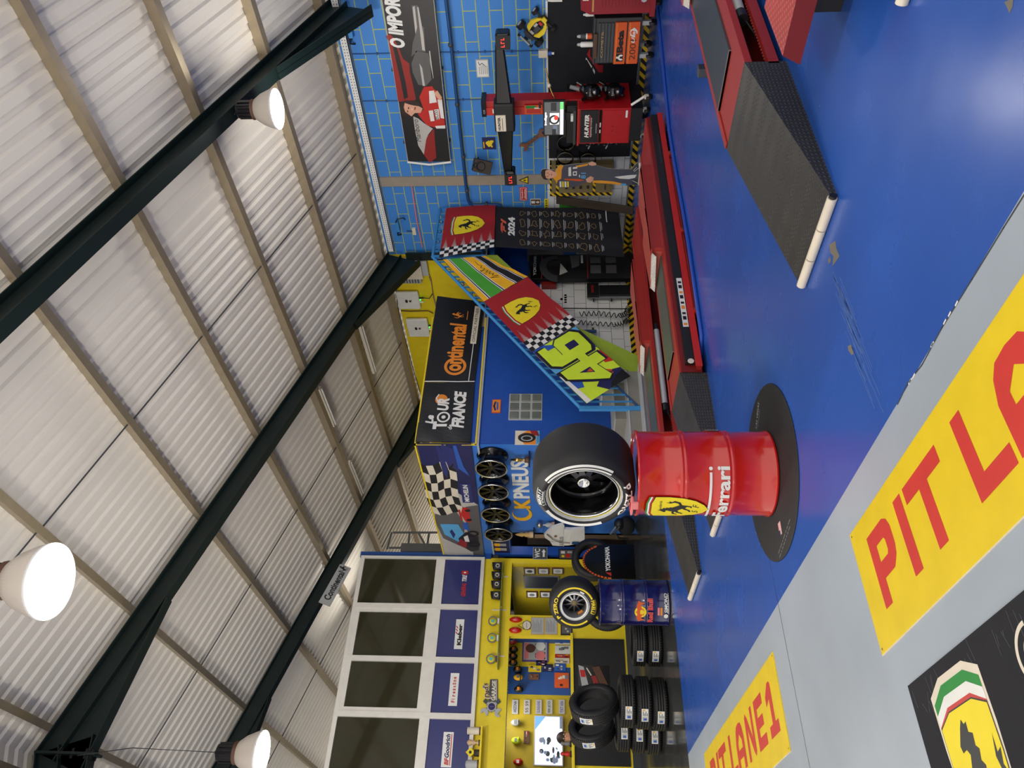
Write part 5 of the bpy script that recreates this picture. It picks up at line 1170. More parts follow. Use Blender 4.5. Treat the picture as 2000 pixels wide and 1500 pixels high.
for q in (((1250, 1000), (1290, 960)), ((1260, 1010), (1310, 970)), ((1240, 1110), (1300, 1140))): g.line(SP(q), .008, .003, 'white')
g.build('printed_overalls', t)
g = G(FX(XS))
SQ([(212, 1010), (225, 985), (265, 980), (295, 990), (280, 1010), (268, 1050), (280, 1090), (270, 1105), (240, 1095), (215, 1060)], 'hair', .001)
SQ([(262, 1000), (290, 990), (330, 995), (355, 1010), (380, 1015), (395, 1050), (350, 1078), (330, 1082), (300, 1092), (272, 1085), (258, 1050)], 'skin', .002)
for p in ((290, 1025), (290, 1062)): q = SP([p])[0]; g.ell(q[0], q[1], .014, .006, .003, 'black', 10); g.line([(q[0] - .016, q[1] + .018), (q[0] + .016, q[1] + .02)], .006, .003, 'hair')
q = SP([(312, 1043)])[0]; g.poly([(q[0] - .008, q[1]), (q[0] + .008, q[1]), (q[0], q[1] + .03)], .003, 'rust'); q = SP([(330, 1043)])[0]; g.ell(q[0], q[1], .022, .006, .003, 'print_red', 10)
g.build('printed_face', t)
g = G(FX(XS)); q = SP([(1337, 1035)])[0]; g.box(q[0] - .22, 0, -.25, q[0] + .22, .012, .03, 'cream'); g.prism([(q[0] - .02, .012), (q[0] + .02, .012), (q[0] + .02, .6), (q[0] - .02, .6)], -.02, -.012, 'cream'); g.build('foot_stand', t)
# ================================================================ stairs
t = thing('staircase', 'granite staircase with a lime stringer and blue railing, hung with racing flags', 'stairs', (8.6, YS + .5, 0))
g = G()   # bottom steps face the camera, then the flight turns right
SX0, SX1 = 5.95, 7.45
for i in range(3):
    y0 = YS - .30 + i * .31; z0 = .18 * i
    g.box(SX0 if i < 2 else X1 + .01, y0, z0, SX1, Y1 - .01, z0 + .165, 'granite'); g.box((SX0 if i < 2 else X1 + .01) - .01, y0 - .012, z0 + .165, SX1, Y1 - .01, z0 + .18, 'lgrey')
g.build('bottom_step', t)
zf = .54; xs = 7.40; nst = 12; xe = 10.30; rz = (2.68 - zf) / nst; rn = (xe - xs) / nst
for i in range(nst):
    g = G(); x = xs + i * rn; z = zf + (i + 1) * rz
    g.box(x, YS + .06, z - rz, x + .03, Y1 - .01, z - .03, 'granite'); g.box(x - .015, YS + .05, z - .03, x + rn + .02, Y1 - .01, z, 'lgrey'); g.build('step', t)
g = G()
P = [onY(x, y, YS + .02) for x, y in ((1122, 630), (1257, 746))]
sl_ = (2.68 - .54) / (xe - xs)
a = onY(1124, 637, YS); b_ = onY(1150, 664, YS); c_ = onY(1257, 747, YS)
with g.at(FY(YS + .05)):
    b2 = onY(1037, 558, YS); m_ = (b2.z - a.z) / (b2.x - a.x); zt2 = a.z + m_ * (10.15 - a.x)
    g.prism([(SX1 - .02, .0), (SX1 + .2, .0), (a.x, a.z), (10.15, zt2), (10.15, 2.72), (9.9, 2.72), (SX1 + .3, .62), (SX1 - .02, .30)], 0, .05, 'stringer_green')
g.build('stringer', t)
g = G(); g.box(10.15, YS + .05, 2.56, XW - .01, Y1 - .01, 2.70, 'rail_dark'); g.box(10.15, YS + .05, 2.70, XW - .01, Y1 - .01, 2.715, 'lgrey'); g.build('landing', t)
rl = [onY(1135, 798, YS), onY(845, 502, YS), onY(859, 408, YS)]; nb = onY(1262, 800, YS)
rl[2].x = XW - .03
g = G(); g.tube([tuple(p) for p in rl[:2]] , .028, 'rail_blue'); g.tube([tuple(p) for p in rl[1:]], .028, 'rail_blue'); g.sph(tuple(rl[1]), .029, 'rail_blue', 8, 6); g.build('handrail', t)
g = G(); g.box(rl[0].x - .03, YS - .03, .02, rl[0].x + .03, YS + .03, rl[0].z + .03, 'rail_blue'); g.build('newel_post', t)
g = G(); g.box(rl[1].x - .025, YS - .025, 2.7, rl[1].x + .025, YS + .025, rl[1].z, 'rail_blue'); g.build('newel_post', t)
d = rl[1] - rl[0]; ul = Vector((rl[0].x, YS, .16)); ur = Vector((rl[1].x, YS, rl[1].z - .9))
g = G(); g.tube([tuple(Vector((rl[0].x, YS, .10 + .08))), tuple(Vector((rl[1].x, YS, rl[1].z - .88)))], .018, 'rail_dark'); g.tube([tuple(Vector((rl[0].x, YS, rl[0].z - .14))), tuple(rl[1] - Vector((0, 0, .14)))], .012, 'rail_dark'); g.tube([tuple(rl[1] - Vector((0, 0, .9))), (rl[2].x, YS, rl[1].z - .9)], .018, 'rail_dark'); g.tube([tuple(rl[1] - Vector((0, 0, .14))), (rl[2].x, YS, rl[1].z - .14)], .012, 'rail_dark'); g.build('lower_rail', t)
for i in range(1, 26):
    f_ = i / 26; p = rl[0] + d * f_; g = G(); g.box(p.x - .011, YS - .011, .18 + (rl[1].z - .88 - .18) * f_, p.x + .011, YS + .011, p.z, 'rail_blue'); g.build('baluster', t)
for i in range(1, 9):
    x = rl[1].x + (rl[2].x - rl[1].x) * i / 9; g = G(); g.box(x - .011, YS - .011, rl[1].z - .9, x + .011, YS + .011, rl[1].z, 'rail_blue'); g.build('baluster', t)
g = G()
for i in range(7):
    f_ = .3 + i * .1; p = rl[0] + d * f_; q = p - Vector((0, 0, .07)); n = 14
    g.tube([(q.x + .09 * math.cos(k * .5) * (1 - k / 16), YS, q.z + .05 * math.sin(k * .5) * (1 - k / 16) + .055 * math.cos(k * .5) * (1 - k / 16)) for k in range(n)], .008, 'rail_dark', n=6)
for i in range(4):
    x = rl[1].x + .15 + i * .28; q = Vector((x, YS, rl[1].z - .07)); g.tube([(q.x + .07 * math.cos(k * .5) * (1 - k / 16), YS, q.z + .06 * math.sin(k * .5) * (1 - k / 16)) for k in range(14)], .008, 'rail_dark', n=6)
g.build('scrollwork', t)
# ================================================================ flags on the railing
def flag(name, label, corners, draw, w, h, off, amp=.02, kx=7.0, ky=3.0, nx=26, ny=14, group='racing flags on the stair railing', sag=0.0):
    # corners : photo points tl, tr, br, bl of the cloth; draw() paints it flat in 0..w, 0..h
    C = [onY(x, y, YS - off) for x, y in corners]
    g = G(); draw(g, w, h)
    g.cut([w * i / nx for i in range(1, nx)], [h * i / ny for i in range(1, ny)])
    def fn(x, y, z):
        u = x / w; v = 1 - y / h
        p = C[0] * (1 - u) * (1 - v) + C[1] * u * (1 - v) + C[2] * u * v + C[3] * (1 - u) * v
        wv = amp * (.25 + .75 * v) * (math.sin(kx * u + 1.3 * math.sin(ky * v)) + .5 * math.sin(2.3 * kx * u + 2 * v))
        return (p.x, p.y - wv - z - amp * 1.5, p.z - sag * v * math.sin(PI * u))
    g.warp(fn)
    return tag(g.build(name), label, 'flag', group)
D = .0025
def checks(g, x0, y0, x1, y1, nx, ny, z):
    g.rect(x0, y0, x1, y1, z, 'white'); dx = (x1 - x0) / nx; dy = (y1 - y0) / ny
    for i in range(nx):
        for j in range(ny):
            if (i + j) % 2: g.rect(x0 + i * dx, y0 + j * dy, x0 + (i + 1) * dx, y0 + (j + 1) * dy, z + D, 'black')
def d_red(g, w, h):
    g.rect(0, 0, w, h, 0, 'cloth_red'); cw = w * .17
    checks(g, 0, 0, cw, h, 3, 12, D)
    for j in range(6):
        yy = h * (j + .5) / 6
        for k in range(7): 
            L = w * (.20 - .05 * abs(k - 3)); dy = (k - 3) * h * .013
            g.add([(cw, yy + dy - h * .0045, D), (cw + L, yy + dy - h * .0008, D), (cw + L, yy + dy + h * .0008, D), (cw, yy + dy + h * .0045, D)], [(0, 1, 2, 3)], 'print_light')
    shield(g, w * .60, h * .50, w * .37, h * .60, D, 'gap', dz=D)
flag('racing_flag', 'red flag with a yellow horse shield and a checkered end, on the upper landing railing', ((858, 506), (872, 409), (968, 401), (965, 486)), d_red, 1.18, 1.05, .10, .018, nx=30, ny=16)
def circ_pts(cx, cy, s, seed):
    r_ = random.Random(seed); n = 9; P = []
    for i in range(n): 
        a = 2 * PI * i / n; q = s * (.35 + .65 * r_.random()); P.append((cx + q * math.cos(a) * 1.1, cy + q * math.sin(a) * .9))
    out = []
    for i in range(n):
        a, b, c, d_ = P[i - 1], P[i], P[(i + 1) % n], P[(i + 2) % n]
        for k in range(3):
            t_ = k / 3; out.append(tuple(.5 * ((2 * b[j]) + (-a[j] + c[j]) * t_ + (2 * a[j] - 5 * b[j] + 4 * c[j] - d_[j]) * t_ ** 2 + (-a[j] + 3 * b[j] - 3 * c[j] + d_[j]) * t_ ** 3) for j in (0, 1)))
    return out + out[:1]
def d_f1(g, w, h):
    g.rect(0, 0, w, h, 0, 'cloth_black')
    if 'f1red' not in MATS: pm('f1red', (216, 96, 66), .8)
    x = w * .30; y = h * .905; s = h * .055
    g.poly([(x, y), (x + s * .5, y), (x + s * .9, y + s * .45), (x + s * 1.9, y + s * .45), (x + s * 1.6, y + s * .2), (x + s * 1.0, y + s * .2), (x + s * .8, y)], D, 'f1red'); g.poly([(x + s * .3, y + s * .5), (x + s * 2.5, y + s * .5), (x + s * 2.2, y + s * .8), (x + s * 1.0, y + s * .8)], D, 'f1red'); g.poly([(x + s * 2.1, y), (x + s * 2.5, y), (x + s * 3.1, y + s * .8), (x + s * 2.7, y + s * .8)], D, 'f1red')
    g.text('2024', w * .30, h * .835, h * .055, 'white', D, w=w * .44, bold=.05)
    for r_ in range(7):
        for c in range(4):
            cx = w * (.14 + .235 * c); cy = h * (.775 - .095 * r_)
            g.line(circ_pts(cx, cy, w * .085, r_ * 7 + c), .0055, D, 'gold')
            L = w * (.12 + .05 * ((r_ * 3 + c) % 3)); g.rect(cx - L / 2, cy - h * .048, cx + L / 2, cy - h * .042, D, 'lgrey'); g.rect(cx - L * .3, cy - h * .059, cx + L * .4, cy - h * .054, D, 'lgrey')
    g.rect(w * .72, h * .10, w * .98, h * .108, D, 'white')
flag('racing_banner', 'tall black cloth with a red logo and rows of small race track outlines', ((964, 485), (967, 407), (1208, 412), (1219, 504)), d_f1, 1.12, 2.7, .06, .022, kx=8, ky=5, nx=26, ny=26)
def d_sen(g, w, h):
    B = [(0, .10, 'cloth_yellow'), (.10, .115, 'white'), (.115, .14, 'navy'), (.14, .155, 'white'), (.155, .42, 'cloth_green'), (.42, .435, 'white'), (.435, .46, 'navy'), (.46, .475, 'white'), (.475, .70, 'cloth_yellow'), (.70, .715, 'white'), (.715, .735, 'navy'), (.735, .75, 'white'), (.75, .90, 'cloth_black'), (.90, .915, 'white'), (.915, .93, 'navy'), (.93, 1, 'cloth_yellow')]
    for a, b, m in B: g.rect(0, h * (1 - b), w, h * (1 - a), 0, m)
    P = [(.30, .36), (.36, .50), (.34, .34), (.40, .42), (.43, .36), (.46, .44), (.50, .36), (.52, .46), (.56, .36), (.60, .50), (.56, .52), (.62, .38), (.66, .44), (.70, .37), (.74, .42), (.84, .40)]
    g.line([(w * x, h * y) for x, y in P], .012, D, 'black'); g.line([(w * .46, h * .49), (w * .52, h * .51)], .01, D, 'black')
flag('racing_flag', 'green, yellow and black striped flag with a signature, highest on the sloping railing', ((945, 591), (865, 509), (948, 502), (1031, 543)), d_sen, 1.3, 1.0, .09, .016, nx=24, ny=14)
flag('racing_flag', 'red flag with a yellow horse shield and a checkered end, halfway down the sloping railing', ((1038, 689), (945, 591), (1031, 543), (1131, 633)), d_red, 1.35, 1.0, .10, .014, nx=30, ny=16)
def d_46(g, w, h):
    g.rect(0, 0, w, h, 0, 'lime'); z = D
    def q(p, m, k=1): g.poly([(w * a, h * b) for a, b in p], D * k, m)
    q([(0, 0), (0, .5), (.12, .62), (.25, .3), (.18, 0)], 'navy'); q([(0, .9), (0, 1), (.5, 1), (.48, .93)], 'white', 3); q([(0, 0), (0, .45), (.1, .3), (.14, 0)], 'black', 2.5); q([(.2, .8), (.25, 1), (.45, 1), (.5, .8), (.35, .7)], 'blue'); q([(.1, .3), (.22, .5), (.3, .3), (.2, .12)], 'dorange'); q([(.5, .85), (.55, 1), (.72, 1), (.7, .85)], 'sky'); q([(.75, .85), (.8, 1), (.95, 1), (.9, .86)], 'dorange')
    q([(.88, .5), (1, .75), (1, 1), (.95, 1), (.9, .8)], 'blue'); q([(.3, 0), (.34, .14), (.5, .1), (.55, 0)], 'red'); q([(.6, 0), (.62, .1), (.78, .1), (.85, 0)], 'blue'); q([(.85, 0), (.88, .12), (1, .2), (1, 0)], 'sky'); 
    four = [(.12, .32), (.40, .92), (.54, .92), (.54, .46), (.60, .46), (.60, .28), (.54, .28), (.54, .08), (.38, .08), (.38, .28), (.16, .22)]
    six = [(.60, .12), (.60, .80), (.68, .94), (.96, .94), (.96, .78), (.74, .78), (.74, .62), (.92, .62), (.98, .52), (.98, .18), (.90, .06), (.66, .06)]
    def grow(P, f):
        cx = sum(p[0] for p in P) / len(P); cy = sum(p[1] for p in P) / len(P); return [(cx + (p[0] - cx) * f, cy + (p[1] - cy) * f) for p in P]
    q(grow(four, 1.16), 'navy', 3); q(grow(six, 1.14), 'navy', 3); q(grow(four, 1.10), 'black', 3.5); q(grow(six, 1.09), 'black', 3.5); q(four, 'lime', 4); q(six, 'lime', 4)
    q([(.30, .42), (.40, .66), (.40, .42)], 'navy', 5); q([(.74, .24), (.74, .46), (.84, .46), (.84, .24)], 'navy', 5); q([(.32, .44), (.36, .54), (.38, .44)], 'dorange', 6)
flag('racing_flag', 'lime flag with the number forty-six outlined in navy, lowest on the railing', ((1146, 790), (1041, 690), (1124, 640), (1231, 738)), d_46, 1.5, 1.0, .11, .016, nx=28, ny=14)
# ================================================================ wall under the stairs
t = thing('mechanic_creeper', 'black mechanic creeper leaning upright on the white tiles, castors outward', 'creeper', tuple(onY(1238, 560, Y1 - .08)))
CR = Y1 - .10
def CQ(x0, y0, x1, y1, Y=CR): return rectY(Y, x0, y0, x1, y1)
q = CQ(1146, 556, 1236, 582); g = G(FY(CR)); g.box(q[0], q[1], -.04, q[2], q[3], .0, 'grey'); g.build('frame', t, bevel=.02)
w_ = q[2] - q[0]; h_ = q[3] - q[1]
g = G(FY(CR)); g.box(q[0] + .04, q[1] + .03, 0, q[2] - .03, q[3] - h_ * .28, .03, 'black'); g.build('pad', t, bevel=.015)
g = G(FY(CR)); g.box(q[0] + .015, q[3] - h_ * .26, 0, q[2] - .01, q[3] - .005, .06, 'black'); g.text('YATO', q[0] + w_ * .2, q[3] - h_ * .15, h_ * .055, 'red', .0615, w=w_ * .6, bold=.03); g.build('headrest', t, bevel=.02)
for zz in (q[3] - .12, (q[1] + q[3]) / 2 - .02, q[1] + .07):
    g = G(FY(CR)); g.box(q[0] - .02, zz - .02, -.03, q[0] + .02, zz + .02, -.01, 'steel'); g.cyl((q[0] - .045, zz - .015, -.01), (q[0] - .045, zz + .015, -.01), .03, 'dark_metal', n=14); g.cyl((q[0] - .045, zz - .017, -.01), (q[0] - .045, zz + .017, -.01), .015, 'cream', n=12); g.build('castor', t)
# display stand with tyre pictures (tall curved board)
t = thing('display_stand', 'tall curved black display stand with tyre pictures, behind the black circuit cloth', 'display', tuple(onY(1235, 515, Y1 - .25)))
q = CQ(1033, 498, 1233, 546, Y1 - .22); g = G()
def cur(x, y, z, q=q):
    u = (x - q[0]) / (q[2] - q[0]); return (x, Y1 - .30 - .07 * math.sin(PI * u) - z + .06, y)
W_, Hh = q[2] - q[0], q[3] - q[1]
g.rect(q[0], q[1], q[2], q[3], 0, 'black'); z_ = .003
g.rect(q[0] + .02 * W_, q[3] - Hh * .28, q[2], q[3] - Hh * .02, z_, 'gloss_black'); g.ell(q[0] + W_ * .3, q[3] - Hh * .27, W_ * .30, Hh * .10, z_ * 2, 'print_dark'); g.ring(q[0] + W_ * .4, q[3] - Hh * .28, W_ * .30, W_ * .5, z_ * 3, 'dgrey', 0, PI, n=20)
g.rect(q[0], q[3] - Hh * .13, q[2], q[3] - Hh * .125, z_ * 3, 'red'); g.rect(q[0], q[3] - Hh * .575, q[2], q[3] - Hh * .57, z_ * 3, 'red')
g.poly([(q[0] + W_ * .1, q[3] - Hh * .30), (q[0] + W_ * .5, q[3] - Hh * .31), (q[0] + W_ * .2, q[3] - Hh * .38)], z_ * 4, 'print_light'); g.poly([(q[0] + W_ * .3, q[3] - Hh * .42), (q[2] - W_ * .1, q[3] - Hh * .40), (q[2] - W_ * .1, q[3] - Hh * .5), (q[0] + W_ * .4, q[3] - Hh * .49)], z_ * 4, 'print_grey')
for i in range(4): g.rect(q[0] + W_ * (.15 + .35 * (i % 2)), q[3] - Hh * (.70 + .15 * (i // 2)), q[0] + W_ * (.42 + .35 * (i % 2)), q[3] - Hh * (.60 + .15 * (i // 2)), z_ * 3, 'print_grey')
g.text('YOKOHAMA', q[0] + W_ * .1, q[3] - Hh * .075, Hh * .03, 'lgrey', z_ * 3, w=W_ * .8, bold=.03); g.rect(q[0] + W_ * .5, q[3] - Hh * .53, q[2] - W_ * .1, q[3] - Hh * .51, z_ * 4, 'white')
g.cut([q[0] + W_ * i / 10 for i in range(1, 10)], []); g.warp(cur); g.build('printed_board', t)
g = G(); g.box(q[0] + .02, Y1 - .28, 0, q[2] - .02, Y1 - .04, q[1] + .02, 'black'); g.box(q[0] + .05, Y1 - .2, 0, q[2] - .05, Y1 - .1, q[3] - .05, 'black'); g.build('base', t)
# locker seen between the flags
g = G(FY(Y1 - .3)); q = CQ(1030, 455, 1100, 494, Y1 - .3); g.box(q[0], q[1], -.25, q[2] + .1, q[3], 0, 'print_grey'); g.box(q[0], q[1] - .25, -.25, q[2] + .1, q[1], 0, 'rail_dark'); tag(g.build('wall_cabinet', bevel=.01), 'grey-blue wall cabinet just visible behind the black circuit cloth', 'cabinet')
# coiled air hoses, hooks and the air gun
def coil(a, b, sag, turns, r_, lab, loose):
    g = G(); n = turns * 10; pts = []
    for i in range(n + 1):
        u = i / n; p = a.lerp(b, u); p = p + Vector((0, 0, -sag * math.sin(PI * u))); an = 2 * PI * turns * u
        pts.append((p.x + r_ * math.cos(an) * .6, p.y - .05 + r_ * .5 * math.sin(an), p.z + (b - a).normalized().z * 0 + r_ * math.sin(an)))
    g.tube(pts, .007, 'black', n=6); return tag(g.build('coiled_hose'), lab, 'hose', 'coiled air hoses under the stairs')
HY = Y1 - .10
def HP(x, y): return onY(x, y, HY)
def coil2(P, turns, r_, lab):
    g = G(); n = turns * 10; pts = []
    for i in range(n + 1):
        u = i / n * (len(P) - 1); k = min(int(u), len(P) - 2); p = P[k].lerp(P[k + 1], u - k); tn = (P[k + 1] - P[k]).normalized(); sx = Vector((-tn.z, 0, tn.x)); an = 2 * PI * turns * i / n
        q = p + sx * r_ * math.cos(an) + Vector((0, 1, 0)) * r_ * .6 * math.sin(an); pts.append(tuple(q))
    g.tube(pts, .008, 'black', n=6); return tag(g.build('coiled_hose'), lab, 'hose', 'coiled air hoses under the stairs')
coil2([HP(1132, 613), HP(1170, 612), HP(1210, 617), HP(1224, 612), HP(1228, 600)], 16, .05, 'upper of two black coiled air hoses hanging against the white tiles, ending in a tangle')
coil2([HP(1127, 629), HP(1160, 632), HP(1200, 634), HP(1220, 630), HP(1228, 622)], 15, .045, 'lower of two black coiled air hoses hanging against the white tiles, beside the stair flags')
g = G(); g.tube([tuple(onY(1100, 602, Y1 - .015)), tuple(onY(1225, 603, Y1 - .015))], .009, 'black'); tag(g.build('air_pipe'), 'straight black air pipe running down the white tiles behind the coiled hoses', 'pipe')
t = thing('air_gun', 'black air gun hanging on the white tiles beside the lowest flag', 'tool', tuple(HP(1160, 642)))
g = G(); a, b = HP(1135, 647), HP(1165, 647); g.cyl(tuple(a), tuple(b), .03, 'rail_dark'); g.build('barrel', t); g = G(); g.cyl(tuple(HP(1159, 647)), tuple(HP(1158, 641)), .02, 'brown'); g.build('handle', t)
g = G(FY(Y1)); q = rectY(Y1, 1102, 574, 1110, 592); 
for i in range(4): g.rect(q[0] + (q[2] - q[0]) * i / 4, q[1] + .03, q[0] + (q[2] - q[0]) * (i + .7) / 4, q[3], .004, 'black')
g.ell((q[0] + q[2]) / 2 - .02, q[3] + .05, .03, .025, .004, 'print_red'); g.box(q[0], q[1], 0, q[2], q[3] + .1, .003, 'white'); tag(g.build('wall_sticker'), 'small white sticker with black letters and a red dot on the tiles', 'sticker')
g = G(FY(Y1 - .01)); q = rectY(Y1, 1058, 553, 1086, 566); g.box(q[0], q[1], 0, q[2], q[3], .12, 'print_red'); tag(g.build('wall_box', bevel=.006), 'small dark red box on the tiles behind the red flag', 'box')
# ================================================================ banners of the mezzanine parapet
def pquad(name, label, P, plane, draw, group, cat='banner', th=.012):
    # P: photo corners tl,tr,br,bl ; plane(x,y)->world
    C = [plane(*p) for p in P]; w = ((C[1] - C[0]).length + (C[2] - C[3]).length) / 2; h = ((C[0] - C[3]).length + (C[1] - C[2]).length) / 2
    nrm = (C[1] - C[0]).cross(C[3] - C[0]).normalized() * -1
    if nrm.dot(EYE - C[0]) < 0: nrm = -nrm
    g = G(); draw(g, w, h)
    g.box(0, 0, -th, w, h, -.001, 'black')
    g.cut([w * i / 16 for i in range(1, 16)], [h * i / 6 for i in range(1, 6)])
    def fn(x, y, z):
        u = x / w; v = 1 - y / h
        p = C[0] * (1 - u) * (1 - v) + C[1] * u * (1 - v) + C[2] * u * v + C[3] * (1 - u) * v
        return tuple(p + nrm * (z + .006 * math.sin(9 * u + 3 * v) * math.sin(7 * v)))
    g.warp(fn); return tag(g.build(name), label, cat, group)
pb = lambda x, y: onY(x, y, Y1 - .06)
pm('vinyl_black', (28, 28, 28), .35, bump=.1)
def d_cont(g, w, h):
    g.rect(0, 0, w, h, 0, 'vinyl_black'); g.rect(0, 0, .02, h, D, 'white')
    Y = h * .30; X0 = w * .095; Hh = h * .36
    g.ring(X0 + Hh * .50, Y + Hh * .36, Hh * .46, Hh * .62, D, 'orange', .12 * PI, 1.88 * PI, n=36)
    g.text('ontinental', X0 + Hh * .16, Y, Hh * .98, 'orange', D * 1.5, w=w * .56, bold=.04)
    horse(g, w * .79, Y + h * .22, h * .24, D, 'orange', flip=-1); g.line([(w * .745, Y + h * .02), (w * .85, Y + h * .02)], .012, D, 'orange')
    g.rect(0, h * .115, w * .45, h * .13, D, 'white'); g.rect(w * .45, h * .07, w * .93, h * .19, D, 'cream'); g.text('OFFICIAL PARTNER', w * .475, h * .10, h * .06, 'black', D * 2, w=w * .43)
pquad('parapet_banner', 'black banner with large orange lettering and a leaping horse, right of the cycle race banner', ((829.5, 746), (854, 578), (947, 590), (927, 746)), pb, d_cont, 'advertising banners on the mezzanine parapet')
def d_tour(g, w, h):
    g.rect(0, 0, w, h, 0, 'vinyl_black')
    g.ell(w * .70, h * .62, h * .12, h * .12, D, 'orange', 32)
    g.text('Le', w * .29, h * .72, h * .15, 'white', D * 2, w=w * .14, bold=.05, shear=.2)
    g.text('T', w * .20, h * .46, h * .26, 'white', D * 2, w=w * .13, bold=.06); g.ring(w * .40, h * .54, h * .09, h * .125, D * 2, 'white'); g.ell(w * .40, h * .54, h * .04, h * .04, D * 2, 'white'); g.text('UR', w * .50, h * .46, h * .22, 'white', D * 3, w=w * .22, bold=.05, shear=.15)
    g.line([(w * .62, h * .66), (w * .72, h * .72), (w * .78, h * .68)], .02, D * 3, 'white')
    g.text('de', w * .19, h * .36, h * .08, 'white', D * 2, w=w * .08, bold=.02, shear=.2); g.text('FRANCE', w * .22, h * .14, h * .24, 'white', D * 2, w=w * .60, bold=.05, shear=.15)
pquad('parapet_banner', 'black banner with white brush lettering and an orange disc, at the mezzanine corner', ((811, 863), (829.5, 747), (927, 747), (919, 863)), pb, d_tour, 'advertising banners on the mezzanine parapet')
pc = lambda x, y: onX(x, y, X1 - .06)
def d_race(g, w, h):
    g.rect(0, 0, w, h, 0, 'print_light')
    def q(p, m, k=1): g.poly([(w * a, h * b) for a, b in p], D * k, m)
    q([(.52, 0), (.66, .55), (.72, 1), (1, 1), (1, 0)], 'navy'); q([(0, 0), (.52, 0), (.5, .28), (.3, .32), (0, .25)], 'print_grey')
    def P_(i, j): return (.44 + i * .07 + .02 * math.sin(j * 1.3), .30 + j * .135 + .05 * math.sin(i * .9) + .02 * i)
    for i in range(6):
        for j in range(5): q([P_(i, j), P_(i + 1, j), P_(i + 1, j + 1), P_(i, j + 1)], 'black' if (i + j) % 2 else 'cream', 2)
    q([(.74, .55), (.8, .62), (.99, .66), (.99, .60), (.82, .5)], 'panel_blue', 2.5); q([(.76, .1), (.82, .3), (.99, .34), (.99, .28), (.84, .2)], 'blue', 2.5)
    q([(.1, .45), (.2, .9), (.36, 1), (.47, .95), (.47, .5), (.35, .35)], 'print_grey'); q([(.16, .55), (.24, .85), (.34, .9), (.34, .5), (.25, .4)], 'sky', 1.5); q([(.2, .66), (.27, .72), (.29, .66), (.24, .6)], 'panel_blue', 2)
    q([(.08, .1), (.22, .08), (.27, .35), (.2, .55), (.12, .5), (.06, .3)], 'print_dark', 3); g.ring(w * .14, h * .2, h * .08, h * .14, D * 4, 'black'); g.ring(w * .25, h * .2, h * .08, h * .14, D * 4, 'black'); q([(.1, .4), (.16, .36), (.2, .5), (.14, .6)], 'print_red', 4); q([(.17, .3), (.24, .32), (.22, .42), (.17, .4)], 'white', 4.5)
    q([(.28, .26), (.36, .28), (.36, .38), (.3, .4)], 'blue', 3); q([(.36, .2), (.49, .22), (.5, .34), (.44, .4), (.37, .32)], 'red', 3); q([(.38, .38), (.48, .4), (.48, .44), (.38, .42)], 'red', 3.5)
    for x in (.385, .47): g.ell(w * x, h * .24, h * .05, h * .06, D * 4, 'black')
    g.rect(w * .54, h * .10, w * .70, h * .32, D * 3, 'panel_blue'); g.text('MICHELIN', w * .55, h * .17, h * .10, 'white', D * 4, w=w * .14, bold=.03)
    q([(.8, .3), (.95, .25), (1, .55), (.86, .6)], 'panel_blue', 2)
pquad('parapet_banner', 'printed racing banner with checkered flag, motorcycle and red racing car, above the wheel rims', ((866, 1087), (814, 867), (920, 866), (946, 1088)), pc, d_race, 'advertising banners on the mezzanine parapet')
g = G(); g.box(X1 - .05, Y1 - .05, 2.69, XW - 1.9, Y1 - .01, 2.72, 'lgrey'); g.box(X1 - .05, Y1 - .01, 2.69, X1 - .01, YF - .05, 2.72, 'lgrey'); g.box(X1 - .065, Y1 - .055, 2.72, X1 - .045, Y1 - .04, 3.72, 'yellow')
tp = pc(814, 867).z + .02
g.box(X1 - .07, Y1 - .06, tp, XW - 2, Y1 - .03, tp + .025, 'yellow'); g.box(X1 - .07, Y1 - .06, tp, X1 - .04, YF - .05, tp + .025, 'yellow'); g.box(X1 - .07, Y1 - .055, 2.725, XW - 2, Y1 - .05, 2.75, 'yellow')
structure(g.build('trim_6'))
# ---------------- network boxes on the upper yellow wall
XY_ = XW - .02
for (bx, lab) in (((777, 566, 820, 599), 'white rounded network box with green light, higher on the yellow wall beside the beam'), ((796, 619, 838, 653), 'white rounded network box with green light, nearest the lettered orange banner')):
    l, b, r, t_ = rectX(XY_, *bx); c = onX((bx[0] + bx[2]) / 2, (bx[1] + bx[3]) / 2, XY_)
    t = thing('network_box', lab, 'network box', tuple(c), 'white network boxes on the yellow wall')
    g = G(FX(XY_)); g.box(l, b, .02, r, t_, .09, 'white'); g.build('cover', t, bevel=.03, seg=4)
    g = G(FX(XY_)); g.box(l + .05, b + .05, -.019, r - .05, t_ - .05, .03, 'lgrey'); g.build('back_plate', t)
    m1, m2 = (l + r) / 2, (b + t_) / 2; g = G(FX(XY_)); g.ell(m1, m2 + .04, .05, .03, .0915, 'black'); g.rect(m1 - .03, m2 - .06, m1 + .03, m2 - .02, .0915, 'navy'); g.rect(m1 - .01, m2 - .075, m1 + .05, m2 - .06, .0915, 'orange'); g.build('logo', t)
    if 'led_green' not in MATS: pm('led_green', (60, 230, 90), .4, emit=4.0)
    g = G(FX(XY_)); g.box(m1 - .02, b - .025, .03, m1, b - .005, .05, 'led_green'); g.cyl((m1 + .06, b, .05), (m1 + .06, b - .1, .05), .02, 'black'); g.tube([(m1 + .06, b - .1, .05), (m1 + .04, b - .22, .05), (m1 + .15, b - .3, .02)], .01, 'black'); g.cyl((m1 - .07, b, .05), (m1 - .07, b - .08, .05), .018, 'white'); g.build('plug', t)
l, b, r, t_ = rectX(XY_, 782, 503, 825, 536); t = thing('network_box', 'cream alarm box with louvred sides, partly hidden by the roof beam on the yellow wall', 'network box', tuple(onX(805, 520, XY_)))
g = G(FX(XY_)); g.box(l, b, 0, r, t_, .16, 'cream'); g.build('cover', t, bevel=.01)
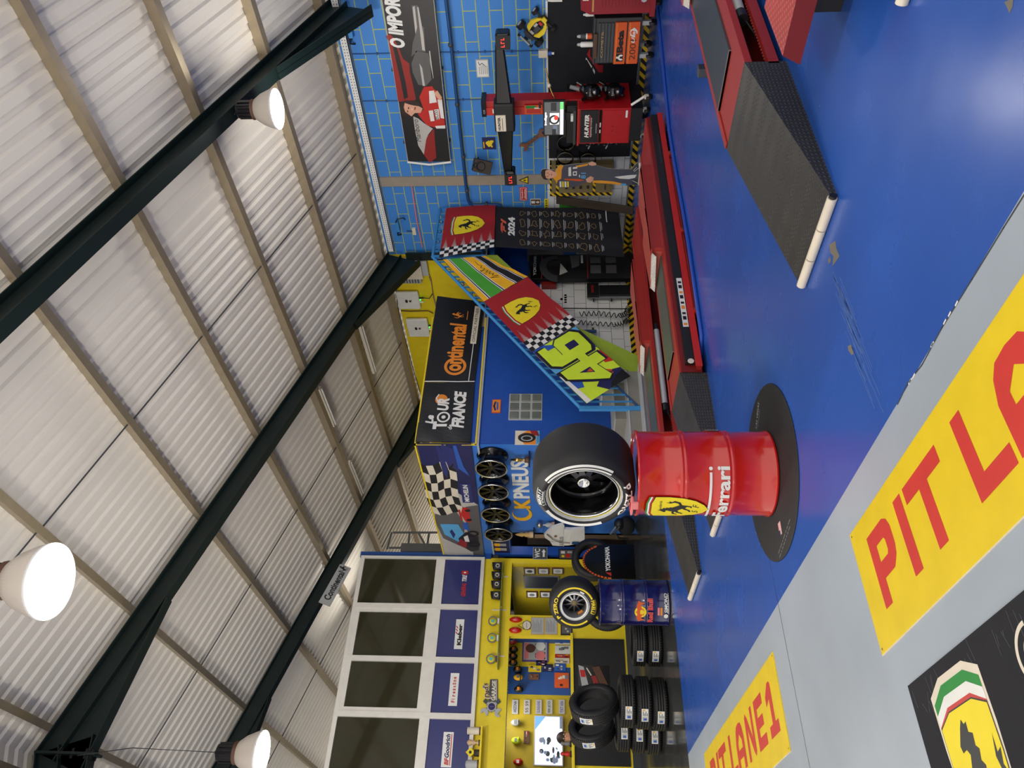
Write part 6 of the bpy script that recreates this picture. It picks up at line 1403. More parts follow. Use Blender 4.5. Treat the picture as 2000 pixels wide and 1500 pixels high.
g = G(FX(XY_)); g.box(l - .14, b + .05, 0, l, t_ - .02, .13, 'lgrey')
for i in range(6): g.box(l - .12, b + .1 + i * .06, .13, l - .02, b + .13 + i * .06, .14, 'print_grey')
g.build('vent', t); g = G(FX(XY_)); g.box(l + .05, b - .12, 0, r - .02, b, .1, 'lgrey'); g.build('cable_cover', t)
g = G(); 
for i in range(4): g.tube([W3(x, y + i * 1.6, .025) for x, y in ((838, 536), (842, 545), (846, 575), (853, 600), (858, 640))], .006, ('brown', 'cream', 'black', 'rust')[i], n=6)
g.tube([W3(x, y, .03) for x, y in ((783, 607), (800, 608), (836, 607), (846, 612))], .012, 'brown', n=6); g.tube([W3(x, y, .03) for x, y in ((771, 545), (777, 600), (789, 655), (800, 695), (820, 765))], .009, 'brown', n=6)
tag(g.build('cable_bundle'), 'bundle of thin cables running along the upper yellow wall', 'cable')
# ================================================================ things on the shop-name wall
def q3(x, y, o=0.0): return lx(X1 - o, *z3(x, y))
XL = X1 - .012
# raised letters
t = thing('wall_lettering', 'large orange and white shop name letters on the blue wall under the wheel rims', 'sign', tuple(onX(1030, 950, X1)))
a0 = lx(X1, 1037, 972); a1 = lx(X1, 1034, 899); z0 = lx(X1, 1034, 950)[1]; z1h = lx(X1, 1001, 950)[1] - z0
g = G(FX(X1)); g.text('PNEUS', a0[0], z0, z1h, 'white', .002, w=a1[0] - a0[0], bold=.025, d=.015); g.build('white_letters', t)
oc = lx(X1, 1020, 1003); ow = abs(lx(X1, 1020, 1017)[0] - lx(X1, 1020, 991)[0]) / 2
g = G(FX(X1)); kx = lx(X1, 1037, 992)[0]; g.text('K', kx, z0, z1h, 'cloth_yellow', .002, w=(a0[0] - kx) * .92, bold=.03, d=.015)
n = 30; O = []; I = []
for i in range(n + 1):
    a = math.radians(60 + 300 * i / n); O.append((oc[0] + ow * 1.0 * math.cos(a), oc[1] + z1h * .62 * math.sin(a))); I.append((oc[0] + .05 + ow * .82 * math.cos(a), oc[1] + .02 + z1h * .50 * math.sin(a)))
g.prism(O + I[::-1], .002, .017, 'cloth_yellow'); g.build('orange_letters', t)
g = G(FX(X1)); c = lx(X1, 1062, 975); g.prism([(c[0] - .3, c[1] - .1), (c[0] + .1, c[1] + .15), (c[0] + .2, c[1] + .12), (c[0] - .05, c[1] - .02), (c[0] + .1, c[1] - .06), (c[0] - .1, c[1] - .08)], .002, .012, 'cloth_yellow'); tag(g.build('wall_emblem'), 'small orange emblem on the blue wall, half hidden by the big tyre', 'sign')
# alloy rims : one built, then copied along the wall
def make_rim(label):
    t = thing('alloy_rim', label, 'wheel rim', (0, 0, 0), 'black alloy rims on the blue wall')
    g = G(FX(0)); R_ = .27; g.lathe([(R_ - .04, -.02), (R_ - .012, .012), (R_, .0), (R_ - .005, -.03), (R_ - .05, -.06), (R_ - .055, -.2), (R_ - .02, -.24), (R_ - .0, -.26), (R_ - .02, -.26), (R_ - .065, -.2), (R_ - .06, -.05)], 'gloss_black', n=56, closed=True); g.build('barrel', t)
    g = G(FX(0)); g.lathe([(R_ - .028, .002), (R_ - .012, .014), (R_ + .001, .002), (R_ - .003, -.008)], 'chrome', n=56); g.build('lip', t)
    g = G(FX(0))
    for i in range(7):
        for dv in (-.1, .1):
            with g.at(RZ(2 * PI * i / 7 + dv + .1)):
                g.add([(.03, -.016, -.03), (.03, .016, -.03), (R_ - .035, .010, -.005), (R_ - .035, -.010, -.005), (.03, -.02, -.07), (.03, .02, -.07), (R_ - .035, .014, -.05), (R_ - .035, -.014, -.05)], [(0, 3, 2, 1), (0, 1, 5, 4), (1, 2, 6, 5), (2, 3, 7, 6), (3, 0, 4, 7)], 'gloss_black')
    g.lathe([(R_ - .05, -.10), (0, -.10)], 'black', n=32); g.lathe([(.07, -.06), (.055, -.03), (.03, -.022), (0, -.022)], 'gloss_black', n=24)  # black disc added behind the spokes puts shade into the gaps
    for i in range(5): a = 2 * PI * i / 5; g.cyl((.045 * math.cos(a), .045 * math.sin(a), -.035), (.045 * math.cos(a), .045 * math.sin(a), -.02), .008, 'dark_metal', n=8)
    g.build('spokes', t); return t
RP = [(959.6, 916.5), (963.5, 962), (968, 1006.5), (973.6, 1045)]
rl_ = ['black alloy rim with a polished lip, nearest the wall corner', 'black alloy rim with a polished lip, second from the wall corner', 'black alloy rim with a polished lip, third from the wall corner', 'black alloy rim with a polished lip, beside the two-figure sign']
rim0 = make_rim(rl_[0])
for i, (x, y) in enumerate(RP):
    o = rim0 if i == 0 else copy_tree(rim0)
    p = onX(x, y, X1 - .27); o.location = p; o['_o'] = tuple(p); o['label'] = rl_[i]
# shelf trophies
def trophy(name, label, c, parts, shelf=True, cat='trophy', group=None):
    t = thing(name, label, cat, c, group)
    for nm, prof, m in parts:
        g = G(T(*c)); g.lathe(prof, m, n=20); g.build(nm, t)
    return t
def shelf(label, X, p, w, d=.16):
    g = G(FX(X)); l, b = p; g.box(l - w / 2, b - .02, 0, l + w / 2, b, d, 'black'); return tag(g.build('wall_shelf'), label, 'shelf')
for (px_, py_), lab, sl_, kind in (((1033, 889), 'small gold trophy on a dark base, on the shelf beside the white letters', 'small black shelf right of the white letters', 0), ((1083, 1017), 'silver ball trophy on a small black shelf of the blue wall', 'small black shelf under the silver ball trophy', 1), ((1042, 1036), 'pale carved figure trophy beside the doorway', 'small black shelf under the pale carved trophy', 2)):
    p = lx(X1, px_, py_); shelf(sl_, X1, p, .26)
    c = (X1 - .09, -p[0], p[1])
    if kind == 0: trophy('trophy', lab, c, [('base', [(.05, 0), (.05, .07), (0, .07)], 'brown'), ('cup', [(.02, .07), (.015, .1), (.035, .13), (.03, .17), (.05, .2), (.02, .22), (.012, .3), (0, .3)], 'brass')])
    elif kind == 1: trophy('trophy', lab, c, [('base', [(.06, 0), (.06, .05), (0, .05)], 'wood'), ('stem', [(.045, .05), (.05, .12), (.03, .16), (.015, .18), (.015, .22)], 'lgrey'), ('ball', [(0, .21), (.05, .235), (.065, .28), (.05, .325), (0, .345)], 'steel')])
    else: trophy('trophy', lab, c, [('base', [(.06, 0), (.06, .08), (0, .08)], 'wood'), ('figure', [(.045, .08), (.05, .14), (.03, .18), (.045, .22), (.03, .28), (.02, .32), (0, .36)], 'gold')])
def d_ppl(g, l, b, r, t_, z):
    w = r - l; h = t_ - b
    for k in (.32, .70):
        cx = l + w * k; g.ell(cx, b + h * .80, w * .08, h * .06, z, 'cream', 14); g.rect(cx - w * .12, b + h * .46, cx + w * .12, b + h * .73, z, 'cloth_yellow'); g.rect(cx - w * .10, b + h * .15, cx - w * .01, b + h * .46, z, 'lgrey'); g.rect(cx + w * .01, b + h * .15, cx + w * .10, b + h * .46, z, 'lgrey')
wall_sign('wall_sign', 'dark square sign with two yellow and grey human figures, above the doorway', 'sign', (956, 1056, 995, 1079), d_ppl, 'navy', .012, X1)
# polo shirt hung at the doorway
sh = lambda x, y: onX(940 + x * .16, 1000 + y * .16, X1 - .21)
pts = [(770, 275), (800, 240), (860, 190), (1000, 140), (1015, 150), (1012, 205), (1100, 210), (1260, 195), (1262, 330), (1205, 372), (1060, 395), (1010, 400), (1008, 415), (870, 405), (835, 345), (780, 300)]
L_ = [( -sh(*p).y, sh(*p).z) for p in pts]
t = thing('polo_shirt', 'pale grey polo shirt with dark piping hanging at the edge of the blue wall', 'shirt', (X1 - .2, -sum(p[0] for p in L_) / len(L_), min(p[1] for p in L_)))
g = G(FX(X1 - .18)); g.prism(L_, .0, .05, 'shirt'); g.cut([min(p[0] for p in L_) + i * .06 for i in range(30)], []); g.v = [(p[0] + .012 * math.sin(p[1] * 26 + p[2] * 3), p[1], p[2]) for p in g.v]; g.build('body', t)
g = G(FX(X1 - .248)); S2 = lambda P: [(-sh(*p).y, sh(*p).z) for p in P]
g.line(S2([(800, 250), (870, 310), (960, 350), (1080, 358)]), .02, 0, 'brown'); g.line(S2([(835, 340), (960, 340)]), .012, 0, 'brown'); g.rect(*(S2([(1105, 372)])[0]), *(S2([(1195, 345)])[0]), .001, 'rail_dark'); P_ = S2([(980, 395), (985, 285)]); g.text('LEXUS', P_[0][0], P_[0][1] - .03, .07, 'dgrey', .001, w=P_[1][0] - P_[0][0]); g.ell(*S2([(905, 278)])[0], .03, .03, .001, 'rust'); g.build('print', t)
g = G(); p = sh(800, 270); g.tube([(p.x, p.y, p.z), (p.x, p.y, p.z + .05), (p.x + .04, p.y, p.z + .07), (X1 - .004, p.y, p.z + .06)], .006, 'steel'); g.build('hook', t)
# passage : door frame, WC sign, poster
g = G(); a = onY(1060, 1055, YF + .6); b_ = onY(1060, 1048, YF + .6); g.box(a.x - .0, YF + .5, 0, b_.x, YF + .6, 2.05, 'wood'); g.box(onY(1060, 1066, YF + .6).x, YF + .55, 0, a.x, YF + .6, 2.05, 'dwood'); structure(g.build('door_1'))
def signY(name, label, cat, Y, box, deco, base, th=.012, group=None):
    l, b, r, t_ = rectY(Y, *box); g = G(FY(Y)); g.box(l, b, .001, r, t_, th, base); deco(g, l, b, r, t_, th + .0015); return tag(g.build(name), label, cat, group)
def d_wc(g, l, b, r, t_, z):
    w = r - l; h = t_ - b; g.rect(l + .008, b + .008, r - .008, t_ - .008, z, 'slate'); g.text('WC', l + w * .12, b + h * .50, h * .38, 'white', z + .001, w=w * .76, bold=.03)
    g.poly([(l + w * .2, b + h * .18), (l + w * .6, b + h * .18), (l + w * .6, b + h * .10), (l + w * .85, b + h * .25), (l + w * .6, b + h * .40), (l + w * .6, b + h * .32), (l + w * .2, b + h * .32)], z + .001, 'white')
signY('wall_sign', 'small grey sign with two white letters and an arrow, in the dark blue passage', 'sign', YF, (1041, 1069.5, 1069, 1093), d_wc, 'lgrey')
def d_pst(g, l, b, r, t_, z):
    w = r - l; h = t_ - b; g.rect(l + w * .08, b + h * .06, r - w * .08, t_ - h * .06, z, 'print_grey'); g.ell(l + w * .3, b + h * .72, w * .12, h * .1, z + .001, 'yellow', 12); g.ell(l + w * .35, b + h * .42, w * .22, h * .14, z + .001, 'red', 14); g.rect(l + w * .55, b + h * .6, l + w * .8, b + h * .85, z + .001, 'white'); g.rect(l + w * .6, b + h * .15, l + w * .8, b + h * .45, z + .001, 'lgrey')
signY('wall_poster', 'black framed racing poster below the arrow sign in the passage', 'poster', YF, (1091, 1073, 1122, 1093), d_pst, 'black')
# ---------------- things on the stair wall
def d_or(g, l, b, r, t_, z):
    w = r - l; h = t_ - b; g.rect(l + .012, b + .012, r - .012, t_ - .012, z, 'orange'); g.text('GARAGE', l + w * .2, b + h * .55, h * .22, 'navy', z + .001, w=w * .6, bold=.02); g.line([(l + w * .25, b + h * .3), (l + w * .75, b + h * .35)], h * .12, z + .001, 'navy')
signY('wall_plate', 'small orange metal plate on the blue stair wall above the glass blocks', 'sign', Y1, (961, 781, 978, 807), lambda g, l, b, r, t_, z: (g.rect(l + .012, b + .012, r - .012, t_ - .012, z, 'orange'), g.line([(l + (r - l) * .2, b + (t_ - b) * .6), (l + (r - l) * .5, b + (t_ - b) * .75), (l + (r - l) * .8, b + (t_ - b) * .62)], .03, z + .001, 'navy'), g.line([(l + (r - l) * .25, b + (t_ - b) * .35), (l + (r - l) * .75, b + (t_ - b) * .38)], .03, z + .001, 'blue'))[0], 'dorange')
pm('glass_block', (112, 118, 112), .12, var=.25, scale=3)
l, b, r, t_ = rectY(Y1, 994, 770, 1059, 821)
g = G(FY(Y1)); g.box(l, b, .001, r, t_, .012, 'lgrey'); W_ = structure(g.build('window_5'))
for i in range(3):
    for j in range(3):
        dw, dh = (r - l) / 3, (t_ - b) / 3; g = G(FY(Y1)); g.box(l + i * dw + .018, b + j * dh + .018, .012, l + (i + 1) * dw - .018, b + (j + 1) * dh - .018, .03, 'glass_block'); g.build('glass_block', W_, bevel=.012)
def d_ty(g, l, b, r, t_, z):
    w = r - l; h = t_ - b
    g.rect(l, b, r, b + h * .15, z, 'sky'); g.poly([(l, b + h * .15), (r, b + h * .15), (r, b + h * .5), (l + w * .6, b + h * .9), (l, b + h * .6)], z, 'orange'); g.poly([(l + w * .6, b), (r, b + h * .1), (r, b + h * .4), (l + w * .7, b + h * .3)], z + .001, 'print_red')
    g.ell(l + w * .48, b + h * .52, w * .34, h * .36, z + .002, 'black', 30); g.ell(l + w * .44, b + h * .52, w * .2, h * .24, z + .003, 'lgrey', 24); g.ell(l + w * .44, b + h * .52, w * .14, h * .18, z + .004, 'black', 24)
    g.text('DUNLOP', l + w * .15, b + h * .04, h * .06, 'navy', z + .002, w=w * .7)
signY('wall_poster', 'square poster of a black tyre on a fiery background, at the wall corner', 'poster', Y1, (1006, 842, 1054, 869), d_ty, 'cream')
# ================================================================ yellow office front
brands = [('GENERAL TIRE', 'red', None), ('Kleber', 'black', 'white'), ('Firestone', 'red', 'white'), ('BFGoodrich', 'navy', 'white')]
bl = ['narrow lettered strip with red and white words, on the blue panel beside the passage', 'white plate with black lettering and a red swoosh, under the second window from the passage', 'white plate with spaced red lettering, under the third window from the passage', 'white plate with blue and red italic lettering, under the leftmost window']
bp = [(902, 1115, 911, 1166), (889, 1210, 905, 1268), (878, 1315, 895, 1379), (864, 1430, 884, 1499)]
for i, (s, m, bg) in enumerate(brands):
    Yp = YF - .046; l, b, r, t_ = rectY(Yp, *bp[i]); w = r - l; h = t_ - b; g = G(FY(Yp))
    if bg: g.box(l, b, 0, r, t_, .012, 'white')
    if i == 0: g.box(l, b, 0, r, t_, .003, 'panel_blue'); g.text('GENERAL', l, b, h, 'red', .0045, w=w * .52, bold=.04, shear=.2); g.text('TIRE', l + w * .56, b, h, 'white', .0045, w=w * .26, bold=.04, shear=.2); g.box(l + w * .86, b - .02, .003, r, t_ + .02, .0045, 'red'); g.ell(l + w * .93, (b + t_) / 2, w * .03, h * .3, .006, 'white', 8)
    elif i == 1: g.text(s, l + w * .12, b + h * .18, h * .5, m, .0135, w=w * .72, bold=.06); [g.line([(l + w * (.5 + k * .1), b + h * .74), (l + w * (.56 + k * .1), b + h * .9)], .02, .0135, 'red') for k in range(3)]
    elif i == 2: [g.text(ch, l + w * (.10 + .09 * k), b + h * .28, h * (.42 if k in (0, 1, 6) else .32), m, .0135, w=w * (.06 if ch != 'i' else .02), bold=.04) for k, ch in enumerate(s)]
    else: g.text('BF', l + w * .06, b + h * .3, h * .42, 'red', .0135, w=w * .18, bold=.05, shear=.2); g.text('Goodrich', l + w * .25, b + h * .3, h * .45, 'navy', .0135, w=w * .68, bold=.04, shear=.2); g.line([(l + w * .06, b + h * .18), (r - w * .06, b + h * .18)], .015, .0135, 'red')
    tag(g.build('name_plate'), bl[i], 'sign', 'tyre maker plates on the blue panels')
# shelf with black pyramids and glass discs
SY = YF - .16
l, b, r, t_ = rectY(SY, 968, 1096, 978, 1298)
sz = onY(978, 1150, SY).z
g = G(FY(YF)); sl2 = (onY(980, 1303, SY).x, onY(978, 1097, SY).x)
pm('shelf_glass', (120, 128, 60), .1); g.box(sl2[0], sz - .018, .0, sl2[1], sz, .18, 'shelf_glass'); sh_ = tag(g.build('wall_shelf'), 'long thin glass shelf on the yellow wall below the blue panels', 'shelf')
for xx in (sl2[0] + .25, (sl2[0] + sl2[1]) / 2 + .1, sl2[1] - .25):
    g = G(FY(YF)); g.box(xx - .012, sz - .12, 0, xx + .012, sz + .16, .01, 'cream'); g.box(xx - .01, sz - .03, .0, xx + .01, sz - .018, .16, 'cream'); g.build('bracket', sh_)
pys = [1108, 1126, 1144, 1165]
pl_ = ['black wedge trophy with grey engraving, first on the glass shelf beside the passage', 'black wedge trophy with grey engraving, second from the passage', 'black wedge trophy with grey engraving, third from the passage', 'black wedge trophy showing a pale emblem, fourth from the passage']
def make_wedge(label):
    t = thing('wedge_trophy', label, 'trophy', (0, 0, 0), 'black wedge trophies on the glass shelf')
    g = G(); w_, h_ = .085, .20
    g.add([(-w_, -.05, 0), (w_, -.05, 0), (w_ * .8, .05, 0), (-w_ * .8, .05, 0), (-w_ * .75, -.05, h_ * .85), (w_, -.05, h_), (w_ * .6, .05, h_ * 1.05), (-w_ * .5, .05, h_ * .9)], [(3, 2, 1, 0), (0, 1, 5, 4), (4, 5, 6, 7), (1, 2, 6, 5), (2, 3, 7, 6), (3, 0, 4, 7)], 'gloss_black'); g.build('block', t)
    g = G(mk((1, 0, 0), (0, 0, 1), (0, -1, 0), (0, -.0515, 0))); g.rect(-w_ * .75, .02, w_ * .8, h_ * .75, 0, 'dgrey'); g.ring(.01, h_ * .42, .025, .04, .001, 'cream', n=20); g.line([(.05, h_ * .3), (.05, h_ * .55)], .01, .001, 'cream'); g.build('engraving', t); return t
w0 = make_wedge(pl_[0])
for i, y in enumerate(pys):
    o = w0 if i == 0 else copy_tree(w0); p = onY(976, y, SY + .06); o.location = (p.x, SY + .06, sz + .001); o['_o'] = tuple(o.location); o['label'] = pl_[i]
gl_ = ['round glass award on a white foot, first after the black wedges', 'round glass award on a white foot, middle of three', 'round glass award on a dark foot, farthest from the black wedges']
for i, y in enumerate((1213, 1246, 1287)):
    p = onY(976, y, SY + .06); c = (p.x, SY + .07, sz + .001)
    t = thing('glass_award', gl_[i], 'trophy', c, 'round glass awards on the glass shelf')
    g = G(T(*c)); g.box(-.05, -.03, 0, .05, .03, .035, 'white' if i < 2 else 'brown'); g.build('foot', t, bevel=.004)
    g = G(T(c[0], c[1], c[2] + .125) @ Matrix.Rotation(PI / 2, 4, 'X')); g.lathe([(.072, -.015), (.09, -.015), (.09, .015), (.072, .015)], 'grey', n=30, closed=True); g.build('ring', t)
    g = G(T(c[0], c[1], c[2] + .125) @ Matrix.Rotation(PI / 2, 4, 'X')); g.lathe([(0, .008), (.072, .008), (.072, -.008), (0, -.008)], 'shield_yellow', n=30); g.rect(-.03, -.03, .03, .03, .0095, 'teal'); g.build('disc', t)
# tin sign with gear, spanner and two words
pmz = lambda x, y: (920 + x * .16, 1280 + y * .16)
YG = YF - .02
Gp = lambda P: [ly(YG, *pmz(*p)) for p in P]
t = thing('garage_sign', 'cut-out tin sign with a gear, crossed spanners and the word garage on the yellow wall', 'sign', tuple(onY(968, 1360, YG)))
g = G(FY(YG)); g.prism(Gp([(232, 296), (325, 296), (325, 565), (212, 565)]), 0, .012, 'slate', 'dgrey'); 
a, b_ = Gp([(298, 556), (298, 310)]); g.text('GARAGE', a[0], a[1], Gp([(245, 556)])[0][1] - a[1], 'cream', .0135, w=b_[0] - a[0], bold=.05); a, b_ = Gp([(320, 556), (320, 310)]); g.line([(a[0], a[1] + .015), (b_[0], b_[1] + .015)], .02, .0135, 'lgrey')
g.build('plate', t)
a, b_ = Gp([(235, 520), (200, 345)]); d_ = Vector(b_) - Vector(a); g = G(FY(YG))
with g.at(T(*a) @ RZ(math.atan2(d_.y, d_.x))): g.text("Dad's", -.02, -.01, .11, 'cream', .013, w=d_.length * 1.05, bold=.09, shear=.3); g.text("Dad's", 0, 0, .09, 'brown', .0165, w=d_.length, bold=.03, shear=.3)
g.build('script_word', t)
c = Gp([(252, 628)])[0]; g = G(FY(YG)); rr = abs(Gp([(252, 690)])[0][0] - c[0])
for i in range(10): 
    with g.at(T(*c) @ RZ(2 * PI * i / 10)): g.rect(rr * .8, -rr * .18, rr * 1.15, rr * .18, .0145, 'grey')
g.ell(c[0], c[1], rr * .95, rr * .95, .0155, 'lgrey', 30); g.ell(c[0], c[1], rr * .72, rr * .72, .0165, 'navy', 30); g.text('1', c[0] - rr * .1, c[1] - rr * .4, rr * .8, 'purple', .0175, bold=.05); g.build('gear', t)
g = G(FY(YG))
for s in (1, -1):
    with g.at(T(*c) @ RZ(s * .9 + PI / 2)):
        g.rect(-.03, -rr * 1.9, .03, rr * 1.9, .013 if s > 0 else .0135, 'lgrey' if s > 0 else 'steel'); g.ring(0, rr * 1.9, .03, .075, .0138, 'lgrey', -.9 * PI - .4, .35 * PI, n=16); g.rect(-.035, -rr * 2.1, .035, -rr * 1.2, .0142, 'slate')
g.build('spanners', t)
# trophies on the little ledge left of the tin sign
lg = rectY(YF - .16, 936, 1415, 941, 1500)
led_z = onY(939, 1440, YF - .12).z
g = G(FY(YF)); xa, xb = onY(939, 1500, YF - .12).x - .4, onY(939, 1420, YF - .12).x; g.box(xa, led_z - .03, 0, xb, led_z, .22, 'wall_yellow'); tag(g.build('wall_shelf'), 'yellow ledge carrying trophies, left of the tin sign', 'shelf')
for i, (y, lab) in enumerate(((1428, 'cream cylindrical trophy with a picture, rightmost on the yellow ledge'), (1451, 'pale spiral trophy on the yellow ledge, second from the right'), (1471, 'yellow diamond trophy on a dark block, third on the yellow ledge'), (1494, 'wide cream trophy at the left end of the yellow ledge'))):
    p = onY(939, y, YF - .12); c = (p.x, YF - .12, led_z + .001)
    if i == 0: trophy('trophy', lab, c, [('base', [(.065, 0), (.065, .03), (0, .03)], 'brown'), ('cylinder', [(.06, .03), (.06, .24), (0, .24)], 'cream')], group='trophies on the yellow ledge')
    elif i == 1: trophy('trophy', lab, c, [('base', [(.05, 0), (.05, .03), (0, .03)], 'dgrey'), ('spiral', [(.03, .03), (.02, .08), (.045, .12), (.03, .15), (.055, .19), (.03, .22), (0, .24)], 'wood')], group='trophies on the yellow ledge')
    elif i == 2:
        t = trophy('trophy', lab, c, [('base', [(.055, 0), (.055, .1), (0, .1)], 'dwood')], group='trophies on the yellow ledge'); g = G(T(c[0], c[1] - .03, c[2] + .16) @ mk((1, 0, 0), (0, 0, 1), (0, -1, 0), (0, 0, 0))); g.prism([(0, -.08), (.08, 0), (0, .08), (-.08, 0)], 0, .02, 'shield_yellow'); g.ell(0, 0, .025, .025, .022, 'black', 12); g.build('diamond', t)
    else: trophy('trophy', lab, c, [('base', [(.08, 0), (.08, .03), (0, .03)], 'brown'), ('drum', [(.07, .03), (.075, .2), (.05, .23), (0, .24)], 'lgrey')], group='trophies on the yellow ledge')
# pier between door and office opening
for (bx, lab) in (((995, 1206, 1020, 1217), 'red shiny cap hung on the yellow pier, nearer the doorway'), ((994, 1226, 1019, 1238), 'red shiny cap hung on the yellow pier, nearer the office opening')):
    l, b, r, t_ = rectY(YF, *bx); cx, cz = (l + r) / 2, (b + t_) / 2
    t = thing('wall_ornament', lab, 'ornament', (cx, YF - .1, b), 'red ornaments on the yellow pier')
    g = G(); g.sph((cx, YF - .03, cz), (t_ - b) / 2, 'barrel_red', 16, 10, ((r - l) / (t_ - b), .5, 1)); g.build('shell', t)
    g = G(FY(YF - .06)); g.ell(cx, cz, (r - l) * .25, (t_ - b) * .25, .02, 'pink', 12); g.build('painted_highlight', t)  # pink oval, a glint put into the colour of the red shell
g = G(FY(YF)); c = ly(YF, 1029, 1222); g.ell(c[0], c[1], .09, .085, .02, 'dgrey', 24); g.ell(c[0], c[1], .08, .075, .0215, 'cream', 24); g.line([(c[0] - .05, c[1]), (c[0] + .05, c[1] + .01)], .012, .023, 'grey'); g.line([(c[0] - .05, c[1] + .08), (c[0], c[1] + .17), (c[0] + .05, c[1] + .08)], .008, .015, 'dgrey'); g.box(c[0] - .07, c[1] - .07, 0, c[0] + .07, c[1] + .07, .0195, 'dgrey'); tag(g.build('wall_sign'), 'small round cream plaque on a cord, on the yellow pier', 'sign')
def d_doc(g, l, b, r, t_, z):
    w = r - l; h = t_ - b; g.rect(l + .012, b + .012, r - .012, t_ - .012, z, 'lgrey')
    for i in range(7): g.line([(l + w * .15, t_ - h * (.15 + .1 * i)), (r - w * (.15 + .1 * (i % 3)), t_ - h * (.15 + .1 * i))], .008, z + .001, 'grey')
signY('wall_notice', 'upper printed notice in a gold frame on the yellow pier', 'notice', YF, (1037, 1206, 1063, 1240), d_doc, 'gold'); signY('wall_notice', 'lower printed notice in a gold frame on the yellow pier', 'notice', YF, (1064, 1206, 1089, 1240), d_doc, 'gold')
def d_ph(g, l, b, r, t_, z):
    w = r - l; h = t_ - b; g.rect(l + w * .1, b + h * .1, r - w * .1, t_ - h * .1, z, 'print_grey'); [g.ell(l + w * (.25 + .17 * i), b + h * (.4 + .15 * (i % 2)), w * .07, h * .1, z + .001, ('lgrey', 'print_light')[i % 2], 10) for i in range(4)]
signY('wall_picture', 'black framed team photograph low on the yellow pier', 'picture', YF, (1095, 1212, 1118, 1241), d_ph, 'black')
# recess : framed pictures, mirror
def recessX(name, label, cat, x0, y0, x1, y1, deco, base, grp=None):
    return wall_sign(name, label, cat, (x0, y0, x1, y1), deco, base, .02, 6.5, grp)
def d_frm(m): 
    def f(g, l, b, r, t_, z):
        w = r - l; h = t_ - b; g.rect(l + w * .12, b + h * .12, r - w * .12, t_ - h * .12, z, 'white'); g.ell((l + r) / 2, (b + t_) / 2, w * .22, h * .24, z + .001, m, 18)
    return f
for i, (x0, x1) in enumerate(((1023, 1046), (1050, 1073), (1078, 1101))): recessX('wall_picture', ('small brown framed picture, highest in the front column of the yellow recess', 'small brown framed picture, middle of the front column of the yellow recess', 'small brown framed picture, lowest seen of the front column of the yellow recess')[i], 'picture', x0, 1108, x1, 1120, d_frm('dgrey' if i == 0 else 'lgrey'), 'brown', 'framed pictures in the recess')
for i, (x0, x1) in enumerate(((1028, 1050), (1054, 1076))): recessX('wall_picture', ('small brown framed picture, highest in the rear column of the yellow recess', 'small brown framed picture, lower of the rear column of the yellow recess')[i], 'picture', x0, 1154, x1, 1166, d_frm('grey'), 'brown', 'framed pictures in the recess')
recessX('mirror', 'tall grey mirror between the framed pictures in the recess', 'mirror', 1023, 1124, 1092, 1148, lambda g, l, b, r, t_, z: g.rect(l + .03, b + .03, r - .03, t_ - .03, z, 'steel'), 'grey')
g = G(); c = onY(1045, 1200, RB); d_ = onY(1045, 1193, RB); g.box(c.x, RB - .05, 0, d_.x, RB, 1.9, 'brown'); g.box(c.x + .05, RB - .06, 0, c.x + .1, RB, 1.85, 'sky'); structure(g.build('door_2'))
# ---------------- office interior, seen through the opening
YO = OB - .02
oy = lambda x, y, o=0.0: ly(YO - o, 920 + x * .16, 1080 + y * .16)
ox2 = lambda x, y, o=0.0: ly(YO - o, 920 + x * .16, 1280 + y * .16)
g = G(FY(OB)); a = rectY(OB, 988, 1236, 1115, 1303); c_ = rectY(OB, 988, 1303, 1115, 1357); e_ = rectY(OB, 985, 1230, 1115, 1246)
g.box(a[0], .9, .0, a[2] + .3, 2.45, .012, 'wall_yellow'); g.box(c_[0], .9, 0, c_[2], 2.45, .013, 'wall_dblue'); g.box(e_[0], .9, .012, e_[2], 2.45, .014, 'wall_lblue')
structure(g.build('trim_7'))
def picY(name, label, cat, box, deco, base, grp=None, th=.03): return signY(name, label, cat, YO, box, deco, base, th, grp)
def d_car(m1, m2):
    def f(g, l, b, r, t_, z):
        w = r - l; h = t_ - b; r_ = random.Random(int(abs(l * 100)))
        for i in range(7): x, y = l + w * r_.uniform(.05, .75), b + h * r_.uniform(.05, .7); g.rect(x, y, x + w * r_.uniform(.1, .3), y + h * r_.uniform(.1, .3), z + .001 * i, (m1, m2, 'black', 'white', 'grey')[i % 5])
    return f
picY('wall_poster', 'large framed racing poster with pink and grey cars inside the office', 'poster', (1020, 1252, 1071, 1293), lambda g, l, b, r, t_, z: (g.rect(l + .03, b + .03, r - .03, t_ - .03, z, 'lgrey'), g.rect(l + .05, t_ - (t_ - b) * .25, r - .05, t_ - .05, z + .001, 'pink'), [g.poly([(l + (r - l) * (.1 + .45 * k), b + .06), (l + (r - l) * (.45 + .45 * k), b + .06), (l + (r - l) * (.38 + .45 * k), b + (t_ - b) * .5), (l + (r - l) * (.18 + .45 * k), b + (t_ - b) * .5)], z + .001, 'slate') for k in (0, 1)], [g.ell(l + (r - l) * (.28 + .45 * k), b + (t_ - b) * .3, .09, .1, z + .002, ('pink', 'white')[k], 14) for k in (0, 1)], g.ell((l + r) / 2 + .05, b + (t_ - b) * .68, .09, .1, z + .002, 'brown', 14))[0], 'purple')
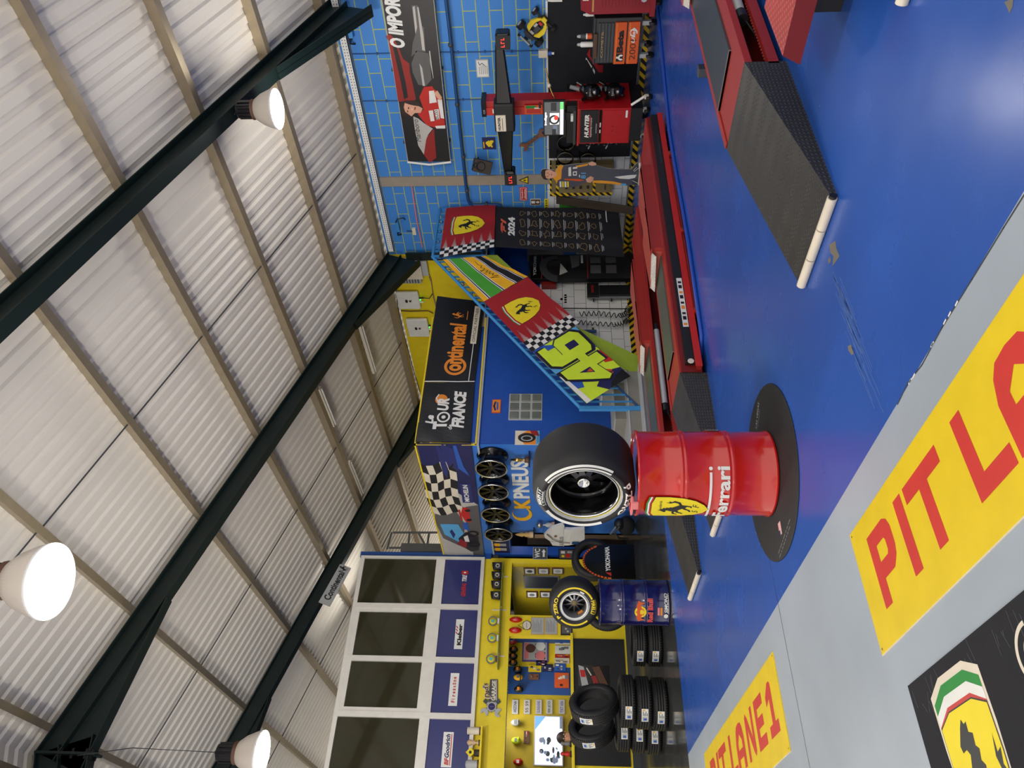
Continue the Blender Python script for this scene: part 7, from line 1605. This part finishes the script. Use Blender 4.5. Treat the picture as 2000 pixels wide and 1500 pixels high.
for bx, m1, m2, lab in (((1084, 1243, 1113, 1259), 'white', 'blue', 'small white and blue car picture at the right end of the office wall'), ((1084, 1262, 1115, 1278), 'white', 'grey', 'small sheet of car pictures, second from the right of the office wall'), ((1084, 1279, 1112, 1285), 'red', 'cloth_yellow', 'small red racing car picture low on the yellow office panel'), ((1083, 1286, 1112, 1296), 'cream', 'grey', 'cream framed document low on the yellow office panel'), ((1047, 1291, 1068, 1301), 'navy', 'dorange', 'small picture straddling the yellow and blue office panels'), ((1032, 1300, 1057, 1313), 'yellow', 'grey', 'yellow and grey number panel on the blue office wall'), ((1060, 1298, 1080, 1312), 'navy', 'lgrey', 'dark car print beside the yellow number panel'), ((1083, 1297, 1105, 1311), 'blue', 'white', 'white and blue racing car print on the blue office wall'), ((1033, 1317, 1052, 1328), 'rust', 'brown', 'small brown plate on the blue office wall'), ((1083, 1315, 1111, 1344), 'dorange', 'cream', 'orange racing car print on the blue office wall'), ((1023, 1428, 1034, 1453), 'brown', 'print_red', 'brown plate left of the green cap in the office')):
    picY('wall_picture', lab, 'picture', bx, d_car(m1, m2), m1)
wp = [('red', 1000, 1252), ('black', 1003, 1268), ('black', 1002, 1281), ('black', 1002, 1294), ('black', 1011, 1307), ('cloth_yellow', 1012, 1322), ('black', 1013, 1346), ('lgrey', 1007, 1411), ('lime', 1008, 1446), ('red', 1012, 1488)]
cl = ['red cap', 'black and grey cap', 'black cap with orange trim', 'plain black cap', 'round black cap lowest of the row', 'yellow and black cap', 'black cap with a tan badge', 'grey cap', 'lime green cap', 'red and white cap']
cp = ['at the right end of the office wall', 'on the yellow office panel, second in the row', 'on the yellow office panel, third in the row', 'hanging over the edge of the yellow office panel', 'at the blue panel edge', 'alone on the blue office panel', 'beside the yellow and black one', 'left of the licence plates', 'above the television, beside a brown plate', 'at the far left of the office wall']
for i, (m, x, y) in enumerate(wp):
    p = onY(x, y, YO - .08); t = thing('cap', cl[i] + ' ' + cp[i], 'cap', (p.x, YO - .08, p.z - .09), 'caps hung on the office wall')
    g = G(); g.sph((p.x, YO - .06, p.z), .085, m, 16, 8, (.74, .7, 1.1)); g.build('crown', t)
    g = G(); g.prism([(p.x - .06, YO - .05), (p.x + .06, YO - .05), (p.x + .05, YO - .15), (p.x, YO - .18), (p.x - .05, YO - .15)], p.z - .05, p.z - .035, {'red': 'red', 'lime': 'lime', 'cloth_yellow': 'black'}.get(m, m)); g.build('brim', t)
    g = G(FY(YO - .125)); g.rect(p.x - .03, p.z - .02, p.x + .03, p.z + .03, 0, 'white' if i in (0, 9) else ('orange' if m == 'black' else 'grey')); g.build('badge', t)
for i, (x, tx, m) in enumerate(((1006, 'ARIZONA', 'navy'), (1029, '55 59', 'brown'), (1052, 'SUNSHINE', 'purple'), (1073, 'SSI JCO', 'black'), (1097, 'TXT 656', 'purple'))):
    picY('licence_plate', ['top licence plate of the office column, with blue figures', 'licence plate with a brown emblem, second from the top', 'licence plate with purple figures, middle of the office column', 'licence plate with black figures, fourth from the top', 'licence plate at the bottom of the office column'][i], 'licence plate', (x - 6, 1367, x + 6, 1395), lambda g, l, b, r, t_, z: g.text(tx, l + (r - l) * .1, b + (t_ - b) * .25, (t_ - b) * .5, m, z, w=(r - l) * .8, bold=.02), 'lgrey', 'licence plates in the office', .012)
# television
l, b, r, t_ = rectY(YO - .12, 1045, 1400, 1098, 1494); Yt = YO - .12
t = thing('television', 'bright television screen on the office wall behind the stacked tyres', 'television', ((l + r) / 2, Yt, b))
g = G(FY(Yt)); g.box(l - .02, b - .02, -.04, r + .02, t_ + .02, 0, 'lgrey'); g.box((l + r) / 2 - .1, b + .2, -.11, (l + r) / 2 + .1, t_ - .2, -.04, 'black'); g.build('casing', t, bevel=.005)
w, h = r - l, t_ - b; g = G(FY(Yt)); g.rect(l, b, r, t_, .001, 'scr_pale'); g.poly([(r - w * .28, t_), (r, t_), (r, b + h * .62)][::-1], .002, 'scr_blue')
rr_ = random.Random(4)
for i in range(26): x, y = l + w * rr_.uniform(.08, .55), b + h * rr_.uniform(.08, .8); g.ell(x, y, w * rr_.uniform(.02, .07), h * rr_.uniform(.03, .09), .003 + i * .0002, ('scr_slate', 'scr_dark', 'scr_white', 'scr_slate')[i % 4], 9)
g.rect(r - w * .25, b, r, b + h * .09, .009, 'scr_slate'); g.build('screen', t)
# small desk trophies and cup in the opening
for (x, y, m, lab) in ((1112, 1478, 'red', 'small red figure standing on the office counter, left'), (1108, 1458, 'grey', 'small grey ornament standing on the office counter')):
    p = onY(x + 4, y, YF + .25); trophy('ornament', lab, (p.x, YF + .05, wb[2] + .001), [('base', [(.05, 0), (.05, .03), (0, .03)], 'black'), ('figure', [(.03, .03), (.045, .08), (.02, .13), (.035, .17), (0, .2)], m)], cat='ornament')
# led strip above the opening
g = G(FY(YF)); g.box(wb[0], 2.325, -.12, wb[1], 2.345, -.10, 'grey')
for i in range(30): g.box(wb[0] + .05 + i * .05, 2.318, -.115, wb[0] + .065 + i * .05, 2.326, -.105, 'white')
tag(g.build('light_strip'), 'thin strip of tiny lamps along the top of the office opening', 'light strip')
# framed race print on the black counter front
g = G(FY(YF - .033)); B = lambda x, y: ly(YF - .033, 1080 + x * .17333, 1220 + y * .17333)
g.poly([B(285, 455), B(345, 475), B(400, 680), B(325, 690)], .0, 'lgrey'); g.poly([B(300, 510), B(355, 510), B(370, 590), B(318, 590)], .001, 'red'); g.poly([B(440, 480), B(520, 470), B(620, 680), B(540, 690)], 0, 'brown'); g.poly([B(430, 580), B(480, 575), B(520, 670), B(460, 675)], .001, 'print_red'); g.line([B(380, 490), B(430, 570)], .02, .001, 'cream')
g.box(B(285, 690)[0], B(640, 600)[1], -.008, B(285, 455)[0], B(285, 600)[1], -.0005, 'gloss_black')
tag(g.build('counter_print'), 'dark race print fixed on the black counter front behind the tyres', 'poster')
# ================================================================ stacked tyres
def tyre_prof(Ro, Ri, W):
    w = W / 2
    P = [(Ri, -w + .03), (Ri + .01, -w + .01), (Ri + (Ro - Ri) * .5, -w), (Ro - .03, -w + .012), (Ro - .008, -w + .03)]
    k = 4; tw = W - .07; gx = -w + .035
    for i in range(k):
        a = gx + tw * i / k; b2 = gx + tw * (i + .86) / k; P += [(Ro, a), (Ro, b2), (Ro - .010, b2 + .001), (Ro - .010, gx + tw * (i + 1) / k - .001)]
    P += [(Ro - .008, w - .03), (Ro - .03, w - .012), (Ri + (Ro - Ri) * .5, w), (Ri + .01, w - .01), (Ri, w - .03), (Ri + .02, w - .05), (Ro - .05, w - .07), (Ro - .05, -w + .07), (Ri + .02, -w + .05)]
    return P
def make_tyre(label, Ro=.325, Ri=.215, W=.20, lab_a=0.0):
    t = thing('car_tyre', label, 'tyre', (0, 0, 0), 'new road tyres stacked by the office')
    g = G(); g.lathe(tyre_prof(Ro, Ri, W), 'rubber', n=64, closed=True)
    for i in range(64):
        a = 2 * PI * i / 64
        with g.at(RZ(a)): g.box(Ro - .03, -.004, W / 2 - .045, Ro + .001, .004, W / 2 - .022, 'rubber'); g.box(Ro - .03, -.004, -W / 2 + .022, Ro + .001, .004, -W / 2 + .045, 'rubber')
    g.build('casing', t)
    g = G(); s = .17; g.rect(0, -.04, s, .045, 0, 'white'); g.rect(.01, -.03, .07, .035, .001, 'lgrey'); 
    for i in range(4): g.rect(.08, -.03 + i * .017, .08 + .06 * (.6 + .4 * (i % 2)), -.022 + i * .017, .001, 'dgrey')
    g.rect(.02, -.02, .05, .02, .002, 'blue'); g.rect(.145, .0, .16, .03, .001, 'cloth_yellow')
    g.cut([i * .02 for i in range(1, 9)], []); g.warp(lambda x, y, z: ((Ro + .003 + z) * math.cos(lab_a + x / Ro), (Ro + .003 + z) * math.sin(lab_a + x / Ro), y)); g.build('paper_label', t)
    return t
ty0 = None
TW = .205
S1c = fl(1290, 1388); S1 = Vector((2.86, 10.35)); S2 = Vector((2.76, 11.2))
def face_cam(v): return math.atan2(-v.y, -v.x)
def put(first, loc, ang, tilt, label):
    o = first if first['label'] == label else copy_tree(first)
    o.location = loc; o.rotation_euler = (tilt[0], tilt[1], ang); o['_o'] = tuple(loc); o['label'] = label; return o
L1 = ['bottom tyre of the front stack by the office counter', 'middle lying tyre of the front stack by the office counter', 'upper lying tyre of the front stack by the office counter', 'tilted tyre leaning on top of the front stack']
L2_ = ['bottom tyre of the rear stack, left of the front stack', 'middle lying tyre of the rear stack, left of the front stack', 'upper lying tyre of the rear stack, left of the front stack', 'tilted tyre leaning on top of the rear stack, before the television']
ty0 = make_tyre(L1[0])
for S_, L_, dx in ((S1, L1, -.55), (S2, L2_, -.35)):
    for k in range(3): put(ty0, (S_.x + .01 * k, S_.y - .01 * k, TW / 2 + k * TW), face_cam(S_) + dx + .04 * k - .25, (0, 0), L_[k])
    fa = face_cam(S_)
    # the top tyre leans back, its bore towards the camera
    o = put(ty0, (S_.x + .0, S_.y + .03, 3 * TW + .10 + .155), 0, (0, 0), L_[3])
    ax = Vector((-S_.x, -S_.y, 0)).normalized()
    nrm = (Vector((0, 0, 1)) * .20 + ax * .62 - Vector((ax.y, -ax.x, 0)) * .76).normalized()
    xa = Vector((ax.y, -ax.x, 0)); xa = (xa - nrm * xa.dot(nrm)).normalized(); ya_ = nrm.cross(xa)
    ang = dx - .2 + PI
    M3 = Matrix((( xa.x, ya_.x, nrm.x), (xa.y, ya_.y, nrm.y), (xa.z, ya_.z, nrm.z)))
    dirc = M3.transposed() @ ax; a0 = math.atan2(dirc.y, dirc.x)
    M3 = M3 @ Matrix.Rotation(a0 + dx - .25, 3, 'Z')
    o.rotation_euler = M3.to_euler(); o.location = (S_.x - .02, S_.y + .02, 3 * TW + .325)
# tyres partly hidden behind the navy drum
def loc_on(x, y, Y): return onY(x, y, Y)
p = fl(1262, 1244); 
for (nm, c, lab, k) in (('a', (3.68, 10.35), 'lying tyre with a white label peeping out behind the navy drum, upper one', 1), ('b', (3.68, 10.35), 'lying tyre on the floor behind the navy drum', 0)):
    o = copy_tree(ty0); o.location = (c[0], c[1], TW / 2 + k * TW); o.rotation_euler = (0, 0, face_cam(Vector(c)) - .9); o['_o'] = tuple(o.location); o['label'] = lab
o = copy_tree(ty0); o['label'] = 'upright tyre leaning behind the navy drum, on the tyres there'; pq = onY(1192, 1186, 10.2); o.location = (pq.x, 10.2, pq.z + .05); o.rotation_euler = (PI / 2 - .12, 0, -.35)
# upright tyre behind the tyre brand stand and the stand itself
c = onY(1180, 1062, 12.2); Yk = 12.2
q = rectY(Yk, 1129, 1071, 1246, 1125)
t = thing('tyre_display_stand', 'black rounded display board with a red arc and white lettering, holding up a tyre', 'display', ((q[0] + q[2]) / 2, Yk, 0))
w_ = q[2] - q[0]; zt = onY(1137, 1095, Yk).z; g = G(FY(Yk)); cx = (q[0] + q[2]) / 2 + .02; rz_ = w_ * .62
arcp = [(cx + rz_ * math.cos(a), zt - .52 + .50 * math.sin(a)) for a in [PI * i / 20 for i in range(21)]]
g.prism([(cx + rz_, .02)] + arcp + [(cx - rz_, .02)], -.03, 0, 'gloss_black'); 
O = [(cx + (rz_ + .0) * math.cos(a), zt - .52 + .50 * math.sin(a)) for a in [PI * (.18 + .8 * i / 20) for i in range(21)]]
g.build('board', t)
g = G(FY(Yk)); g.line(O, .03, .002, 'dorange'); zl_ = onY(1187, 1095, Yk).z; g.text('YOKOHAMA', cx - rz_ * .60, zl_ - .04, .085, 'white', .002, w=rz_ * 1.45, bold=.04); g.poly([(cx - rz_ * .88, zl_ - .05), (cx - rz_ * .68, zl_ - .05), (cx - rz_ * .66, zl_ + .05), (cx - rz_ * .76, zl_ + .01)], .002, 'red'); g.build('print', t)
g = G(FY(Yk)); g.box(cx - rz_ - .02, 0, -.4, cx + rz_ + .02, .06, .08, 'black'); g.build('base', t)
o = copy_tree(ty0); o['label'] = 'upright tyre held behind the rounded black display board'; o.location = (cx + .10, Yk + .17, .43 + .36); o.rotation_euler = (PI / 2, 0, -.05); o.scale = (1.15, 1.15, 1.15)
# dark backpack-like pile at the foot of the blue wall
c = onX(1232, 1022, X1 - .2); c = Vector((X1 - .25, c.y, 0))
t = thing('bag', 'dark bag with straps slumped at the end of the blue wall', 'bag', (c.x, c.y, 0))
g = G(); g.sph((c.x, c.y, .16), .2, 'cloth_black', 16, 10, (.8, 1.2, .8)); g.sph((c.x - .03, c.y - .12, .3), .12, 'black', 14, 8, (.9, 1, .8)); g.build('body', t)
g = G(); g.tube([(c.x - .12, c.y - .2, .3), (c.x - .2, c.y - .1, .38), (c.x - .2, c.y + .1, .3), (c.x - .16, c.y + .2, .12)], .018, 'dgrey'); g.tube([(c.x - .1, c.y - .15, .36), (c.x - .18, c.y - .02, .46), (c.x - .12, c.y + .1, .36)], .015, 'grey'); g.build('strap', t)
# ---------------- person behind the counter
PY = 14.62; p = onY(1105, 1441, PY)
t = thing('person', 'person with short brown hair sitting in the office, only the head showing past the tyres', 'person', (p.x, PY, .45))
def blob_person(c, face):
    bm = bmesh.new(); 
    me = bpy.data.meshes.new('body'); V = []; E_ = []; Rr = []
    def v(x, y, z, r, par=None):
        V.append((x, y, z)); Rr.append(r); i = len(V) - 1
        if par is not None: E_.append((par, i))
        return i
    pel = v(0, 0, .50, .15); ch = v(0, 0, .86, .17, pel); nk = v(0, 0, 1.06, .065, ch); hd0 = v(0, -.015, 1.14, .085, nk); hd1 = v(0, -.01, 1.24, .10, hd0)
    for s in (1, -1):
        sh_ = v(.19 * s, 0, 1.0, .065, ch); el = v(.25 * s, -.08, .74, .05, sh_); ha = v(.16 * s, -.3, .72, .035, el)
        hp = v(.1 * s, -.05, .5, .09, pel); kn = v(.12 * s, -.32, .52, .07, hp); an = v(.12 * s, -.26, .1, .05, kn); ft = v(.12 * s, -.38, .05, .045, an)
    me.from_pydata(V, E_, []); o = bpy.data.objects.new('body', me); COL.objects.link(o)
    sk = o.modifiers.new('skin', 'SKIN'); 
    for i, r in enumerate(Rr): me.skin_vertices[0].data[i].radius = (r, r)
    me.skin_vertices[0].data[0].use_root = True
    ss = o.modifiers.new('sub', 'SUBSURF'); ss.levels = 2; ss.render_levels = 2
    me.materials.append(mt('skin')); return o
hz_ = p.z - 1.20
bo = blob_person((0, 0, 0), 0); bo.parent = t; bo.location = (0, 0, hz_ - .45 + .0)
bo['_o'] = (p.x, PY, hz_)
g = G(T(p.x, PY, hz_)); g.sph((0, .02, 1.255), .112, 'hair', 18, 10, (.95, 1.05, 1.02), z0=-.15); g.build('hair', t)
g = G(T(p.x, PY, hz_)); g.sph((0, -.10, 1.20), .018, 'skin', 8, 6, (.8, 1, 1.3))
for s in (1, -1): g.sph((.036 * s, -.092, 1.235), .012, 'white', 8, 6); g.sph((.036 * s, -.101, 1.235), .006, 'black', 8, 6); g.sph((.1 * s, .0, 1.21), .022, 'skin', 8, 6, (.4, 1, 1.4))
g.sph((0, -.088, 1.15), .02, 'pink', 8, 6, (1.4, .6, .4)); g.build('face', t)
g = G(T(p.x, PY, hz_)); g.lathe([(.075, 1.04), (.16, .99), (.215, .9), (.2, .7), (.19, .45), (0, .44)], 'race_grey', n=24); g.build('shirt', t)
g = G(); g.box(p.x - .22, PY - .1, 0, p.x + .22, PY + .3, .06, 'black'); g.cyl((p.x, PY + .1, .05), (p.x, PY + .1, hz_ + .3), .04, 'dark_metal'); g.box(p.x - .22, PY - .1, hz_ + .28, p.x + .22, PY + .3, hz_ + .34, 'black'); tag(g.build('stool', bevel=.01), 'dark stool the seated person in the office sits on', 'stool')
# ================================================================ camera and light
cam_d = bpy.data.cameras.new('camera'); cam = bpy.data.objects.new('camera', cam_d); COL.objects.link(cam)
# the photo is turned a quarter: world up points to the left of the frame
rx = -cU; uy = cR; bz_ = -cF
cam.matrix_world = Matrix(((rx.x, uy.x, bz_.x, 0), (rx.y, uy.y, bz_.y, 0), (rx.z, uy.z, bz_.z, HC), (0, 0, 0, 1)))
cam_d.sensor_fit = 'HORIZONTAL'; cam_d.sensor_width = 36; cam_d.lens = FPX / 2000 * 36; cam_d.clip_start = .05; cam_d.clip_end = 200
scene.camera = cam
def lamp(name, typ, loc, power, color=(1, .96, .9), size=.3, target=None, **kw):
    d = bpy.data.lights.new(name, typ); d.energy = power; d.color = color
    if typ == 'AREA': d.shape = 'DISK'; d.size = size
    elif typ in ('POINT', 'SPOT'): d.shadow_soft_size = size
    for k, v in kw.items(): setattr(d, k, v)
    o = bpy.data.objects.new(name, d); COL.objects.link(o); o.location = loc
    if target: o.rotation_euler = (Vector(target) - Vector(loc)).to_track_quat('-Z', 'Y').to_euler()
    return o
for i, p in enumerate(lp): lamp('high_bay_and_fill_light', 'POINT', (p.x, p.y, p.z - .30), (85, 150, 200)[i], size=.2)
for x, y in ((1.8, -.6), (-4.5, 4.5), (-4.5, 9.3), (-4.5, -.5)): lamp('high_bay_and_fill_light', 'POINT', (x, y, 4.7), 170, size=.2)  # unseen fill lamps added beyond the view to brighten the hall
lamp('office_light', 'AREA', (3.8, 14.6, 2.55), 12, size=.6)
lamp('recess_light', 'AREA', (5.9, 15.4, 2.35), 7, size=.4)
lamp('passage_fill_light', 'POINT', (7.35, 13.3, 2.3), 6, size=.1)  # unseen lamp added to brighten the wooden door frame
lamp('floodlight', 'SPOT', (6.9, 16.4, 5.3), 55, size=.05, target=(7.4, 15.8, 8), spot_size=1.9, spot_blend=.5)
w = bpy.data.worlds.new('world'); scene.world = w; w.use_nodes = True
bg = w.node_tree.nodes['Background']; bg.inputs[0].default_value = (1.0, .95, .88, 1); bg.inputs[1].default_value = 1.3
vs = scene.view_settings; vs.view_transform = 'Standard'; vs.look = 'None'; vs.gamma = 1; vs.exposure = 0.16
